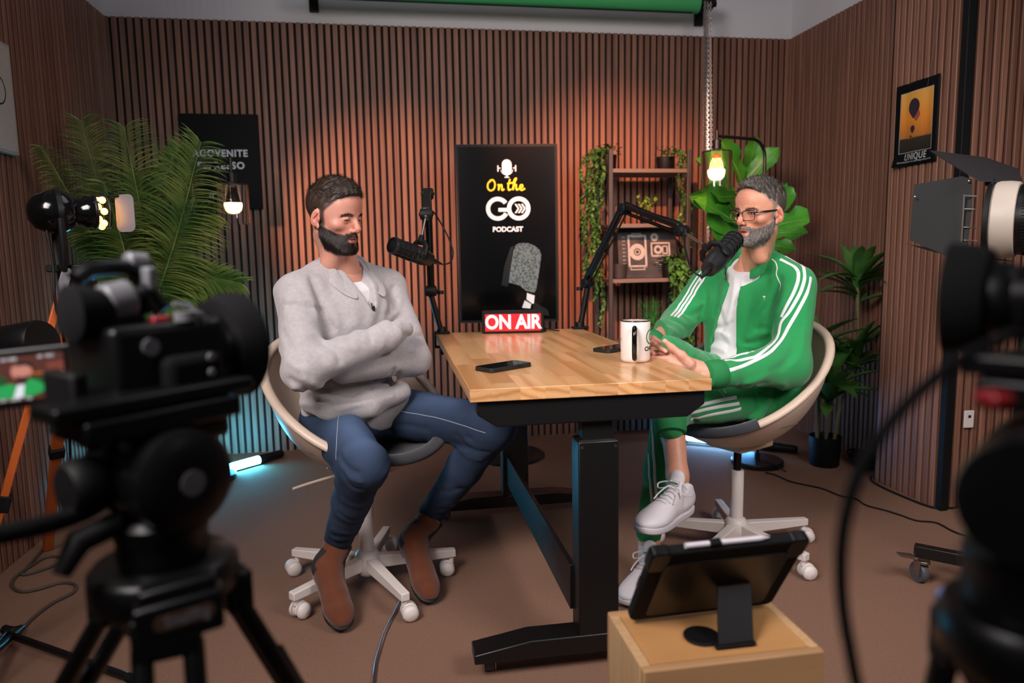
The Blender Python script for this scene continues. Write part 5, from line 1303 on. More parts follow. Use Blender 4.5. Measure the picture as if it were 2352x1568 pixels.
# folds traced on the knit
for px_, w_, am in ((((716, 640), (730, 680), (742, 722), (763, 755)), .011, -.012), (((700, 650), (716, 690), (728, 725)), .013, .006), (((740, 650), (756, 700), (775, 745)), .013, .006),
    (((660, 688), (700, 692), (738, 703)), .010, .006), (((665, 700), (705, 706), (736, 714)), .009, -.006), (((905, 660), (896, 695), (894, 720), (902, 742)), .010, -.010), (((920, 690), (912, 715), (915, 745)), .010, .006),
    (((838, 752), (850, 768), (852, 785)), .008, -.007), (((862, 750), (876, 768), (880, 790)), .009, .005), (((895, 742), (915, 755), (925, 772)), .008, .006), (((930, 770), (950, 775), (975, 770)), .010, -.006), (((925, 800), (950, 805), (978, 798)), .010, .006),
    (((770, 760), (790, 790), (815, 800)), .012, .005), (((745, 790), (770, 805), (780, 830)), .010, -.006), (((700, 770), (730, 772), (760, 785)), .013, .006), (((690, 800), (720, 808), (745, 825)), .012, -.006),
    (((650, 760), (665, 790), (690, 830)), .012, -.005), (((655, 720), (680, 735), (712, 740)), .012, .005), (((640, 800), (670, 835), (700, 852)), .010, .005),
    (((667, 872), (700, 892), (734, 902), (780, 905), (823, 902), (886, 880), (915, 858)), .010, -.010), (((675, 890), (710, 905), (756, 915), (814, 908), (868, 898), (905, 880)), .009, .009), (((682, 905), (720, 918), (756, 925), (814, 918), (868, 910), (905, 895)), .008, -.009),
    (((690, 925), (730, 932), (780, 935), (840, 925), (900, 908)), .009, .007), (((830, 880), (860, 875), (905, 850)), .009, -.008), (((840, 895), (880, 885), (915, 872)), .008, .007), (((700, 870), (730, 885), (760, 888)), .009, .007),
    (((812, 690), (818, 740), (815, 780)), .016, .005), (((780, 700), (790, 740), (800, 770)), .014, -.004), (((870, 650), (878, 690), (870, 730)), .015, -.004), (((845, 660), (852, 700), (850, 740)), .016, .005)):
    S.pfold(px_, w_, am)
S.noise(.0016, 38, 3)
# neck opening with a V that runs to the zip
nc = TP(0, .0, .06)
S.cone(neckb+V((0, 0, .16)), neckb-V((0, 0, .02))+fwd*.008, .064, .058, k=.006, op='cut')
S.plane(pel+V((0, 0, -.035)), (0, 0, -1))
vA = TP(0, .06, .055); 
for i, (dz, wv) in enumerate(((.045, .036), (.02, .034), (-.005, .026), (-.03, .017), (-.05, .008))):
    S.cone(TP(0, .075+.012*i, dz), TP(0, .17, dz-.02), wv, wv*.8, k=.006, op='cut')
sw_ = S.mesh(1); fast_obj('sweater', [sw_], M_['sweater'], man)
# --- turned-down collar
vv = []; ff = []; nq = 40; rows = 7
for i in range(nq+1):
    q = -1+2*i/nq; th = q*R(158); a_ = abs(q); o_ = lat*math.sin(th)-fwd*math.cos(th)      # q = 0 at the nape
    fr_ = sstep(.45, 1.0, a_); drop = .088*fr_**1.4; r0 = .063+.008*fr_
    top = TP(0, .002, .088)+o_*r0+fwd*(.020*fr_)-sp*drop
    fold_ = top+sp*.016*(1-fr_*.7)+o_*.007; ou = fold_-sp*(.046-.010*fr_)+o_*(.026+.030*fr_)-fwd*(.004*fr_)
    inn = top-sp*.03-o_*.001
    for j in range(rows):
        t = j/(rows-1)
        p = inn.lerp(top, t*3) if t < 1/3 else (top.lerp(fold_, (t-1/3)*3) if t < 2/3 else fold_.lerp(ou, (t-2/3)*3))
        vv.append(p+o_*(.003*math.sin(t*PI)))
for i in range(nq):
    for j in range(rows-1): a_ = i*rows+j; ff.append((a_, a_+rows, a_+rows+1, a_+1))
m = MB(); m.add(vv, ff); obj('sweater_collar', m, M_['sweater'], man, smooth=80, solid=.0045, soff=0, sub=2)
obj('zip', MB().tube([TP(0, .141, -.045), TP(0, .149, -.085), TP(.001, .150, -.105)], .0022, 6).box(TP(0, .152, -.062), (.007, .004, .016)), M_['bronze'], man)
# --- white tee at the neck
S = SDF(TP(0, .03, 0)-V((.17, .17, .15)), TP(0, .03, 0)+V((.17, .17, .15)), .004)
S.ell(TP(0, .012, -.10), (.150, .108, .145), MT, k=.03); S.cone(TP(-.05, -.01, .02), TP(.05, -.01, .02), .062, k=.04)
S.cone(TP(0, .03, -.01), TP(0, .01, .045), .066, .061, k=.02)
S.cone(neckb+V((0, 0, .16)), neckb-V((0, 0, .02))+fwd*.006, .058, .054, k=.004, op='cut')
S.plane(TP(0, 0, .052)+fwd*.0, (sp*.85+fwd*.5)); S.plane(TP(0, 0, -.15), -sp)
fast_obj('undershirt', [S.mesh(1)], M_['tee'], man)
# --- body: fine head joined to a plain body under the clothes
LO = dict(skin='#c98f7c', red='#b9604f', lip='#a85f56', stubble='#3a2c26', eye=.0030, eyez=-.0024, hly=.074, hlz=.074, hlx=.05, stubw=.93, jaw=1.03, neck=((0, -.022, -.07), tuple(HT.inverted() @ (neckb+V((0, 0, .0))))))
hp, hq, hc, hn, hm = make_head(HT, LO)
def plain_body(lo, hi, joints, r=.9):
    B = SDF(lo, hi, .009); j = joints
    B.ell(j['chest'], (.145, .095, .15), j['MT'], k=.04); B.ell(j['belly'], (.135, .095, .14), j['MT'], k=.06); B.ell(j['pel'], (.15, .11, .09), j['MT'], k=.06)
    B.cone(j['neck']-V((0, 0, .02)), j['neck']+V((0, 0, .01))+(j['head']-j['neck'])*.12, .050, .040, k=.03)
    for s_ in ('R', 'L'):
        B.cone(j['neck']-V((0, 0, .03)), j['S'+s_], .04, .046, k=.04); B.chain([j['S'+s_], j['E'+s_], j['W'+s_]], [.048, .037, .026], k=.02)
        B.chain([j['H'+s_], j['K'+s_], j['A'+s_]], [.078, .052, .034], k=.03); B.chain([j['A'+s_], j['F'+s_], j['T'+s_]], [.034, .028, .018], k=.02)
    return B.mesh(1)
HRl, HLl = V((-.225, 2.44, .60)), V((-.06, 2.56, .60)); KRl, KLl = V((-.098, 2.10, .535)), V((.315, 2.31, .575))
ARl, ALl = V((-.203, 2.345, .222)), V((.112, 2.50, .228)); TRl, TLl = V((-.215, 2.25, .075)), V((.062, 2.36, .09))
bj = dict(MT=MT, head=headc, chest=TP(0, .01, -.13), belly=TP(0, 0, -.30), pel=pel, neck=neckb, SR=SR_, SL=SL_, ER=ER, EL=EL, WR=WR_, WL=WL, HR=HRl, HL=HLl, KR=KRl, KL=KLl, AR=ARl, AL=ALl, TR=TRl, TL=TLl, FR=V((-.232, 2.33, .155)), FL=V((.055, 2.46, .175)))
pb = plain_body((-.45, 1.98, .02), (.42, 2.78, 1.17), bj)
fast_obj('body', [(hp, hq), pb], M_['skin'], man, cols=[hc, np.tile(lin('#c98f7c'), (len(pb[0]), 1))])
eyes(man, HT, (.0, .86, -.5))
# --- hair, beard, brows
cap_, cp, cq, cn = hair_cap(HT, dict(LO, top=.012, sides=.003), 'hair', M_['hair_brown'], man)
def d_fwd(p, n): return np.tile(np.array([.25, .9, .2]), (len(p), 1))
def d_side(p, n): return np.tile(np.array([0, -.3, -.9]), (len(p), 1))
zz = cp[:, 2]; topw = sstep(.05, .085, zz)
A = strands(cp, cn, topw+.02, 7500, .019, .0008, d_fwd, 5, lift=.28, jit=.3, root=-.002); A2 = strands(cp, cn, (1-topw)*(zz > -.04)+.01, 3800, .007, .0008, d_side, 6, lift=.3, root=-.001)
fast_obj('hair_strands', [(to_world(HT, A[0]), A[1]), (to_world(HT, A2[0]), A2[1])], M_['hair_dark'], cap_)
def d_down(p, n): o_ = np.tile(np.array([0, .25, -1.0]), (len(p), 1)); return o_
bw = np.clip(hm['beard'], 0, .012)
A = strands(hm['loc'], hm['nloc'], bw, 14000, .0115, .0008, d_down, 7, lift=.42, jit=.35)
fast_obj('beard', [(to_world(HT, A[0]), A[1])], M_['hair_dark'], man)
def brows(T, hm, mat, man, seed, n=420, ln=.009, thick=.0042, z0=.0165):
    x, y, z, ax = hm['x'], hm['y'], hm['z'], hm['ax']; zc_ = z0+.003*np.sin((ax-.014)/.034*PI)-np.clip(ax-.036, 0, 1)*.35
    wg = np.exp(-((z-zc_)/thick)**2)*(ax > .013)*(ax < .050)*(y > .05)
    dr_ = lambda p, n_: np.stack([np.sign(p[:, 0]), -.25+0*p[:, 0], .25+0*p[:, 0]], 1)
    A = strands(hm['loc'], hm['nloc'], wg, n, ln, .0009, dr_, seed, lift=.25, jit=.25)
    return fast_obj('eyebrows', [(to_world(T, A[0]), A[1])], mat, man)
brows(HT, hm, M_['hair_dark'], man, 9)
def lashes(T, man, ez, eo, mat):
    for s_ in (-1, 1):
        m = MB(); pts = [T @ V((s_*.0325+.0125*u, .0862-.004*u*u*1.2-.0005, ez+eo*math.sqrt(max(0, 1-u*u*.9)))) for u in np.linspace(-1, 1, 9)]; m.tube(pts, .0007, 5); obj('eyelashes', m, mat, man)
lashes(HT, man, LO['eyez'], LO['eye'], M_['hair_dark'])
# --- jeans
KF = {1: (((785, 1060), (800, 1090), (830, 1105)), .008, -.007), -1: ()}
KF = {1: ((((780, 1045), (800, 1075), (822, 1085)), .008, -.008), (((785, 1070), (805, 1098), (830, 1108)), .007, .007), (((788, 1085), (805, 1115), (828, 1125)), .007, -.007), (((905, 1075), (893, 1100), (885, 1120)), .008, -.007), (((898, 1060), (885, 1085), (870, 1100)), .008, .006), (((790, 1150), (830, 1160), (860, 1150)), .010, .004), (((780, 1180), (815, 1195), (850, 1180)), .009, -.005), (((765, 1215), (800, 1225), (835, 1215)), .008, .005), (((760, 1240), (795, 1250), (830, 1240)), .007, -.005)),
      -1: ((((1050, 1000), (1080, 1030), (1120, 1040)), .009, -.006), (((1040, 1020), (1070, 1045), (1105, 1055)), .008, .005), (((890, 985), (930, 975), (980, 985)), .010, -.005), (((880, 960), (905, 1000), (900, 1020)), .010, -.008), (((1000, 1120), (1030, 1130), (1060, 1120)), .008, -.005), (((990, 1150), (1020, 1165), (1050, 1160)), .008, .005))}
S = SDF((-.40, 1.98, .14), (.42, 2.76, .76), .0055)
S.ell(pel+V((0, 0, -.01)), (.178, .148, .085), MT, k=.04)
for H_, K_, A_, sg in ((HRl, KRl, ARl, 1), (HLl, KLl, ALl, -1)):
    S.cone(H_, K_, .094, .071, k=.04); S.cone(K_, K_.lerp(A_, .45), .069, .060, k=.03); S.cone(K_.lerp(A_, .45), A_+V((0, 0, .0)), .060, .047, k=.02)
    bk = nrm(K_-H_); dn_ = nrm(A_-K_); 
    for px_, w_, am in KF[sg]: S.pfold(px_, w_, am)
    for i in range(4):   # creases behind and beside the knee
        t = .02+.022*i; c0 = K_+dn_*t-bk*.045; sx_ = bk.cross(dn_).normalized()
        S.fold(spline([c0+sx_*.07, c0+bk*.03+sx_*.055+dn_*.01, c0+bk*.05+sx_*.02+dn_*.018], 4), .008, .006*(1 if i % 2 else -1)); S.fold(spline([c0-sx_*.07, c0+bk*.03-sx_*.055+dn_*.01, c0+bk*.05-sx_*.02+dn_*.02], 4), .008, .006*(1 if i % 2 else -1))
    for i in range(4):
        c0 = A_-dn_*(.03+.022*i); sx_ = bk.cross(dn_).normalized(); S.fold([c0+sx_*.06+bk*.03, c0+bk*.055, c0-sx_*.06+bk*.03+dn_*.01], .007, .004*(1 if i % 2 else -1))
    S.fold(spline([H_.lerp(K_, .12)+Zu*.09, H_.lerp(K_, .3)+Zu*.09+bk.cross(Zu)*.02], 3), .012, .006)
    S.plane(A_+dn_*.004, (0, 0, -1)) if False else None
S.noise(.0014, 40, 8)
for A_, K_ in ((ARl, KRl), (ALl, KLl)):
    d_ = nrm(A_-K_); S.box(A_+d_*.055, (.11, .11, .05), Matrix((d_.cross(V((1, .3, 0))).normalized(), d_.cross(d_.cross(V((1, .3, 0)))).normalized(), d_)).transposed(), op='cut')
jp, jq = S.mesh(1)
# paler patches of the denim on the thighs and knees
def segd(P_, a, b_):
    a, b_ = V3(a), V3(b_); d = b_-a; t = np.clip(((P_-a)@d)/(d@d), 0, 1); return np.linalg.norm(P_-a-t[:, None]*d, axis=1)
f1 = np.exp(-(segd(jp, HRl.lerp(KRl, .35)+Zu*.09-LR*.0, KRl+Zu*.07)/.055)**2); f2 = np.exp(-(segd(jp, HLl.lerp(KLl, .3)+Zu*.09-V((0, .04, 0)), HLl.lerp(KLl, .62)+Zu*.085-V((0, .03, 0)))/.055)**2)
f3 = .5*np.exp(-(segd(jp, KRl, KRl.lerp(ARl, .5))/.06)**2)
fa = np.clip(.18+.62*f1+.45*f2+.15*f3, 0, 1)
fast_obj('jeans', [(jp, jq)], M_['denim'], man, cols=[np.stack([fa]*3, 1)])
jtree = BVHTree.FromPolygons([V(p) for p in jp], [tuple(q) for q in jq])
def ribbon(tree, path, w_, off=.0012, mat=None, name='stripe', parent=None, n=40, upv=None, thick=.0009):
    """cloth strip laid over a garment along a path near it"""
    sp_ = spline(path, max(2, n//(len(path)-1))); L_ = []
    for q in sp_:
        loc, no, _, _ = tree.find_nearest(q)
        if loc is None: continue
        L_.append((loc, no))
    vv = []; ff = []; k = len(L_)
    for _ in range(2): L_ = [L_[0]]+[((L_[i-1][0]+L_[i][0]*2+L_[i+1][0])/4, (L_[i-1][1]+L_[i][1]*2+L_[i+1][1]).normalized()) for i in range(1, k-1)]+[L_[-1]]
    for i in range(k):
        t = (L_[min(k-1, i+1)][0]-L_[max(0, i-1)][0]).normalized(); s_ = t.cross(L_[i][1]).normalized()
        for j in (-1, -.5, 0, .5, 1):
            q = L_[i][0]+s_*(w_/2*j); loc, no, _, _ = tree.find_nearest(q); vv.append(loc+no*(off if abs(j) < 1 else off*.4))
    for i in range(k-1):
        for j in range(4): a = i*5+j; ff.append((a, a+1, a+6, a+5))
    m = MB(); m.add(vv, ff); return obj(name, m, mat, parent, smooth=60)
M_['stitch'] = pm('pale_seam_thread', '#8e93a0', .8)
ribbon(jtree, [HLl+V((.02, -.09, .02)), HLl.lerp(KLl, .5)+V((.0, -.08, .02)), KLl+V((-.03, -.06, .0))], .0025, mat=M_['stitch'], name='seam', parent=man)
ribbon(jtree, [HRl+V((.10, -.03, .06)), HRl.lerp(KRl, .5)+V((-.02, -.03, .09)), KRl+V((-.07, .0, .02))], .0025, mat=M_['stitch'], name='seam', parent=man)
# --- chelsea boots
def chelsea(A_, heel, toe, nm='boot'):
    """A_: ankle at the trouser hem; heel/toe: points on the floor under the foot"""
    A_, heel, toe = V(A_), V(heel), V(toe); d = (toe-heel); L_ = d.length; d = d.normalized(); n_ = V((0, 0, 1)); n_ = (n_-d*n_.dot(d)).normalized(); s_ = d.cross(n_)
    M3 = Matrix((d, s_, n_)).transposed(); h0 = heel+n_*.024
    lo = [min(p[i] for p in (A_, heel, toe))-.11 for i in range(3)]; hi = [max(p[i] for p in (A_, heel, toe))+.11 for i in range(3)]
    S = SDF(lo, hi, .0042)
    S.ell(h0+d*.045+n_*.028, (.05, .034, .04), M3, k=.02); S.cone(h0+d*.09+n_*.02, h0+d*(L_-.062)+n_*.018, .036, .040, k=.03, sq=(n_, 1.25)); S.ell(h0+d*(L_-.058)+n_*.012, (.062, .043, .030), M3, k=.02)
    S.cone(h0+d*.05+n_*.05, A_, .042, .047, k=.035); S.cone(h0+d*.055+n_*.055, h0+d*.15+n_*.028, .040, .034, k=.03)
    S.plane(h0, -n_); S.plane(A_+nrm(A_-h0)*.012, (A_-h0)); S.noise(.0009, 60, 4)
    b_ = fast_obj(nm, [S.mesh(1)], M_['suede'], man)
    S = SDF(lo, hi, .004)
    S.ell(h0+d*.042-n_*.008, (.050, .036, .0165), M3, k=.01); S.box(h0+d*(L_*.45)-n_*.004, (L_*.36, .032, .009), M3, rnd=.008, k=.01); S.ell(h0+d*(L_-.062)-n_*.004, (.068, .047, .015), M3, k=.02)
    S.plane(h0+n_*.003, n_); S.plane(h0-n_*.022, -n_)
    S2 = MB(); fast_obj('boot_sole', [S.mesh(1)], M_['sole'], b_)
    obj('boot_heel', MB().prism([(.036*math.cos(q)+.038-(0 if math.cos(q) < 0 else .0), .033*math.sin(q)) for q in np.linspace(0, 2*PI, 24, endpoint=False)], -.024, -.004, lambda u, v, w: h0+d*u+s_*v+n_*w), M_['sole'], b_)
    return b_, h0, d, s_, n_
bt = [chelsea(ARl+V((0, 0, -.015)), (-.262, 2.375, .095), (-.182, 2.140, .0)), chelsea(ALl+V((.0, 0, -.015)), (.022, 2.50, .115), (.088, 2.265, .0))]
for (b_, h0, d, s_, n_), A_ in zip(bt, (ARl, ALl)):
    tr_b = BVHTree.FromPolygons([V(v.co)+V(man.location) for v in b_.data.vertices], [tuple(p.vertices) for p in b_.data.polygons])
    for sg in (-1, 1): ribbon(tr_b, [A_+s_*sg*.055+V((0, -.03, -.005)), (A_+h0)/2+s_*sg*.055+d*.02+V((0, -.03, 0)), h0+d*.06+n_*.055+s_*sg*.055+V((0, -.02, 0))], .034, .0012, M_['elastic'], 'elastic_panel', b_, n=16)
for A_, K_ in ((ARl, KRl), (ALl, KLl)):
    d_ = nrm(A_-K_); obj('sock', MB().tube([A_-d_*.03, A_+d_*.02], .043, 20), M_['sock'], man)
# ================================================================ the man in the green tracksuit
def cloth(name, c, **k): return pm(name, c, .78, var=.04, scale=25, bump=.18, bscale=900, spec=.25, sheen=.25, **k)
M_['green'] = cloth('green_tricot', '#1f8a4a'); M_['greenrib'] = pm('green_rib_knit', '#1d7a41', .85, var=.06, scale=200, stretch=(6, 6, .4), bump=.3, bscale=60)
M_['wstripe'] = pm('white_stripe_tape', '#dcd8dc', .7, var=.02); M_['shoe'] = pm('white_leather', '#d5cfd4', .45, var=.02, scale=20, bump=.06, bscale=500)
M_['lace'] = pm('white_lace', '#d8d3d4', .85, bump=.3, bscale=900); M_['midsole'] = pm('white_rubber', '#cfc9d0', .55, var=.02); M_['greenink'] = pm('dark_green_print', '#1c5b3a', .6)
FWR = V((math.cos(R(-147)), math.sin(R(-147)), 0)); RGT = V((FWR.y, -FWR.x, 0))
grn = thing('person', 'grey-bearded man in green three-stripe tracksuit and glasses, sitting cross-legged and speaking', 'person', (1.28, 2.45, 0))
pel2 = V((1.325, 2.495, .61)); SL2 = pt(1828, 655, Y=2.35); SR2 = SL2+RGT*.355+V((0, 0, .004)); mid2 = (SL2+SR2)/2
sp2 = (mid2+V((0, 0, .02))-pel2).normalized(); lat2 = (SR2-SL2).normalized(); fw2 = lat2.cross(sp2).normalized()
if fw2.dot(FWR) < 0: fw2 = -fw2
sp2 = fw2.cross(lat2).normalized(); sp2 = sp2 if sp2.z > 0 else -sp2
MT2 = Matrix((lat2, fw2, sp2)).transposed()
def TQ(x, y, z): return mid2+lat2*x+fw2*y+sp2*z
EL2 = pt(1812, 842, Y=2.24); WL2 = pt(1618, 862, Y=2.115); ER2 = pt(1556, 742, Y=2.60); WR2 = pt(1490, 792, Y=2.32)
HL2, HR2 = pel2-RGT*.085+V((0, 0, .0))+FWR*.03, pel2+RGT*.085+V((0, 0, .02))+FWR*.03
KL2 = V((.905, 2.25, .625)); AL2 = pt(1490, 1225, Y=2.315); KR2 = V((.918, 2.335, .792)); CR2 = pt(1540, 975, Y=2.185); AR2 = pt(1556, 1092, Y=2.13)
hc2 = pt(1744, 489, Y=2.335); HT2 = head_frame(hc2, -158, 3, -3) @ Matrix.Scale(.895, 4); nb2 = mid2+V((0, 0, .055))+FWR*.01
# --- jacket
S = SDF((.94, 2.0, .50), (1.60, 2.88, 1.20), .0050)
S.ell(TQ(0, .01, -.13), (.172, .118, .18), MT2, k=.03); S.ell(TQ(0, .0, -.30), (.172, .128, .17), MT2, k=.06); S.ell(pel2+V((0, 0, .03)), (.175, .145, .105), MT2, k=.06)
S.ell(TQ(-.10, .02, -.36), (.09, .12, .10), MT2, k=.05)
S.cone(TQ(-.055, -.02, .078), SL2+V((0, 0, .010)), .052, .060, k=.05); S.cone(TQ(.055, -.02, .074), SR2-V((0, 0, .010)), .052, .060, k=.05)
S.cone(SL2-V((0, 0, .014)), EL2, .068, .066, k=.03); S.cone(EL2, EL2.lerp(WL2, .55), .070, .054, k=.03); S.cone(EL2+RT*-.02+V((0, 0, .045)), EL2.lerp(WL2, .4)+V((0, 0, .012)), .050, .045, k=.03); S.cone(EL2.lerp(WL2, .55), WL2+nrm(EL2-WL2)*.05, .052, .043, k=.02)
S.cone(SR2-V((0, 0, .014)), ER2, .068, .062, k=.03); S.cone(ER2, WR2+nrm(ER2-WR2)*.04, .060, .042, k=.02)
# skirt of the jacket falling beside the hip
S.cone(pt(1740, 900, Y=2.32), pt(1725, 975, Y=2.31), .045, .028, k=.05); S.cone(pt(1800, 900, Y=2.36), pt(1770, 960, Y=2.36), .05, .035, k=.05)
for px_, w_, am in ((((1791, 640), (1782, 672), (1766, 700), (1747, 722), (1737, 750)), .010, -.011), (((1805, 665), (1790, 705), (1768, 735), (1755, 765)), .012, .007), (((1775, 640), (1762, 680), (1742, 710)), .014, .005),
    (((1715, 790), (1731, 788), (1750, 783), (1768, 782)), .008, -.010), (((1722, 775), (1740, 768), (1762, 765)), .008, .008), (((1735, 757), (1752, 752), (1772, 752)), .008, -.007), (((1700, 800), (1720, 797), (1745, 795)), .008, .007), (((1683, 805), (1700, 800), (1718, 802)), .007, -.006), (((1690, 818), (1712, 812), (1735, 812)), .008, .004),
    (((1826, 780), (1822, 810), (1800, 838), (1770, 856)), .012, -.007), (((1845, 760), (1842, 800), (1822, 836)), .012, .006), (((1780, 850), (1750, 868), (1715, 880)), .010, .006), (((1760, 880), (1730, 890), (1700, 895)), .008, -.006), (((1660, 838), (1665, 860), (1668, 885)), .007, -.005), (((1680, 830), (1688, 858), (1690, 885)), .008, .004),
    (((1556, 700), (1585, 706), (1616, 697)), .009, .008), (((1560, 716), (1585, 724), (1612, 716)), .008, -.008), (((1571, 728), (1590, 740), (1606, 742)), .008, .007), (((1545, 735), (1575, 752), (1600, 760)), .009, -.007), (((1585, 672), (1605, 684), (1618, 690)), .009, -.006), (((1530, 752), (1560, 770), (1590, 778)), .010, .006),
    (((1612, 640), (1614, 665), (1618, 700), (1606, 745)), .009, -.010), (((1630, 650), (1634, 690), (1622, 735)), .011, .008), (((1648, 640), (1650, 680), (1640, 720)), .010, -.007), (((1660, 625), (1664, 660), (1655, 700)), .010, .005),
    (((1725, 680), (1712, 740), (1700, 780)), .014, -.004), (((1748, 690), (1728, 745), (1716, 770)), .014, .004), (((1800, 880), (1790, 920), (1760, 950)), .014, .006), (((1770, 890), (1752, 925), (1728, 945)), .012, -.006), (((1740, 905), (1725, 935), (1708, 955)), .010, .005),
    (((1840, 630), (1852, 650), (1856, 690)), .012, .004), (((1835, 700), (1845, 730), (1838, 760)), .012, -.004), (((1770, 905), (1800, 925), (1825, 905)), .010, -.005)):
    S.pfold(px_, w_, am)
S.noise(.0013, 34, 5)
def local(S, M, o):
    A = np.array(M, dtype=np.float32); o = V3(o); X = S.ax[0][:, None, None]-o[0]; Y = S.ax[1][None, :, None]-o[1]; Z = S.ax[2][None, None, :]-o[2]
    return [X*A[0][i]+Y*A[1][i]+Z*A[2][i] for i in range(3)]
lx_, ly_, lz_ = local(S, MT2, mid2)
xr_ = .022+.13*np.clip((.02-lz_)/.42, 0, 1); xl_ = -.014-.012*np.clip((.02-lz_)/.42, 0, 1)
wedge = np.maximum(np.maximum(lx_-xr_, xl_-lx_), .028-ly_); S.F = np.maximum(S.F, -wedge*.9).astype(np.float32)
S.cone(nb2+V((0, 0, .16)), nb2-V((0, 0, .01))+FWR*.008, .072, .058, k=.006, op='cut')
S.plane(pel2+V((0, 0, -.055)), (0, 0, -1)); S.plane(WL2+nrm(EL2-WL2)*.062, WL2-EL2)
jk = S.mesh(1); fast_obj('jacket', [jk], M_['green'], grn); jkt = BVHTree.FromPolygons([V(p) for p in jk[0]], [tuple(q) for q in jk[1]])
# cuff, hem rib and stand-up collar
dW = nrm(WL2-EL2); cf = MB().tube([WL2-dW*.075, WL2-dW*.062, WL2-dW*.03, WL2-dW*.004, WL2-dW*.001], [.041, .0475, .0465, .0425, .034], 36)
obj('cuff', cf, M_['greenrib'], grn, smooth=60)
dW2 = nrm(WR2-ER2); obj('cuff', MB().tube([WR2-dW2*.06, WR2-dW2*.05, WR2-dW2*.02, WR2], [.038, .044, .042, .034], 32), M_['greenrib'], grn, smooth=60)
vv = []; ff = []; nq = 44; rows = 6
for i in range(nq+1):
    q = -1+2*i/nq; th = q*R(150)+R(6); a_ = abs(q); o_ = lat2*math.sin(th)-fw2*math.cos(th); fr_ = sstep(.35, 1.0, a_)
    base = TQ(0, .002, .084)+o_*(.074+.014*fr_)+fw2*.022*fr_-sp2*.060*fr_**1.3
    hgt = .088*(1-fr_*.60); lean = .004+.006*(1-fr_)
    for j in range(rows): t = j/(rows-1); vv.append(base+sp2*hgt*t+o_*(lean*t+.004*math.sin(PI*t)))
for i in range(nq):
    for j in range(rows-1): a_ = i*rows+j; ff.append((a_, a_+rows, a_+rows+1, a_+1))
m = MB(); m.add(vv, ff); obj('jacket_collar', m, M_['green'], grn, smooth=80, solid=.005, soff=0, sub=1)
# --- t-shirt
S = SDF((1.0, 2.15, .55), (1.55, 2.80, 1.20), .0045)
S.ell(TQ(0, .008, -.13), (.150, .105, .165), MT2, k=.03); S.ell(TQ(0, .006, -.30), (.150, .124, .15), MT2, k=.06); S.ell(pel2+V((0, 0, .06))+FWR*.03, (.14, .13, .09), MT2, k=.06); S.cone(TQ(-.05, -.01, .02), TQ(.05, -.01, .02), .060, k=.04)
S.cone(TQ(0, .03, -.02), TQ(0, .012, .085), .066, .060, k=.03)
for px_, w_, am in ((((1628, 770), (1650, 762), (1672, 772)), .008, .007), (((1625, 785), (1650, 780), (1670, 790)), .008, -.008), (((1615, 800), (1640, 796), (1665, 806)), .008, .007), (((1650, 700), (1660, 740), (1655, 770)), .010, -.005), (((1690, 640), (1684, 690), (1672, 740)), .010, .005), (((1640, 745), (1655, 752), (1680, 742)), .009, -.006), (((1700, 625), (1696, 660), (1688, 700)), .008, -.004)):
    S.pfold(px_, w_, am)
S.cone(nb2+V((0, 0, .16)), nb2+V((0, 0, .02))+FWR*.006, .056, .052, k=.004, op='cut'); S.plane(TQ(0, 0, .086), (sp2*.85+fw2*.5)); S.plane(pel2+V((0, 0, -.0)), (0, 0, -1))
ts_ = S.mesh(1); fast_obj('undershirt', [ts_], M_['tee'], grn)
# --- body
sR = (pt(1584, 1170, Y=2.17), pt(1468, 1230, Y=1.955))
GO = dict(skin='#cf9378', red='#bd6350', lip='#b0625a', stubble='#8d7a70', eye=.0046, eyez=-.0004, mouth=.0035, hly=.066, hlz=.084, hlx=-.02, stubw=.45, jaw=.98, smile=1, brow_lines=(.048, .058, .068), beardlow=.132, neck=((0, -.022, -.07), tuple(HT2.inverted() @ (nb2-fw2*.012+V((0, 0, -.01))))))
hp, hq, hc, hn, hm = make_head(HT2, GO)
bj = dict(MT=MT2, head=hc2, chest=TQ(0, .0, -.13), belly=TQ(0, -.01, -.30), pel=pel2, neck=nb2, SR=SR2, SL=SL2, ER=ER2, EL=EL2, WR=WR2, WL=WL2, HR=HR2, HL=HL2, KR=KR2, KL=KL2, AR=AR2, AL=AL2, TR=sR[0]+(sR[1]-sR[0])*.5+V((0, 0, .04)), TL=V((.81, 2.23, .045)), FR=sR[0]+(sR[1]-sR[0])*.22+V((0, 0, .075)), FL=V((.868, 2.288, .09)))
pb = plain_body((.60, 1.90, .03), (1.60, 2.90, 1.20), bj)
parts = [(hp, hq), pb]; cols = [hc, np.tile(lin('#cf9378'), (len(pb[0]), 1))]
def hand(lo, hi, palm, fingers, thumb, nails, h=.0016, flat=None, extra=None):
    S = SDF(lo, hi, h)
    for a, b_, ra, rb in palm: S.cone(a, b_, ra, rb, k=.016, sq=flat)
    for f_ in fingers: S.chain(f_[0], f_[1], k=.0035)
    S.chain(thumb[0], thumb[1], k=.008)
    if extra: extra(S)
    for p, n_, d in nails:
        M3 = Matrix((nrm(d), nrm(d).cross(nrm(n_)), nrm(n_))).transposed(); S.ell(V(p)+nrm(n_)*.0062, (.0065, .0052, .0012), M3, k=.0008, op='cut')
    P_, Q_ = S.mesh(1); C = np.tile(lin('#d09780'), (len(P_), 1))
    for f_ in list(fingers)+[thumb]:
        for i, q in enumerate(f_[0][1:]):
            w_ = .30*np.exp(-(np.linalg.norm(P_-V3(q), axis=1)/.012)**2)[:, None]; C = C*(1-w_)+lin('#c06a58')*w_
    for p, n_, d in nails:
        w_ = np.clip(1.6*np.exp(-(np.linalg.norm(P_-V3(V(p)+nrm(n_)*.006), axis=1)/.0055)**2), 0, 1)[:, None]; C = C*(1-w_)+lin('#dfa995')*w_
    return (P_, Q_), C
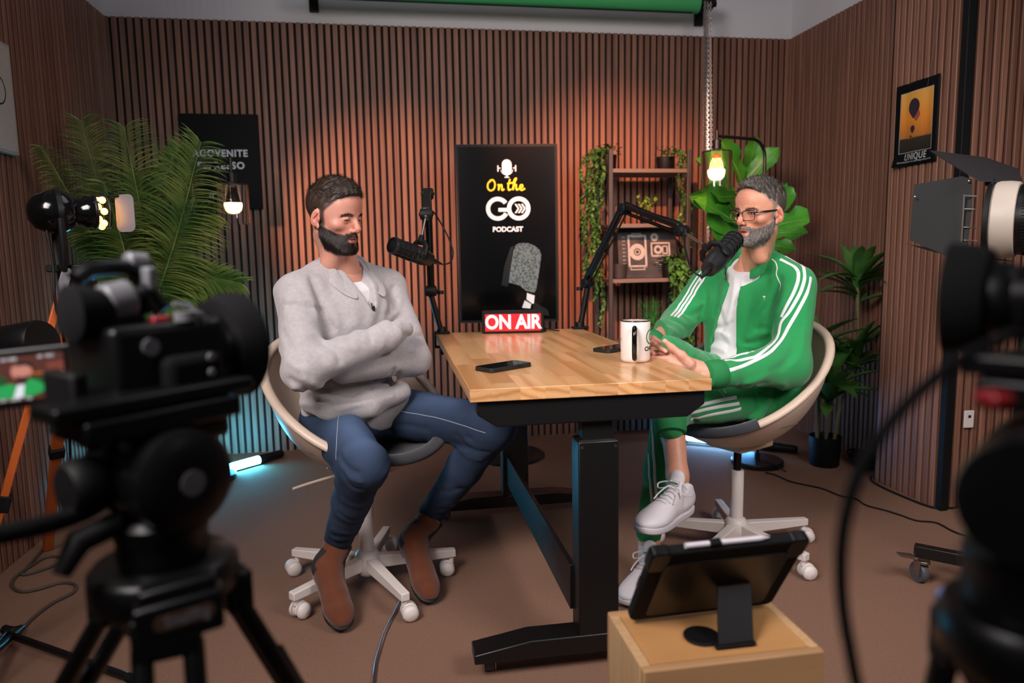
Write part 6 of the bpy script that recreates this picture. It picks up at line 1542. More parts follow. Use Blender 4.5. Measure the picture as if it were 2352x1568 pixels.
# left hand (near): back of the hand to the camera, thumb raised, fingers reaching round the knee
w0 = WL2-dW*.03; kn = [pt(1536, 812, Y=2.165), pt(1533, 823, Y=2.150), pt(1534, 834, Y=2.145), pt(1538, 843, Y=2.145)]
tips = []
for i, k_ in enumerate(kn):
    L_ = (.042, .046, .043, .034)[i]; d1 = V((-.90, .36+.04*i, .02-.05*i)).normalized(); p1 = k_+d1*L_; d2 = V((-.55, .82, -.10)).normalized(); p2 = p1+d2*L_*.62; p3 = p2+V((-.1, .95, -.25)).normalized()*L_*.5
    tips.append(([k_, p1, p2, p3], [.0100, .0088, .0082, .0070] if i < 3 else [.0088, .0078, .0072, .0062]))
palm = [(w0, kn[0].lerp(w0, .12), .027, .0165), (w0, kn[1].lerp(w0, .08), .027, .0165), (w0, kn[2].lerp(w0, .08), .026, .0155), (w0, kn[3].lerp(w0, .12), .025, .0145)]
th = ([pt(1584, 836, Y=2.12), pt(1566, 816, Y=2.125), pt(1543, 798, Y=2.135), pt(1527, 783, Y=2.14)], [.0185, .0135, .0105, .0080])
nl = V((-.05, -.9, .4))
def exh(S):
    for a, b_ in (((1595, 845), (1545, 822)), ((1597, 850), (1545, 832))): S.pfold((a, ((a[0]+b_[0])/2, (a[1]+b_[1])/2), b_), .0035, .0010)
    for i in range(3): S.pfold(((1545-1, 793+i*3.2), (1549, 797+i*3)), .0016, -.0009)
(hv, hC) = hand((.70, 2.0, .68), (1.05, 2.36, .93), palm, tips, th, [(th[0][-1]+V((0, -.001, 0)), V((-.75, -.45, .5)), th[0][-1]-th[0][-2])], flat=None, extra=exh)
parts.append(hv); cols.append(hC)
# right hand (far): fingers laid over from the left, tips towards the camera's right
kr = [pt(1476, 787, Y=2.23), pt(1474, 799, Y=2.225), pt(1474, 810, Y=2.225), pt(1476, 820, Y=2.23)]; tr2 = []
for i, k_ in enumerate(kr):
    e = [pt(1529, 806, Y=2.145), pt(1500, 812, Y=2.17), pt(1500, 821, Y=2.17), pt(1498, 828, Y=2.18)][i]; m1 = k_.lerp(e, .52)+V((0, -.006, .010 if i == 0 else .002)); m2 = k_.lerp(e, .8)+V((0, -.003, .004 if i == 0 else 0))
    tr2.append(([k_, m1, m2, e], [.0095, .0088, .0084, .0078]))
palm2 = [(WR2, kr[i], .026, .0155) for i in range(4)]
th2 = ([WR2+V((-.0, -.02, .01)), pt(1480, 778, Y=2.24), pt(1500, 778, Y=2.21), pt(1515, 785, Y=2.2)], [.016, .0125, .010, .008])
(hv, hC) = hand((.66, 2.05, .70), (1.0, 2.44, .95), palm2, tr2, th2, [(tr2[0][0][-1]-V((.003, 0, 0)), V((.15, -.75, .6)), tr2[0][0][-1]-tr2[0][0][-2])])
parts.append(hv); cols.append(hC)
fast_obj('body', parts, M_['skin'], grn, cols=cols)
eyes(grn, HT2, (-.25, .95, .02)); lashes(HT2, grn, GO['eyez'], GO['eye'], M_['hair_dark'])
cap_, cp, cq, cn = hair_cap(HT2, dict(GO, top=.010, sides=.0015), 'hair', M_['hair_mid'], grn)
zz = cp[:, 2]; topw = sstep(.055, .09, zz)
for mt_, n1, n2, sd in (('hair_dark', 4600, 4000, 15), ('hair_grey', 2600, 2200, 25), ('hair_mid', 4400, 4000, 35)):
    wfront = topw*(1+1.6*sstep(.02, .07, cp[:, 1])) if mt_ == 'hair_grey' else topw
    A = strands(cp, cn, wfront+.02, n1, .014, .0007, lambda p, n: np.tile(np.array([.1, .55, .5]), (len(p), 1)), sd, lift=.5, jit=.4, root=-.002); A2 = strands(cp, cn, (1-topw)*(zz > -.03)+.01, n2, .005, .0006, d_side, sd+1, lift=.3, root=-.001)
    fast_obj('hair_strands', [(to_world(HT2, A[0]), A[1]), (to_world(HT2, A2[0]), A2[1])], M_[mt_], cap_)
bw = np.clip(hm['beard'], 0, .012); chin_ = np.exp(-(hm['x']/.035)**2)*(hm['z'] < -.07)
bo = None
for mt_, n1, sd, wx in (('hair_grey', 7600, 41, 1+1.5*chin_), ('hair_mid', 6000, 42, 1), ('hair_dark', 2200, 43, 1)):
    A = strands(hm['loc'], hm['nloc'], bw*wx, n1, .0100, .0007, d_down, sd, lift=.42, jit=.4)
    ob_ = fast_obj('beard' if bo is None else 'beard_strands', [(to_world(HT2, A[0]), A[1])], M_[mt_], grn if bo is None else bo); bo = bo or ob_
brows(HT2, hm, M_['hair_mid'], grn, 19, n=330, ln=.008, thick=.0036, z0=.017)
# --- glasses
M_['specs'] = pm('black_glasses_frame', '#0e0d0e', .22, coat=.4); M_['specglass'] = pm('spectacle_lens', '#ffffff', .01, trans=1, ior=1.08, var=0, spec=.2)
gl = thing('glasses', 'black rectangular glasses worn by the man in green', 'glasses', hc2); G = HT2
lo_ = []
for s_ in (-1, 1):
    out = []
    for (u, v) in rrect(.054, .036, .011, 5, 0, 0):
        x = s_*.0335+u; z = -.006+v+(.0015 if v > 0 else 0)*(-1 if u*s_ < 0 else 1); out.append(G @ V((x, .1035-.42*max(0, abs(x)-.012)**1.35, z)))
    m = MB().tube(out, .0011, 8, closed=True); m.tube([G @ (G.inverted() @ V(p)+V((0, .0, .0006))) for p in [out[i] for i in range(0, 12)]], .0017, 8)
    fr_ = obj('rim', m, M_['specs'], gl, smooth=60); m = MB(); cc = sum(out, V((0, 0, 0)))/len(out); m.add([cc]+out, [(0, i+1, (i+1) % len(out)+1) for i in range(len(out))]); obj('lens', m, M_['specglass'], fr_, solid=.0012)
    e = G @ V((s_*.060, .0915, .006)); tm = MB().tube([G @ V((s_*.058, .0925, .006)), G @ V((s_*.070, .080, .007)), G @ V((s_*.0775, .02, .010)), G @ V((s_*.0815, -.010, .012)), G @ V((s_*.082, -.028, -.004)), G @ V((s_*.080, -.034, -.022))], [.0026, .0030, .0026, .0022, .0018, .0016], 8, sx=.55)
    obj('temple_arm', tm, M_['specs'], gl, smooth=60)
obj('bridge', MB().tube([G @ V((-.0085, .1045, .004)), G @ V((0, .109, .0065)), G @ V((.0085, .1045, .004))], .0016, 8), M_['specs'], gl)
# --- trousers
S = SDF((.80, 1.98, .12), (1.56, 2.76, .90), .0055)
S.ell(pel2+V((0, 0, -.01)), (.170, .14, .085), MT2, k=.04)
S.cone(HR2, KR2, .088, .060, k=.04); S.cone(KR2, CR2-V((0, 0, .006)), .058, .048, k=.02)
S.cone(HL2, KL2, .090, .062, k=.04); S.cone(KL2, KL2.lerp(AL2, .5), .060, .052, k=.02); S.cone(KL2.lerp(AL2, .5), AL2, .052, .042, k=.02)
for px_, w_, am in ((((1560, 775), (1580, 790), (1592, 815)), .008, .006), (((1568, 770), (1592, 785), (1604, 810)), .008, -.007), (((1575, 830), (1580, 805), (1570, 785)), .006, -.004), (((1600, 790), (1625, 812), (1640, 835)), .010, -.006), (((1610, 785), (1640, 805), (1655, 828)), .010, .006),
    (((1600, 985), (1640, 975), (1680, 972)), .010, -.006), (((1590, 998), (1630, 992), (1690, 985)), .009, .005), (((1590, 958), (1600, 975), (1590, 990)), .008, -.007), (((1510, 955), (1545, 960), (1580, 955)), .007, .006), (((1455, 1050), (1470, 1060), (1480, 1050)), .009, .004), (((1460, 1100), (1475, 1112), (1490, 1105)), .009, -.004), (((1465, 1150), (1480, 1160), (1495, 1150)), .008, .004), (((1450, 1000), (1465, 1015), (1480, 1005)), .009, -.004)):
    S.pfold(px_, w_, am)
S.noise(.0012, 36, 6); tq = S.mesh(1); fast_obj('trousers', [tq], M_['green'], grn); trt = BVHTree.FromPolygons([V(p) for p in tq[0]], [tuple(q) for q in tq[1]])
dC = nrm(CR2-KR2); obj('trouser_cuff', MB().tube([CR2-dC*.022, CR2-dC*.014, CR2+dC*.018, CR2+dC*.030, CR2+dC*.032], [.045, .0525, .051, .048, .040], 36), M_['greenrib'], grn, smooth=60)
dA = nrm(AL2-KL2); obj('trouser_cuff', MB().tube([AL2-dA*.05, AL2-dA*.04, AL2+dA*.01, AL2+dA*.014], [.040, .046, .043, .038], 36), M_['greenrib'], grn, smooth=60)
# --- tape stripes and piping, laid where the photo shows them
def pray(tree, p):
    d = (FW+RT*((p[0]-1176)/FPX)+UP*((784-p[1])/FPX)).normalized(); loc, n, i, dd = tree.ray_cast(OR, d)
    return loc
def pstripe(tree, px, w_, name='stripe', mat='wstripe', ax=None):
    pts = [q for q in (pray(tree, p) for p in px) if q is not None and (ax is None or min(segd(np.array([q]), ax[0], ax[1])[0], segd(np.array([q]), ax[1], ax[2])[0]) < .092)]; pts = [p for i, p in enumerate(pts) if i == 0 or (p-pts[i-1]).length > .002]
    return ribbon(tree, pts, w_, .0014, M_[mat], name, grn, n=80)
for px in (((1796, 572), (1815, 582), (1833, 592), (1848, 603), (1858, 616), (1862, 636), (1858, 660), (1850, 681), (1833, 713), (1807, 758), (1785, 792), (1762, 813), (1718, 835), (1683, 848), (1652, 858)),
           ((1787, 580), (1803, 588), (1820, 597), (1838, 607), (1847, 622), (1848, 640), (1842, 662), (1834, 680), (1813, 716), (1790, 752), (1747, 812), (1705, 826), (1650, 843)),
           ((1779, 588), (1792, 595), (1806, 602), (1823, 611), (1833, 624), (1833, 643), (1827, 662), (1819, 680), (1805, 706), (1794, 728)), ((1730, 806), (1715, 810), (1699, 814), (1646, 832))): pstripe(jkt, px, .0115, ax=(SL2+V((0, 0, .03)), EL2, WL2))
for dx in (5, 13, 21): pstripe(jkt, [(x+dx*.95, y+dx*.25) for x, y in ((1606, 622), (1598, 632), (1582, 656), (1566, 684), (1550, 708), (1536, 724))], .008)
pstripe(jkt, ((1773, 595), (1781, 602), (1785, 616), (1783, 628), (1788, 643), (1793, 656), (1790, 667)), .004, 'piping'); pstripe(jkt, ((1672, 601), (1655, 607), (1632, 619), (1614, 633), (1608, 648)), .004, 'piping')
pstripe(trt, ((1608, 930), (1650, 920), (1692, 912)), .0115); pstripe(trt, ((1588, 949), (1640, 936), (1698, 926)), .0115); pstripe(trt, ((1586, 965), (1640, 951), (1702, 938)), .0115)
pstripe(trt, ((1484, 962), (1487, 1000), (1489, 1040), (1491, 1090), (1496, 1140), (1501, 1175)), .0095); pstripe(trt, ((1495, 962), (1499, 1000), (1501, 1040), (1504, 1090), (1508, 1140), (1512, 1175)), .0095)
# zip edges of the open jacket
for px in () and (((1716, 612), (1708, 650), (1698, 700), (1686, 750), (1672, 800), (1664, 830)), ((1688, 620), (1672, 660), (1650, 700), (1625, 745), (1604, 775))): pstripe(jkt, px, .005, 'zip_edge', 'greenink')
def emblem(tree, px, size, mat, txt=None, ang=0, rot=0):
    c = pray(tree, px); _, n, _, _ = tree.find_nearest(c); x = V((0, 0, 1)).cross(n).normalized(); 
    if x.dot(RT) < 0: x = -x
    y = n.cross(x).normalized(); y = y if y.z > 0 else -y; M_r = Matrix.Rotation(R(rot), 3, n); x, y = M_r @ x, M_r @ y; f_ = frame(c+n*.0016, x, y, n); m = MB(); s = size
    for a in (-32, 0, 32):
        pts = [(s*.5*(r_*math.sin(R(a))+w_*math.cos(R(a))*sg), s*.5*(r_*math.cos(R(a))-w_*math.sin(R(a))*sg)) for sg, seq in ((1, [(0, .1), (.3, .2), (.6, .26), (.85, .14), (1, 0)]), (-1, [(.85, .14), (.6, .26), (.3, .2)])) for r_, w_ in seq]
        blob(m, pts, f_)
    if txt: add_text(m, txt, s*.5, lambda u, v, w: f_(u, v-s*.28, w), depth=.0001)
    return obj('emblem', m, M_[mat], grn)
emblem(jkt, (1755, 684), .016, 'wstripe', 'o'); M_['greyprint'] = pm('pale_green_print', '#8fb3a0', .7); emblem(trt, (1662, 902), .030, 'greyprint', 'adidas', rot=-62)
# --- trainers
def sneaker(heel, toe, up, side, ank, label_side=1):
    heel, toe, up, ank = V(heel), V(toe), nrm(up), V(ank); d = toe-heel; L_ = d.length; d = d.normalized(); up = (up-d*up.dot(d)).normalized(); s_ = d.cross(up); M3 = Matrix((d, s_, up)).transposed()
    fr = lambda u, v, w=0: heel+d*u+s_*v+up*w; k_ = L_/.30
    cs = [fr(-.03, 0, 0), fr(L_+.03, 0, .0), fr(L_/2, .09, .17), fr(L_/2, -.09, .17), ank+up*.05, fr(L_/2, 0, -.02)]; lo = [min(c[i] for c in cs)-.04 for i in range(3)]; hi = [max(c[i] for c in cs)+.04 for i in range(3)]
    S = SDF(lo, hi, .0030)
    S.ell(fr(.052*k_, 0, .052), (.052*k_, .033, .040), M3, k=.02); S.cone(fr(.10*k_, 0, .040), fr(L_-.085*k_, 0, .034), .034, .040, k=.03, sq=(up, 1.25)); S.ell(fr(L_-.070*k_, 0, .031), (.070*k_, .046, .029), M3, k=.02)
    S.cone(fr(.062*k_, 0, .06), fr(.066*k_, 0, .090), .034, .035, k=.025); S.cone(fr(.105*k_, 0, .080), fr(.185*k_, 0, .046), .024, .030, k=.03)
    S.cone(fr(.118*k_, 0, .070), fr(.100*k_, 0, .132), .029, .025, k=.010, sq=(d, 1.6))       # tongue
    S.cone(fr(.056*k_, 0, .17), fr(.058*k_, 0, .080), .030, .024, k=.005, op='cut')
    S.plane(fr(0, 0, .018), -up)
    for u in (.20, ): S.fold([fr(L_-.088*k_, -.045, .03), fr(L_-.078*k_, -.03, .058), fr(L_-.074*k_, 0, .064), fr(L_-.078*k_, .03, .058), fr(L_-.088*k_, .045, .03)], .0030, -.0016)
    for sg in (-1, 1):
        S.fold([fr(.125*k_, sg*.036, .06), fr(.16*k_, sg*.043, .035), fr(.19*k_, sg*.047, .024)], .0026, -.0010); S.fold([fr(.045*k_, sg*.036, .085), fr(.075*k_, sg*.040, .075), fr(.115*k_, sg*.028, .088)], .0035, .0018)
        for q in range(5):      # eyelets
            S.ell(fr((.118+.018*q)*k_, sg*(.021+.001*q), .083-.0075*q), (.0022, .0022, .0022), k=.001, op='cut')
    up_ = S.mesh(1); sh_ = fast_obj('trainer', [up_], M_['shoe'], grn); tr3 = BVHTree.FromPolygons([V(p) for p in up_[0]], [tuple(q) for q in up_[1]])
    out = []
    for i in range(48):
        a = 2*PI*i/48; c_, n_ = math.cos(a), math.sin(a); u = L_/2+L_/2*np.sign(c_)*abs(c_)**.75; wd = .0375+.012*sstep(.35, .75, u/L_)-.006*sstep(.85, 1, u/L_); out.append((u, wd*np.sign(n_)*abs(n_)**.62))
    m = MB(); vv = []
    for zz_, g_ in ((.0, .94), (.003, .985), (.006, 1), (.019, 1.0), (.0215, .99), (.0225, .96), (.0226, .6)):
        vv += [fr(L_/2+(u-L_/2)*g_, v*g_, zz_+.006*max(0, (u/L_-.8)/.2)**2) for u, v in out]
    n = 48; ff = [(r_*n+i, r_*n+(i+1) % n, (r_+1)*n+(i+1) % n, (r_+1)*n+i) for r_ in range(6) for i in range(n)]+[tuple(range(n-1, -1, -1)), tuple(6*n+i for i in range(n))]
    m.add(vv, ff); ms = obj('midsole', m, M_['midsole'], sh_, smooth=50)
    lc = MB()
    for q in range(5):
        a = fr((.118+.018*q)*k_, .021+.001*q, .083-.0075*q); b_ = fr((.122+.018*q)*k_, -.021-.001*q, .083-.0075*q); md = fr((.120+.018*q)*k_, 0, .12)
        pts = []
        for t in np.linspace(0, 1, 9):
            q_ = a.lerp(b_, t)+up*.02*math.sin(PI*t); loc, no, _, _ = tr3.find_nearest(q_); pts.append(loc+no*.0022)
        lc.tube(pts, .0030, 6, sx=.5)
    top = fr(.112*k_, 0, .104)
    for sg in (-1, 1):      # bow loops and loose ends
        lc.tube(spline([top, top+s_*sg*.022+up*.012, top+s_*sg*.050+up*.004+d*.014, top+s_*sg*.044-up*.010+d*.022, top+s_*sg*.016+d*.010, top], 5), .0028, 6, sx=.5); lc.tube(spline([top, top+s_*sg*.014+d*.02+up*.004, top+s_*sg*.030+d*.045-up*.016, top+s_*sg*.034+d*.070-up*.032], 5), .0028, 6, sx=.5)
    obj('laces', lc, M_['lace'], sh_)
    tf = frame(fr(.1095*k_, 0, .120)+up*.0, s_*(-1), (up*.9-d*.35).normalized(), d)
    m = MB(); blob(m, rrect(.034, .016, .002, 2), tf, .012); pl_ = obj('tongue_label', m, M_['lace'], sh_, solid=.001); m = MB(); add_text(m, 'adidas', .011, lambda u, v, w: tf(u, v, .0135+w), depth=.0001, offset=.0004); 
    for (u0, u1, v0, v1) in ((-.017, .017, .0072, .008), (-.017, .017, -.008, -.0072), (-.017, -.0162, -.008, .008), (.0162, .017, -.008, .008)): blob(m, [(u0, v0), (u1, v0), (u1, v1), (u0, v1)], tf, .0135)
    obj('tongue_print', m, M_['greenink'], pl_)
    hb = MB(); hf = [fr(.0-.001, v, w) for v, w in ((-.014, .07), (.014, .07), (.012, .095), (-.012, .095))]; pts = [V(tr3.find_nearest(p)[0])-d*.0015 for p in hf]; hb.add(pts, [(0, 1, 2, 3)]); obj('heel_tab', hb, M_['green'], sh_, solid=.0015)
    return sh_
aR = AR2
heelR, toeR = sR
sneaker(heelR, toeR, V((.12, .02, 1)), 1, aR)
sneaker((.915, 2.335, .004), (.700, 2.118, .004), V((0, 0, 1)), 1, AL2)
obj('ankle_sock', MB().tube([aR+V((.0, .0, .008)), aR+V((.002, .004, -.03)), aR+V((0, 0, -.06))], [.035, .036, .030], 24), M_['lace'], grn); obj('ankle_sock', MB().tube([AL2+V((0, 0, -.035)), AL2+V((0, 0, -.10))], [.037, .036], 24), M_['lace'], grn)
# ================================================================ studio gear around the photographer
M_['pewter'] = pm('satin_grey_plastic', '#77777c', .35, var=.05); M_['redacc'] = pm('red_record_ring', '#8d0f18', .4); M_['satin'] = pm('satin_black', '#08090a', .36, var=.1, scale=60, spec=.35)
M_['orangewood'] = pm('orange_varnished_wood', '#b8521f', .4, col2='#c96a2e', scale=20, stretch=(8, 8, 1))
M_['warm_glow'] = pm('warm_lit_bulb', '#ffdca8', .3, emit='#ffb25a', estr=5)
def emis(name, c, s_=.6): return pm(name, c, .5, var=0, emit=c, estr=s_)
def tripod(label, bowl, feet, rbowl, badge=False, hh=.11):
    """two-stage video tripod under bowl point; feet: floor points"""
    bowl = V(bowl); t = thing('tripod', label, 'tripod', (bowl.x, bowl.y, 0), group='video tripods')
    obj('bowl', MB().lathe([(rbowl*.45, .004), (rbowl*.92, .004), (rbowl, -.002), (rbowl, -.026), (rbowl*.86, -.034), (rbowl*.5, -.07), (.01, -.075)], bowl, n=48), M_['satin'], t, smooth=50)
    for i, fpt in enumerate(feet):
        fpt = V(fpt); d0 = (V((fpt.x, fpt.y, 0))-V((bowl.x, bowl.y, 0))).normalized(); s_ = d0.cross(V((0, 0, 1)))
        hip = bowl+d0*(rbowl*.92)+V((0, 0, -.035)); mid = hip.lerp(fpt, .48); M3 = Matrix((d0, s_, V((0, 0, 1)))).transposed()
        obj('leg_hinge', MB().box(hip+V((0, 0, -.008)), (.026, .058, .042), M3), M_['satin'], t, bevel=.004)
        lg = MB()
        for sg in (-1, 1): lg.tube([hip+s_*sg*.021+V((0, 0, -.02)), mid+s_*sg*.021], .0095, 14)
        l_ = obj('leg', lg, M_['satin'], t)
        ax = (fpt-hip).normalized(); obj('leg_lock', MB().box(mid, (.03, .068, .05), Matrix((ax.cross(s_), s_, ax)).transposed()), M_['black'], l_, bevel=.005)
        obj('lower_tube', MB().tube([hip.lerp(fpt, .12), fpt+V((0, 0, .012))], .010, 14), M_['satin'], l_)
        obj('lock_knob', MB().lathe([(.0, 0), (.016, .001), (.0175, .006), (.0175, .022), (.014, .026), (0, .026)], mid+s_*.036+ax*.0, s_, 14), M_['black'], l_, smooth=20)
        obj('foot_pad', MB().lathe([(.018, 0), (.020, .004), (.016, .018), (.008, .022)], V((fpt.x, fpt.y, 0)), n=20), M_['rubber'], l_)
    return t
def fluid_head(t, bowl, ax, top_w, r=.048, q=1.0):
    """drum head on the bowl; ax = camera axis (unit, horizontal)"""
    bowl = V(bowl); a = V(ax); n_ = V((a.y, -a.x, 0)); 
    obj('pan_base', MB().lathe([(.040, .004), (.042, .016), (.040, .026), (.042, .030), (.042, .044), (.036, .050)], bowl, n=44), M_['satin'], t, smooth=40)
    c = bowl+V((0, 0, .088)); dr_ = MB().lathe([(.020, -.058), (.038, -.057), (r, -.050), (r, -.020), (r*.92, -.018), (r*.92, .018), (r, .020), (r, .050), (.038, .057), (.020, .058)], c, n_, 40)
    dd = obj('tilt_drum', dr_, M_['satin'], t, smooth=35)
    obj('drum_badge', MB().lathe([(.012, .0), (.012, .0015), (0, .0018)], c+n_*.058, n_, 20), M_['pewter'], dd)
    obj('counterbalance_knob', MB().lathe([(.024, 0), (.027, .006), (.027, .024), (.022, .030), (0, .031)], c-a*.044-n_*.02, -a, 24), M_['black'], t, smooth=40)
    obj('pan_lock_lever', MB().tube([bowl+V((0, 0, .052))-a*.04, bowl+V((0, 0, .046))-a*.075, bowl+V((0, 0, .022))-a*.092], [.011, .012, .008], 12), M_['black'], t)
    pw = bowl.z; M3 = Matrix((a, n_, V((0, 0, 1)))).transposed()
    obj('head_plate', MB().box(c+V((0, 0, .056)), (.15*q, .062*q, .02), M3).box(c+V((0, 0, .074)), (.19*q, .050*q, .014), M3), M_['satin'], t, bevel=.003)
    return c
def camera_rig(label, org, ax, k=1.0, lcd=None, ku=.6):
    """cinema camera: body, finder, handle, big lens. axis ax"""
    a = V(ax).normalized(); n_ = V((a.y, -a.x, 0)).normalized(); u_ = n_.cross(a); u_ = u_ if u_.z > 0 else -u_
    org = V(org); L = lambda u, v, w_: org+a*u*ku+(n_*v+u_*w_)*k; M3 = Matrix((a, n_, u_)).transposed()
    t = thing('video_camera', label, 'camera', org, group='video cameras')
    obj('body', MB().box(L(-.015, 0, -.020), (.140*k, .112*k, .150*k), M3).box(L(-.02, .0, -.10), (.11*k, .09*k, .03*k), M3), M_['satin'], t, bevel=.010*k, seg=3)
    obj('grip', MB().box(L(.015, .062, -.03), (.075*k, .028*k, .095*k), M3), M_['rubber'], t, bevel=.012*k, seg=3)
    obj('battery', MB().box(L(-.20, .0, -.030), (.035*ku, .07*k, .075*k), M3), M_['black'], t, bevel=.004)
    b_ = MB()
    for j in range(4): b_.lathe([(.005*k, 0), (.0045*k, .0022*k), (0, .0024*k)], L(.045, .0785, .012-.018*j), n_, 12)
    b_.lathe([(.0075*k, 0), (.0065*k, .0025*k), (0, .003*k)], L(.052, .0525, -.052), n_, 14); obj('buttons', b_, M_['pewter'], t)
    # finder
    vf = MB().lathe([(.030*k, -.002*k), (.033*k, .0), (.031*k, .018*k), (.024*k, .038*k), (.021*k, .040*k)], L(-.178, .0, .070), a, 28); obj('eyecup', vf, M_['rubber'], t, smooth=50)
    obj('viewfinder', MB().tube([L(-.14, 0, .072), L(-.112, 0, .072)], .0215*k, 24).tube([L(-.108, 0, .078), L(-.048, 0, .084)], .023*k, 28), M_['pewter'], t, bevel=.003)
    obj('finder_mount', MB().tube([L(-.045, 0, .08), L(-.02, 0, .09), L(-.01, 0, .065)], .012*k, 12).box(L(-.09, 0, .058), (.12*ku, .03*k, .014*k), M3), M_['black'], t, bevel=.003)
    hd_ = MB().tube(spline([L(-.135, -.03, .108), L(-.10, -.03, .118), L(-.03, -.03, .120), L(.0, -.03, .112), L(.03, -.03, .088), L(.05, -.02, .065)], 5), .0095*k, 12, sx=1.5); obj('top_handle', hd_, M_['satin'], t, smooth=60)
    obj('microphone_holder', MB().cyl(L(-.02, -.03, .126), L(.03, -.03, .124), .013*k).box(L(.01, -.01, .105), (.025*ku, .02*k, .03*k), M3), M_['pewter'], t, bevel=.003)
    obj('red_ring', MB().cyl(L(-.035, .03, .056), L(.005, .03, .056), .0065*k), M_['redacc'], t, bevel=.002)
    for p0, p1, r0_ in ((L(.03, .045, .055), L(.03, .045, .066), .013), (L(.06, .04, .055), L(.06, .04, .064), .010), (L(-.07, .054, .03), L(-.07, .060, .03), .010)): obj('dial', MB().cyl(p0, p1, r0_*k), M_['pewter'], t)
    sw_ = MB().box(L(.07, .05, .052), (.02*ku, .008*k, .012*k), M3).tube([L(.02, .03, .075), L(.05, .035, .072), L(.075, .045, .055), L(.085, .05, .045)], .004*k, 8); obj('audio_connector', sw_, M_['pewter'], t)
    ln = MB().lathe([(.036*k, .0), (.038*k, .004*ku), (.038*k, .030*ku), (.041*k, .034*ku), (.041*k, .055*ku), (.044*k, .060*ku), (.0475*k, .075*ku), (.0475*k, .092*ku)], L(.070, -.006, .012), a, 48, caps=False)
    le = obj('lens', ln, M_['satin'], t, smooth=40)
    rg_ = MB()
    for j in range(60):
        q = 2*PI*j/60; rad = n_*math.cos(q)+u_*math.sin(q); rg_.tube([L(.106, -.006, .012)+rad*.0415*k, L(.122, -.006, .012)+rad*.0415*k], .0011*k, 4)
    obj('focus_ring', rg_, M_['rubber'], le)
    hd2 = MB().lathe([(.0475*k, .0), (.062*k, .006*ku), (.069*k, .034*ku), (.071*k, .070*ku), (.0695*k, .070*ku), (.0675*k, .034*ku), (.050*k, .006*ku)], L(.158, -.006, .012), a, 56, caps=False); obj('lens_hood', hd2, M_['rubber'], le, smooth=40)
    obj('front_glass', MB().lathe([(.046*k, 0), (.036*k, .004*ku), (.02*ku, .008*k), (0, .009*k)], L(.150, -.006, .012), a, 36, caps=False), M_['lens'], le, smooth=60)
    if lcd:
        c, x, y = V(lcd[0]), V(lcd[1]).normalized(), V(lcd[2]).normalized(); nn = x.cross(y).normalized(); nn = nn if nn.dot(OR-c) > 0 else -nn; F = frame(c, x, y, nn); W, H_ = lcd[3], lcd[4]
        obj('monitor_arm', MB().tube([L(-.06, -.05, .0), c+x*W*.52-nn*.004], .006, 8), M_['black'], t)
        mo_ = obj('flip_monitor', MB().prism(rrect(W, H_, .006, 4), -.012, 0, F), M_['satin'], t, bevel=.002)
        pw_, ph_ = W*.80, H_*.76; m = MB(); blob(m, rrect(pw_, ph_, .001, 1), F, .0006); sc_ = obj('live_picture', m, emis('picture_backdrop', '#4a241c', .45), mo_)
        def shape(nm, pts, mt, w_): m = MB(); blob(m, [(u*pw_, v*ph_) for u, v in pts], F, w_); obj(nm, m, mt, sc_)
        gm, sk, dk, wh, gd = emis('picture_green', '#1f9a50', .35), emis('picture_skin', '#b87a6c', .4), emis('picture_dark', '#141615', .5), emis('picture_white', '#c9d0d8', .5), emis('picture_leaf', '#12401c', .7)
        shape('leaves', [(-.5, -.38), (-.24, -.34), (-.18, .0), (-.28, .16), (-.5, .22)], gd, .0008); shape('leaves', [(.1, -.2), (.5, -.2), (.5, -.05), (.12, -.0)], gd, .0008)
        shape('red_wall', [(.28, -.5), (.5, -.5), (.5, .3), (.30, .3)], emis('picture_wall', '#6a3328', .5), .0007)
        shape('jacket', [(-.48, -.42), (-.42, -.28), (-.30, -.14), (-.14, -.10), (.0, -.20), (.08, -.02), (.16, -.08), (.34, -.28), (.20, -.36), (.10, -.42)], gm, .0010)
        shape('shirt', [(-.12, -.42), (-.06, -.14), (.02, -.14), (.0, -.42)], wh, .0012); shape('face', [(-.09+.125*math.cos(q)+.09, .16+.20*math.sin(q)) for q in np.linspace(0, 2*PI, 18, endpoint=False)], sk, .0013)
        shape('hair', [(-.10, .28), (.0, .38), (.12, .33), (.14, .18), (.06, .28)], dk, .0015); shape('beard', [(-.08, .06), (-.05, -.04), (.04, -.05), (.10, .06), (.02, .02)], dk, .0016)
        shape('bulb', [(-.38+.04*math.cos(q), .20+.09*math.sin(q)) for q in np.linspace(0, 2*PI, 12, endpoint=False)], wh, .0014); shape('level_line', [(.10, .075), (.5, .075), (.5, .09), (.10, .09)], emis('picture_orange', '#c8741c', .9), .0016)
        m = MB(); add_text(m, '1  5.6  ISO 800', ph_*.10, lambda u, v, w_: F(-pw_*.22+u, ph_*.44+v, .0017+w_), depth=.0001); add_text(m, '4K  REC', ph_*.10, lambda u, v, w_: F(pw_*.30+u, ph_*.44+v, .0017+w_), depth=.0001); add_text(m, '1/50   5600K   24p', ph_*.09, lambda u, v, w_: F(-pw_*.10+u, -ph_*.455+v, .0017+w_), depth=.0001)
        obj('status_text', m, wh, sc_)
    return t, L, a, n_, u_
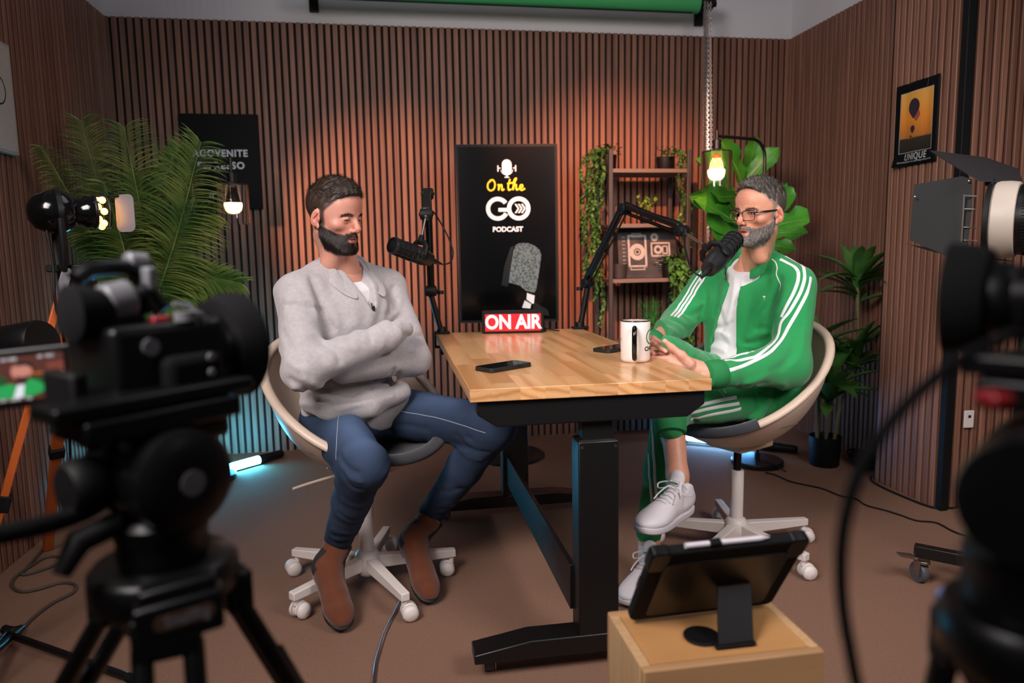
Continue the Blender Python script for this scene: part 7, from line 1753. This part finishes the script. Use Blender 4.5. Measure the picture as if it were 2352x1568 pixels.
# --- left camera on its tripod
axL = V((.69, .725, 0)).normalized(); bwl = pt(378, 1288, D=.70)
t1 = tripod('black video tripod in the left foreground with a maker badge between its legs', bwl, [pt(-330, 2500, Z=0), V((bwl.x*.42-.02, bwl.y*.42, 0)), pt(1150, 2380, Z=0)], .067)
hc_ = fluid_head(t1, bwl, axL, 0, .047)
obj('pan_handle', MB().tube(spline([hc_-axL*.02+V((0, 0, -.03)), pt(262, 1130, D=.69), pt(215, 1165, D=.66), pt(150, 1192, D=.63), pt(60, 1215, D=.60), pt(-120, 1250, D=.56)], 6), [.0085]*31, 16), M_['rubber'], t1)
bf = pt(412, 1410, D=.60); fx_ = V((.96, .27, 0)).normalized(); fz = V((0, 0, 1)); fn = fz.cross(fx_); fn = fn if fn.dot(OR-bf) > 0 else -fn; FB = frame(bf, (fx_+fz*.10).normalized(), fz, fn)
sb = obj('spreader_block', MB().prism(rrect(.070, .036, .004, 3, 0, -.006), -.024, .0, FB).prism(rrect(.060, .014, .004, 3, 0, .017), -.024, -.004, FB), M_['satin'], t1, bevel=.003)
bd_ = obj('maker_badge', MB().prism(rrect(.048, .0125, .006, 6, .004, -.004), 0, .0012, FB), pm('bronze_badge', '#6e5444', .3, metal=.6), sb)
m = MB(); add_text(m, 'SmallRig', .0135, lambda u, v, w_: FB(u*.78+.006, v-.004, .0013+w_), depth=.0002, offset=.0001); obj('badge_lettering', m, M_['pewter'], bd_)
rigo = hc_+V((0, 0, .145)); rigo = pt(358, 838, D=.745)
t2, L2, a2, n2, u2 = camera_rig('black video camera in the left foreground with flip-out monitor showing the man in green', rigo, axL, .84, ku=.44, lcd=(pt(52, 868, D=.735), (V((1, .05, 0.075))), V((-.02, .06, 1)), .098, .060))
obj('camera_foot', MB().box((hc_+V((0, 0, .081))+rigo-u2*.058)/2, (.10, .05, max(.004, (rigo-u2*.058-hc_).z-.078)), Matrix((a2, n2, u2)).transposed()), M_['satin'], t2, bevel=.003)
# --- right camera, very close and out of focus
axR = V((-.62, .78, 0)).normalized(); bwr = pt(2372, 1410, D=.47)
t3 = tripod('black video tripod at the right picture edge, close and out of focus', bwr, [pt(1870, 2900, Z=0), pt(2900, 3300, Z=0), (bwr.x+.55, bwr.y+.35, 0)], .055)
hc3 = fluid_head(t3, bwr, axR, 0, .040, .5)
t4, L4, a4, n4, u4 = camera_rig('black video camera with big lens at the right picture edge, badly blurred', pt(2222, 705, D=.56)-axR*.20*.42, axR, .60, ku=.42)
obj('camera_foot', MB().box((hc3+V((0, 0, .075))+L4(0, 0, -.06))/2, (.09, .05, max(.01, (L4(0, 0, -.06)-hc3).z-.06)), Matrix((a4, n4, u4)).transposed()), M_['satin'], t4, bevel=.003)
m = MB().tube(spline([L4(-.02, -.06, -.03), pt(2345, 770, D=.42), pt(2290, 785, D=.40), pt(2200, 830, D=.39), pt(2080, 930, D=.385), pt(1985, 1060, D=.385), pt(1940, 1200, D=.39), pt(1932, 1340, D=.40), pt(1950, 1480, D=.41), pt(1990, 1640, D=.43), pt(2100, 1900, D=.5)], 8), .0036, 12)
tag(obj('camera_cable', m, M_['rubber'], smooth=60), 'thick black cable arcing down from the blurred right camera', 'cable')
obj('cage_clamp', MB().box(pt(2285, 915, D=.44), (.016, .02, .010)), M_['redacc'], t4, bevel=.004)
# --- wall outlet
wo = pt(2225, 962, Y=PY1-.025); ow = thing('wall_outlet', 'small white outlet on the panelled pillar beside the right camera', 'outlet', wo)
obj('cover_plate', MB().box(wo, (.045, .008, .075)), M_['white'], ow, bevel=.002); obj('socket_holes', MB().box(wo+V((0, -.0045, .012)), (.012, .002, .012)), M_['black'], ow)

# --- spotlight on orange wooden tripod (left)
so = pt(130, 487, Y=2.25); sa = V((.86, .50, .02)).normalized(); st = pt(160, 640, Y=2.25)
t5 = thing('wooden_tripod', 'orange wooden tripod by the left wall', 'tripod', (st.x, st.y, 0))
obj('tripod_head', MB().cyl(st+V((0, 0, .03)), st+V((0, 0, -.05)), .030).box(st+V((0, 0, .03)), (.10, .05, .02)), M_['blackm'], t5, bevel=.003)
for i, (tp, ft_) in enumerate(((pt(143, 660, Y=2.22), pt(-30, 1290, Y=2.12)), (pt(205, 660, Y=2.26), pt(330, 1250, Y=2.45)), (pt(165, 660, Y=2.30), pt(120, 1150, Y=2.85)))):
    d = (ft_-tp).normalized(); k_ = tp.z/(-d.z); foot = tp+d*k_; foot.z = .01; s_ = V((0, 0, 1)).cross(d).normalized(); M3 = Matrix((s_, d.cross(s_), d)).transposed()
    lm = obj('leg', MB().box((tp+foot)/2, (.036, .020, (foot-tp).length), M3), M_['orangewood'], t5, bevel=.003)
    obj('leg_bracket', MB().box(tp-d*.012, (.040, .026, .07), M3).cyl(tp-d*.045-s_*.02, tp-d*.045+s_*.02, .012), M_['pewter'] if i == 0 else M_['blackm'], lm, bevel=.002)
    q = tp+d*k_*.55; obj('leg_clamp', MB().box(q, (.046, .034, .045), M3), M_['black'], lm, bevel=.003)
t6 = thing('spotlight', 'black studio spotlight with lit bulbs on the orange wooden tripod', 'light', so, group=None)
sn = sa.cross(V((0, 0, 1))).normalized(); L6 = lambda u, v, w_: so+sa*u+sn*v+V((0, 0, w_))
obj('housing', MB().lathe([(0, -.072), (.022, -.070), (.045, -.055), (.060, -.022), (.062, .01), (.052, .035), (.038, .045), (.038, .062), (.046, .070), (.046, .090)], so, sa, 36), M_['blackg'], t6, smooth=50)
yk = MB()
for s_ in (-1, 1): yk.tube([L6(.0, s_*.066, -.02), L6(.0, s_*.068, -.10), L6(0, s_*.045, -.165)], .009, 8)
yk.tube([L6(0, -.05, -.165), L6(0, .05, -.165)], .010, 8).cyl(L6(0, 0, -.165), L6(0, 0, -.20), .012); obj('yoke', yk, M_['black'], t6)
obj('band', MB().lathe([(.0635, -.004), (.0635, .010)], so, sa, 36, caps=False), M_['blackm'], t6)
obj('lit_lens', MB().lathe([(.044, .091), (.034, .096), (0, .100)], so, sa, 32, caps=False), M_['warm_glow'], t6, smooth=60)
bg = MB()
for j in range(7): q = 2*PI*j/7; bg.sph(L6(.112, 0, 0)+(sn*math.cos(q)+V((0, 0, 1))*math.sin(q))*.042, .010, 10, 8)
obj('bulb_cluster', bg, M_['warm_glow'], t6)
obj('wire_guard', MB().lathe([(.048, .09), (.048, .098)], so, sa, 36, caps=False).lathe([(.050, .125), (.050, .131)], so, sa, 36, caps=False), M_['blackm'], t6, solid=.002)
bl6 = frame(L6(.165, .045, -.005), (sa*.55+sn*.8).normalized(), V((0, 0, 1)), sa.cross(V((0, 0, 1))))
obj('barn_door_leaf', MB().prism(rrect(.066, .108, .018, 6), -.001, .001, bl6), pm('grey_leaf', '#74737c', .5), t6)
obj('leaf_hinge', MB().cyl(L6(.09, .02, .045), L6(.165, .03, .045), .004), M_['black'], t6)
light('SPOT', 'spotlight_beam', so+sa*.13, (.0, 4.35, 1.30), 270, (1.0, .40, .21), .03, spot=40, blend=.7)
obj('power_cord', MB().tube(spline([L6(-.03, .02, -.05), pt(122, 610, Y=2.2), pt(128, 700, Y=2.18), pt(150, 800, Y=2.3), pt(160, 1000, Y=2.4), pt(165, 1180, Y=2.5)], 8), .004, 8), M_['black'], t6)
# --- second spotlight at the picture's left edge, behind the monitor
s2_ = pt(15, 800, Y=1.95); sb_ = V((-.90, .35, -.15)).normalized(); t7 = thing('small_spotlight', 'black stand light peeking above the monitor at the left edge', 'light', (s2_.x-.0, s2_.y, 0))
obj('housing', MB().lathe([(.052, -.11), (.056, -.10), (.056, .0), (.050, .02)], s2_, sb_, 32), M_['satin'], t7, smooth=40)
obj('glow_ring', MB().lathe([(.050, .021), (.044, .026), (.030, .026)], s2_, sb_, 32, caps=False), M_['warm_glow'], t7)
pz = V((s2_.x-.16, s2_.y, 0)); obj('stand_pole', MB().cyl(pz+V((0, 0, .05)), pz+V((0, 0, s2_.z)), .011).cyl(pz+V((0, 0, s2_.z)), s2_, .008), M_['black'], t7)
f0, f1 = pt(-20, 1458, Z=.022), pt(312, 1560, Z=.014)
lg_ = obj('stand_leg', MB().tube([pz+V((0, 0, .10)), f0.lerp(f1, .12)+V((0, 0, .02)), f1], .011, 12), M_['blackm'], t7); obj('leg_tip', MB().cyl(f1-(f1-f0).normalized()*.03, f1+(f1-f0).normalized()*.012, .0125), M_['rubber'], lg_)
for q in (R(100), R(200)): obj('stand_leg', MB().tube([pz+V((0, 0, .10)), pz+V((.4*math.cos(q), .4*math.sin(q), .014))], .011, 12), M_['blackm'], t7)
cord('dark cable curling on the carpet by the left wall', [pt(x, y, Z=.006) for x, y in ((128, 1200), (115, 1235), (95, 1265), (65, 1300), (50, 1318), (75, 1315), (120, 1300), (145, 1290), (135, 1278), (105, 1280), (70, 1300), (35, 1325), (28, 1345), (50, 1358), (90, 1352), (140, 1338), (172, 1342), (168, 1360), (120, 1385), (80, 1415), (50, 1445))], .0055, 'cordgrey')
cord('small black plug at the end of the cable near the left stand', [pt(10, 1445, Z=.02), pt(30, 1449, Z=.02), pt(48, 1446, Z=.018)], .014, 'black', 'cable_plug')

# --- big studio light with barn doors (right)
bo_ = pt(2298, 505, Y=1.9); ba = V((-.64, .77, .02)).normalized(); bs = ba.cross(V((0, 0, 1))).normalized(); LB = lambda u, v, w_: bo_+ba*u+bs*v+V((0, 0, w_))
t8 = thing('studio_light', 'large studio light with black barn doors and pale ring at the right edge', 'light', (bo_.x+.12, bo_.y, 0))
obj('barrel', MB().lathe([(.085, -.21), (.095, -.20), (.102, -.15), (.102, -.045), (.100, -.04)], bo_, ba, 56), M_['satin'], t8, smooth=40)
kn_ = MB()
for j in range(70): q = 2*PI*j/70; rd = bs*math.cos(q)+V((0, 0, 1))*math.sin(q); kn_.tube([LB(-.06, 0, 0)+rd*.1025, LB(-.115, 0, 0)+rd*.1025], .0013, 4)
obj('focus_grip', kn_, M_['rubber'], t8)
obj('pale_ring', MB().lathe([(.100, -.045), (.109, -.043), (.113, -.02), (.113, .012), (.108, .018), (.096, .018)], bo_, ba, 60, caps=False), M_['cream'], t8, smooth=35)
obj('front_lens', MB().lathe([(.096, .010), (.07, .018), (0, .022)], bo_, ba, 40, caps=False), emis('lit_front_lens', '#ffe6cf', 2.0), t8, smooth=60)
fins = MB()
for j in range(26):
    q = 2*PI*j/26; rd = bs*math.cos(q)+V((0, 0, 1))*math.sin(q); tn_ = ba.cross(rd); M3 = Matrix((ba, rd, tn_)).transposed(); fins.box(LB(-.235, 0, 0)+rd*.088, (.05, .034, .006), M3)
obj('cooling_fins', fins, pm('fins_painted_glow', '#d9a066', .35, metal=.3, emit='#ff9a45', estr=.5), t8)  # amber glow put into the material for the light these fins reflect
obj('rear_housing', MB().lathe([(.07, -.34), (.078, -.33), (.078, -.22)], bo_, ba, 40), M_['satin'], t8, smooth=40)
obj('door_frame', MB().lathe([(.102, .016), (.120, .018), (.120, .030), (.100, .030)], bo_, ba, 40, caps=False).box(LB(.026, 0, .108), (.02, .12, .02), Matrix((ba, bs, V((0, 0, 1)))).transposed()).box(LB(.026, 0, -.108), (.02, .12, .02), Matrix((ba, bs, V((0, 0, 1)))).transposed()), M_['black'], t8)
def leaf4(pts, nm='barn_door', th=.0012):
    P_ = [pt(x, y, Y=Y) for x, y, Y in pts]; n_ = (P_[1]-P_[0]).cross(P_[2]-P_[0]).normalized()*th; m = MB(); k = len(P_); m.add([p-n_ for p in P_]+[p+n_ for p in P_], [tuple(range(k-1, -1, -1)), tuple(k+i for i in range(k))]+[(i, (i+1) % k, k+(i+1) % k, k+i) for i in range(k)])
    return obj(nm, m, M_['satin2'], t8)
M_['satin2'] = pm('dark_grey_sheet_metal', '#242426', .5, var=.05)
l1 = leaf4([(2100, 424, 2.05), (2210, 405, 1.93), (2232, 412, 1.90), (2234, 470, 1.9), (2222, 580, 1.9), (2205, 592, 1.91), (2175, 588, 1.94), (2092, 552, 2.06), (2090, 545, 2.06)])
rv = MB()
for p in ((2226, 416), (2204, 584), (2102, 452)): c = pt(*p, Y=1.90 if p[0] > 2150 else 2.03); rv.lathe([(.004, .0), (.003, .003), (0, .0035)], c, (OR-c).normalized(), 10)
obj('rivets', rv, M_['steel'], l1)
leaf4([(2136, 346, 2.06), (2265, 362, 2.14), (2338, 388, 2.05), (2350, 420, 1.92), (2250, 416, 1.86), (2225, 402, 1.88)])
leaf4([(2080, 560, 2.06), (2172, 585, 2.0), (2300, 596, 1.9), (2330, 600, 2.05), (2200, 592, 2.16)])
hg = MB()
for y in (450, 480, 522, 552): a_, b_ = pt(2213, y, Y=1.905), pt(2243, y+1, Y=1.89); hg.tube([a_, b_], .0022, 6)
hg.tube([pt(2214, 446, Y=1.905), pt(2208, 556, Y=1.905)], .003, 6); obj('door_hinge', hg, M_['steel'], t8)
pb_ = V((bo_.x+.13, bo_.y+.02, 0)); obj('stand_pole', MB().cyl(pb_+V((0, 0, .12)), pb_+V((0, 0, bo_.z-.14)), .016).tube([pb_+V((0, 0, bo_.z-.14)), LB(-.12, .0, -.13)], .014, 12), M_['blackm'], t8)
e0 = pt(2100, 1262, Z=.115); 
for q_ in (e0, pb_*2-V((e0.x, e0.y, 0))+V((0, .0, .115)), pb_+V((.18, .30, .115))):
    q_ = V(q_); q_.z = .115; d = (V((pb_.x, pb_.y, .115))-q_); dn_ = d.normalized(); sd = V((-dn_.y, dn_.x, 0)); bm_ = obj('base_leg', MB().box((q_+V((pb_.x, pb_.y, .115)))/2, (d.length, .035, .040), Matrix((dn_, sd, V((0, 0, 1)))).transposed()), M_['blackm'], t8, bevel=.002)
    caster(bm_, V((q_.x, q_.y, 0))+dn_*.03, .036)
    if q_ == q_: pass
cpt = V((e0.x, e0.y, .09)); obj('brake_tab', MB().prism([(0, 0), (.05, .012), (.052, .02), (.0, .012)], -.012, .012, lambda u, v, w: cpt+V((-.012, -.01, 0))+V((-.8, .1, 0)).normalized()*u+V((0, 0, v))+V((.1, .9, 0)).normalized()*w), M_['steel'], t8)

# --- apple box with tablet
M_['ply'] = pm('birch_plywood', '#a97f56', .5, col2='#bb9269', scale=6, stretch=(1, 1, 9), bump=.05); M_['plytop'] = pm('birch_plywood_top', '#b98552', .45, col2='#c99560', scale=5, stretch=(1, 7, 1)); M_['plyedge'] = pm('plywood_edge', '#a87b50', .6, col2='#e0bb8c', scale=3, stretch=(90, 90, 1))
c0, c1, c2, c3 = pt(1388, 1398, Z=.508), pt(1480, 1540, Z=.508), pt(1895, 1495, Z=.508), pt(1770, 1385, Z=.508)
bx0, bx1, by0, by1, bz = .358, .660, .986, 1.176, .508
ab = thing('apple_box', 'pale plywood box standing on end in the foreground', 'box', ((bx0+bx1)/2, (by0+by1)/2, 0))
obj('front_board', MB().box(((bx0+bx1)/2, by0+.0085, bz/2), (bx1-bx0, .017, bz)), M_['ply'], ab, bevel=.003); obj('back_board', MB().box(((bx0+bx1)/2, by1-.0085, bz/2), (bx1-bx0, .017, bz)), M_['ply'], ab, bevel=.003)
for x in (bx0+.0087, bx1-.0087): obj('side_board', MB().box((x, (by0+by1)/2, bz/2), (.017, by1-by0-.0345, bz-.001)), M_['plyedge'], ab, bevel=.002)
obj('top_board', MB().box(((bx0+bx1)/2, (by0+by1)/2, bz-.0095), (bx1-bx0-.0346, by1-by0-.0346, .018)), M_['plytop'], ab)
T0, T1 = pt(1444, 1428, Z=.513), pt(1772, 1388, Z=.513); tx3 = (T1-T0); tw = tx3.length; tx3.normalize(); hz = V((0, 0, 1)); nb_ = tx3.cross(hz); nb_ = nb_ if nb_.y < 0 else -nb_
ty3 = (hz*math.sin(R(57))+nb_*math.cos(R(57))).normalized(); tn3 = tx3.cross(ty3); tn3 = tn3 if tn3.dot(OR-T0) > 0 else -tn3
tab = thing('tablet', 'black cased tablet with white stylus propped on the plywood box', 'tablet', T0.lerp(T1, .5)); TF = frame(T0, tx3, ty3, tn3); th_ = .195
obj('case', MB().prism(rrect(tw, th_, .014, 5, tw/2, th_/2), -.018, 0, TF), M_['rubber'], tab, bevel=.004, seg=3)
obj('case_back_panel', MB().prism(rrect(tw-.05, th_-.045, .01, 4, tw/2, th_/2-.006), -.001, .0025, TF), M_['satin'], tab, bevel=.001)
obj('corner_bumper', MB().prism(rrect(.034, .05, .010, 4, .015, th_-.022), -.019, .0015, TF), M_['satin'], tab, bevel=.003); obj('corner_bumper', MB().prism(rrect(.034, .05, .010, 4, tw-.015, th_-.022), -.019, .0015, TF), M_['satin'], tab, bevel=.003)
obj('screen', MB().prism(rrect(tw-.03, th_-.03, .004, 3, tw/2, th_/2), -.0188, -.0179, TF), M_['phoneglass'], tab)
obj('stylus', MB().tube([TF(.055, th_+.0045, -.009), TF(tw-.085, th_+.0045, -.009)], .0045, 14).tube([TF(tw-.085, th_+.0045, -.009), TF(tw-.070, th_+.0045, -.009)], [.0045, .001], 14), pm('white_stylus', '#cfcad2', .35), tab)
obj('stylus_clip', MB().box(TF(.105, th_+.002, -.009), (.02, .016, .012), Matrix((tx3, ty3, tn3)).transposed()), M_['rubber'], tab, bevel=.002)
obj('buttons', MB().prism(rrect(.003, .03, .001, 2, -.0015, th_*.55), -.013, -.005, TF), M_['satin'], tab)
kb0, kb1 = TF(tw*.62, th_*.45, .004), pt(1690, 1478, Z=.512); kd = (kb1-kb0)
obj('kickstand', MB().box((kb0+kb1)/2, (.062, .005, kd.length), Matrix((tx3, kd.normalized().cross(tx3), kd.normalized())).transposed()), M_['black'], tab, bevel=.001)
obj('stand_foot', MB().box(pt(1685, 1476, Z=.512)+V((0, .004, 0)), (.068, .03, .006)).lathe([(.03, 0), (.03, .004)], pt(1612, 1470, Z=.509)+V((.004, .01, 0)), n=24), M_['black'], tab, bevel=.001)
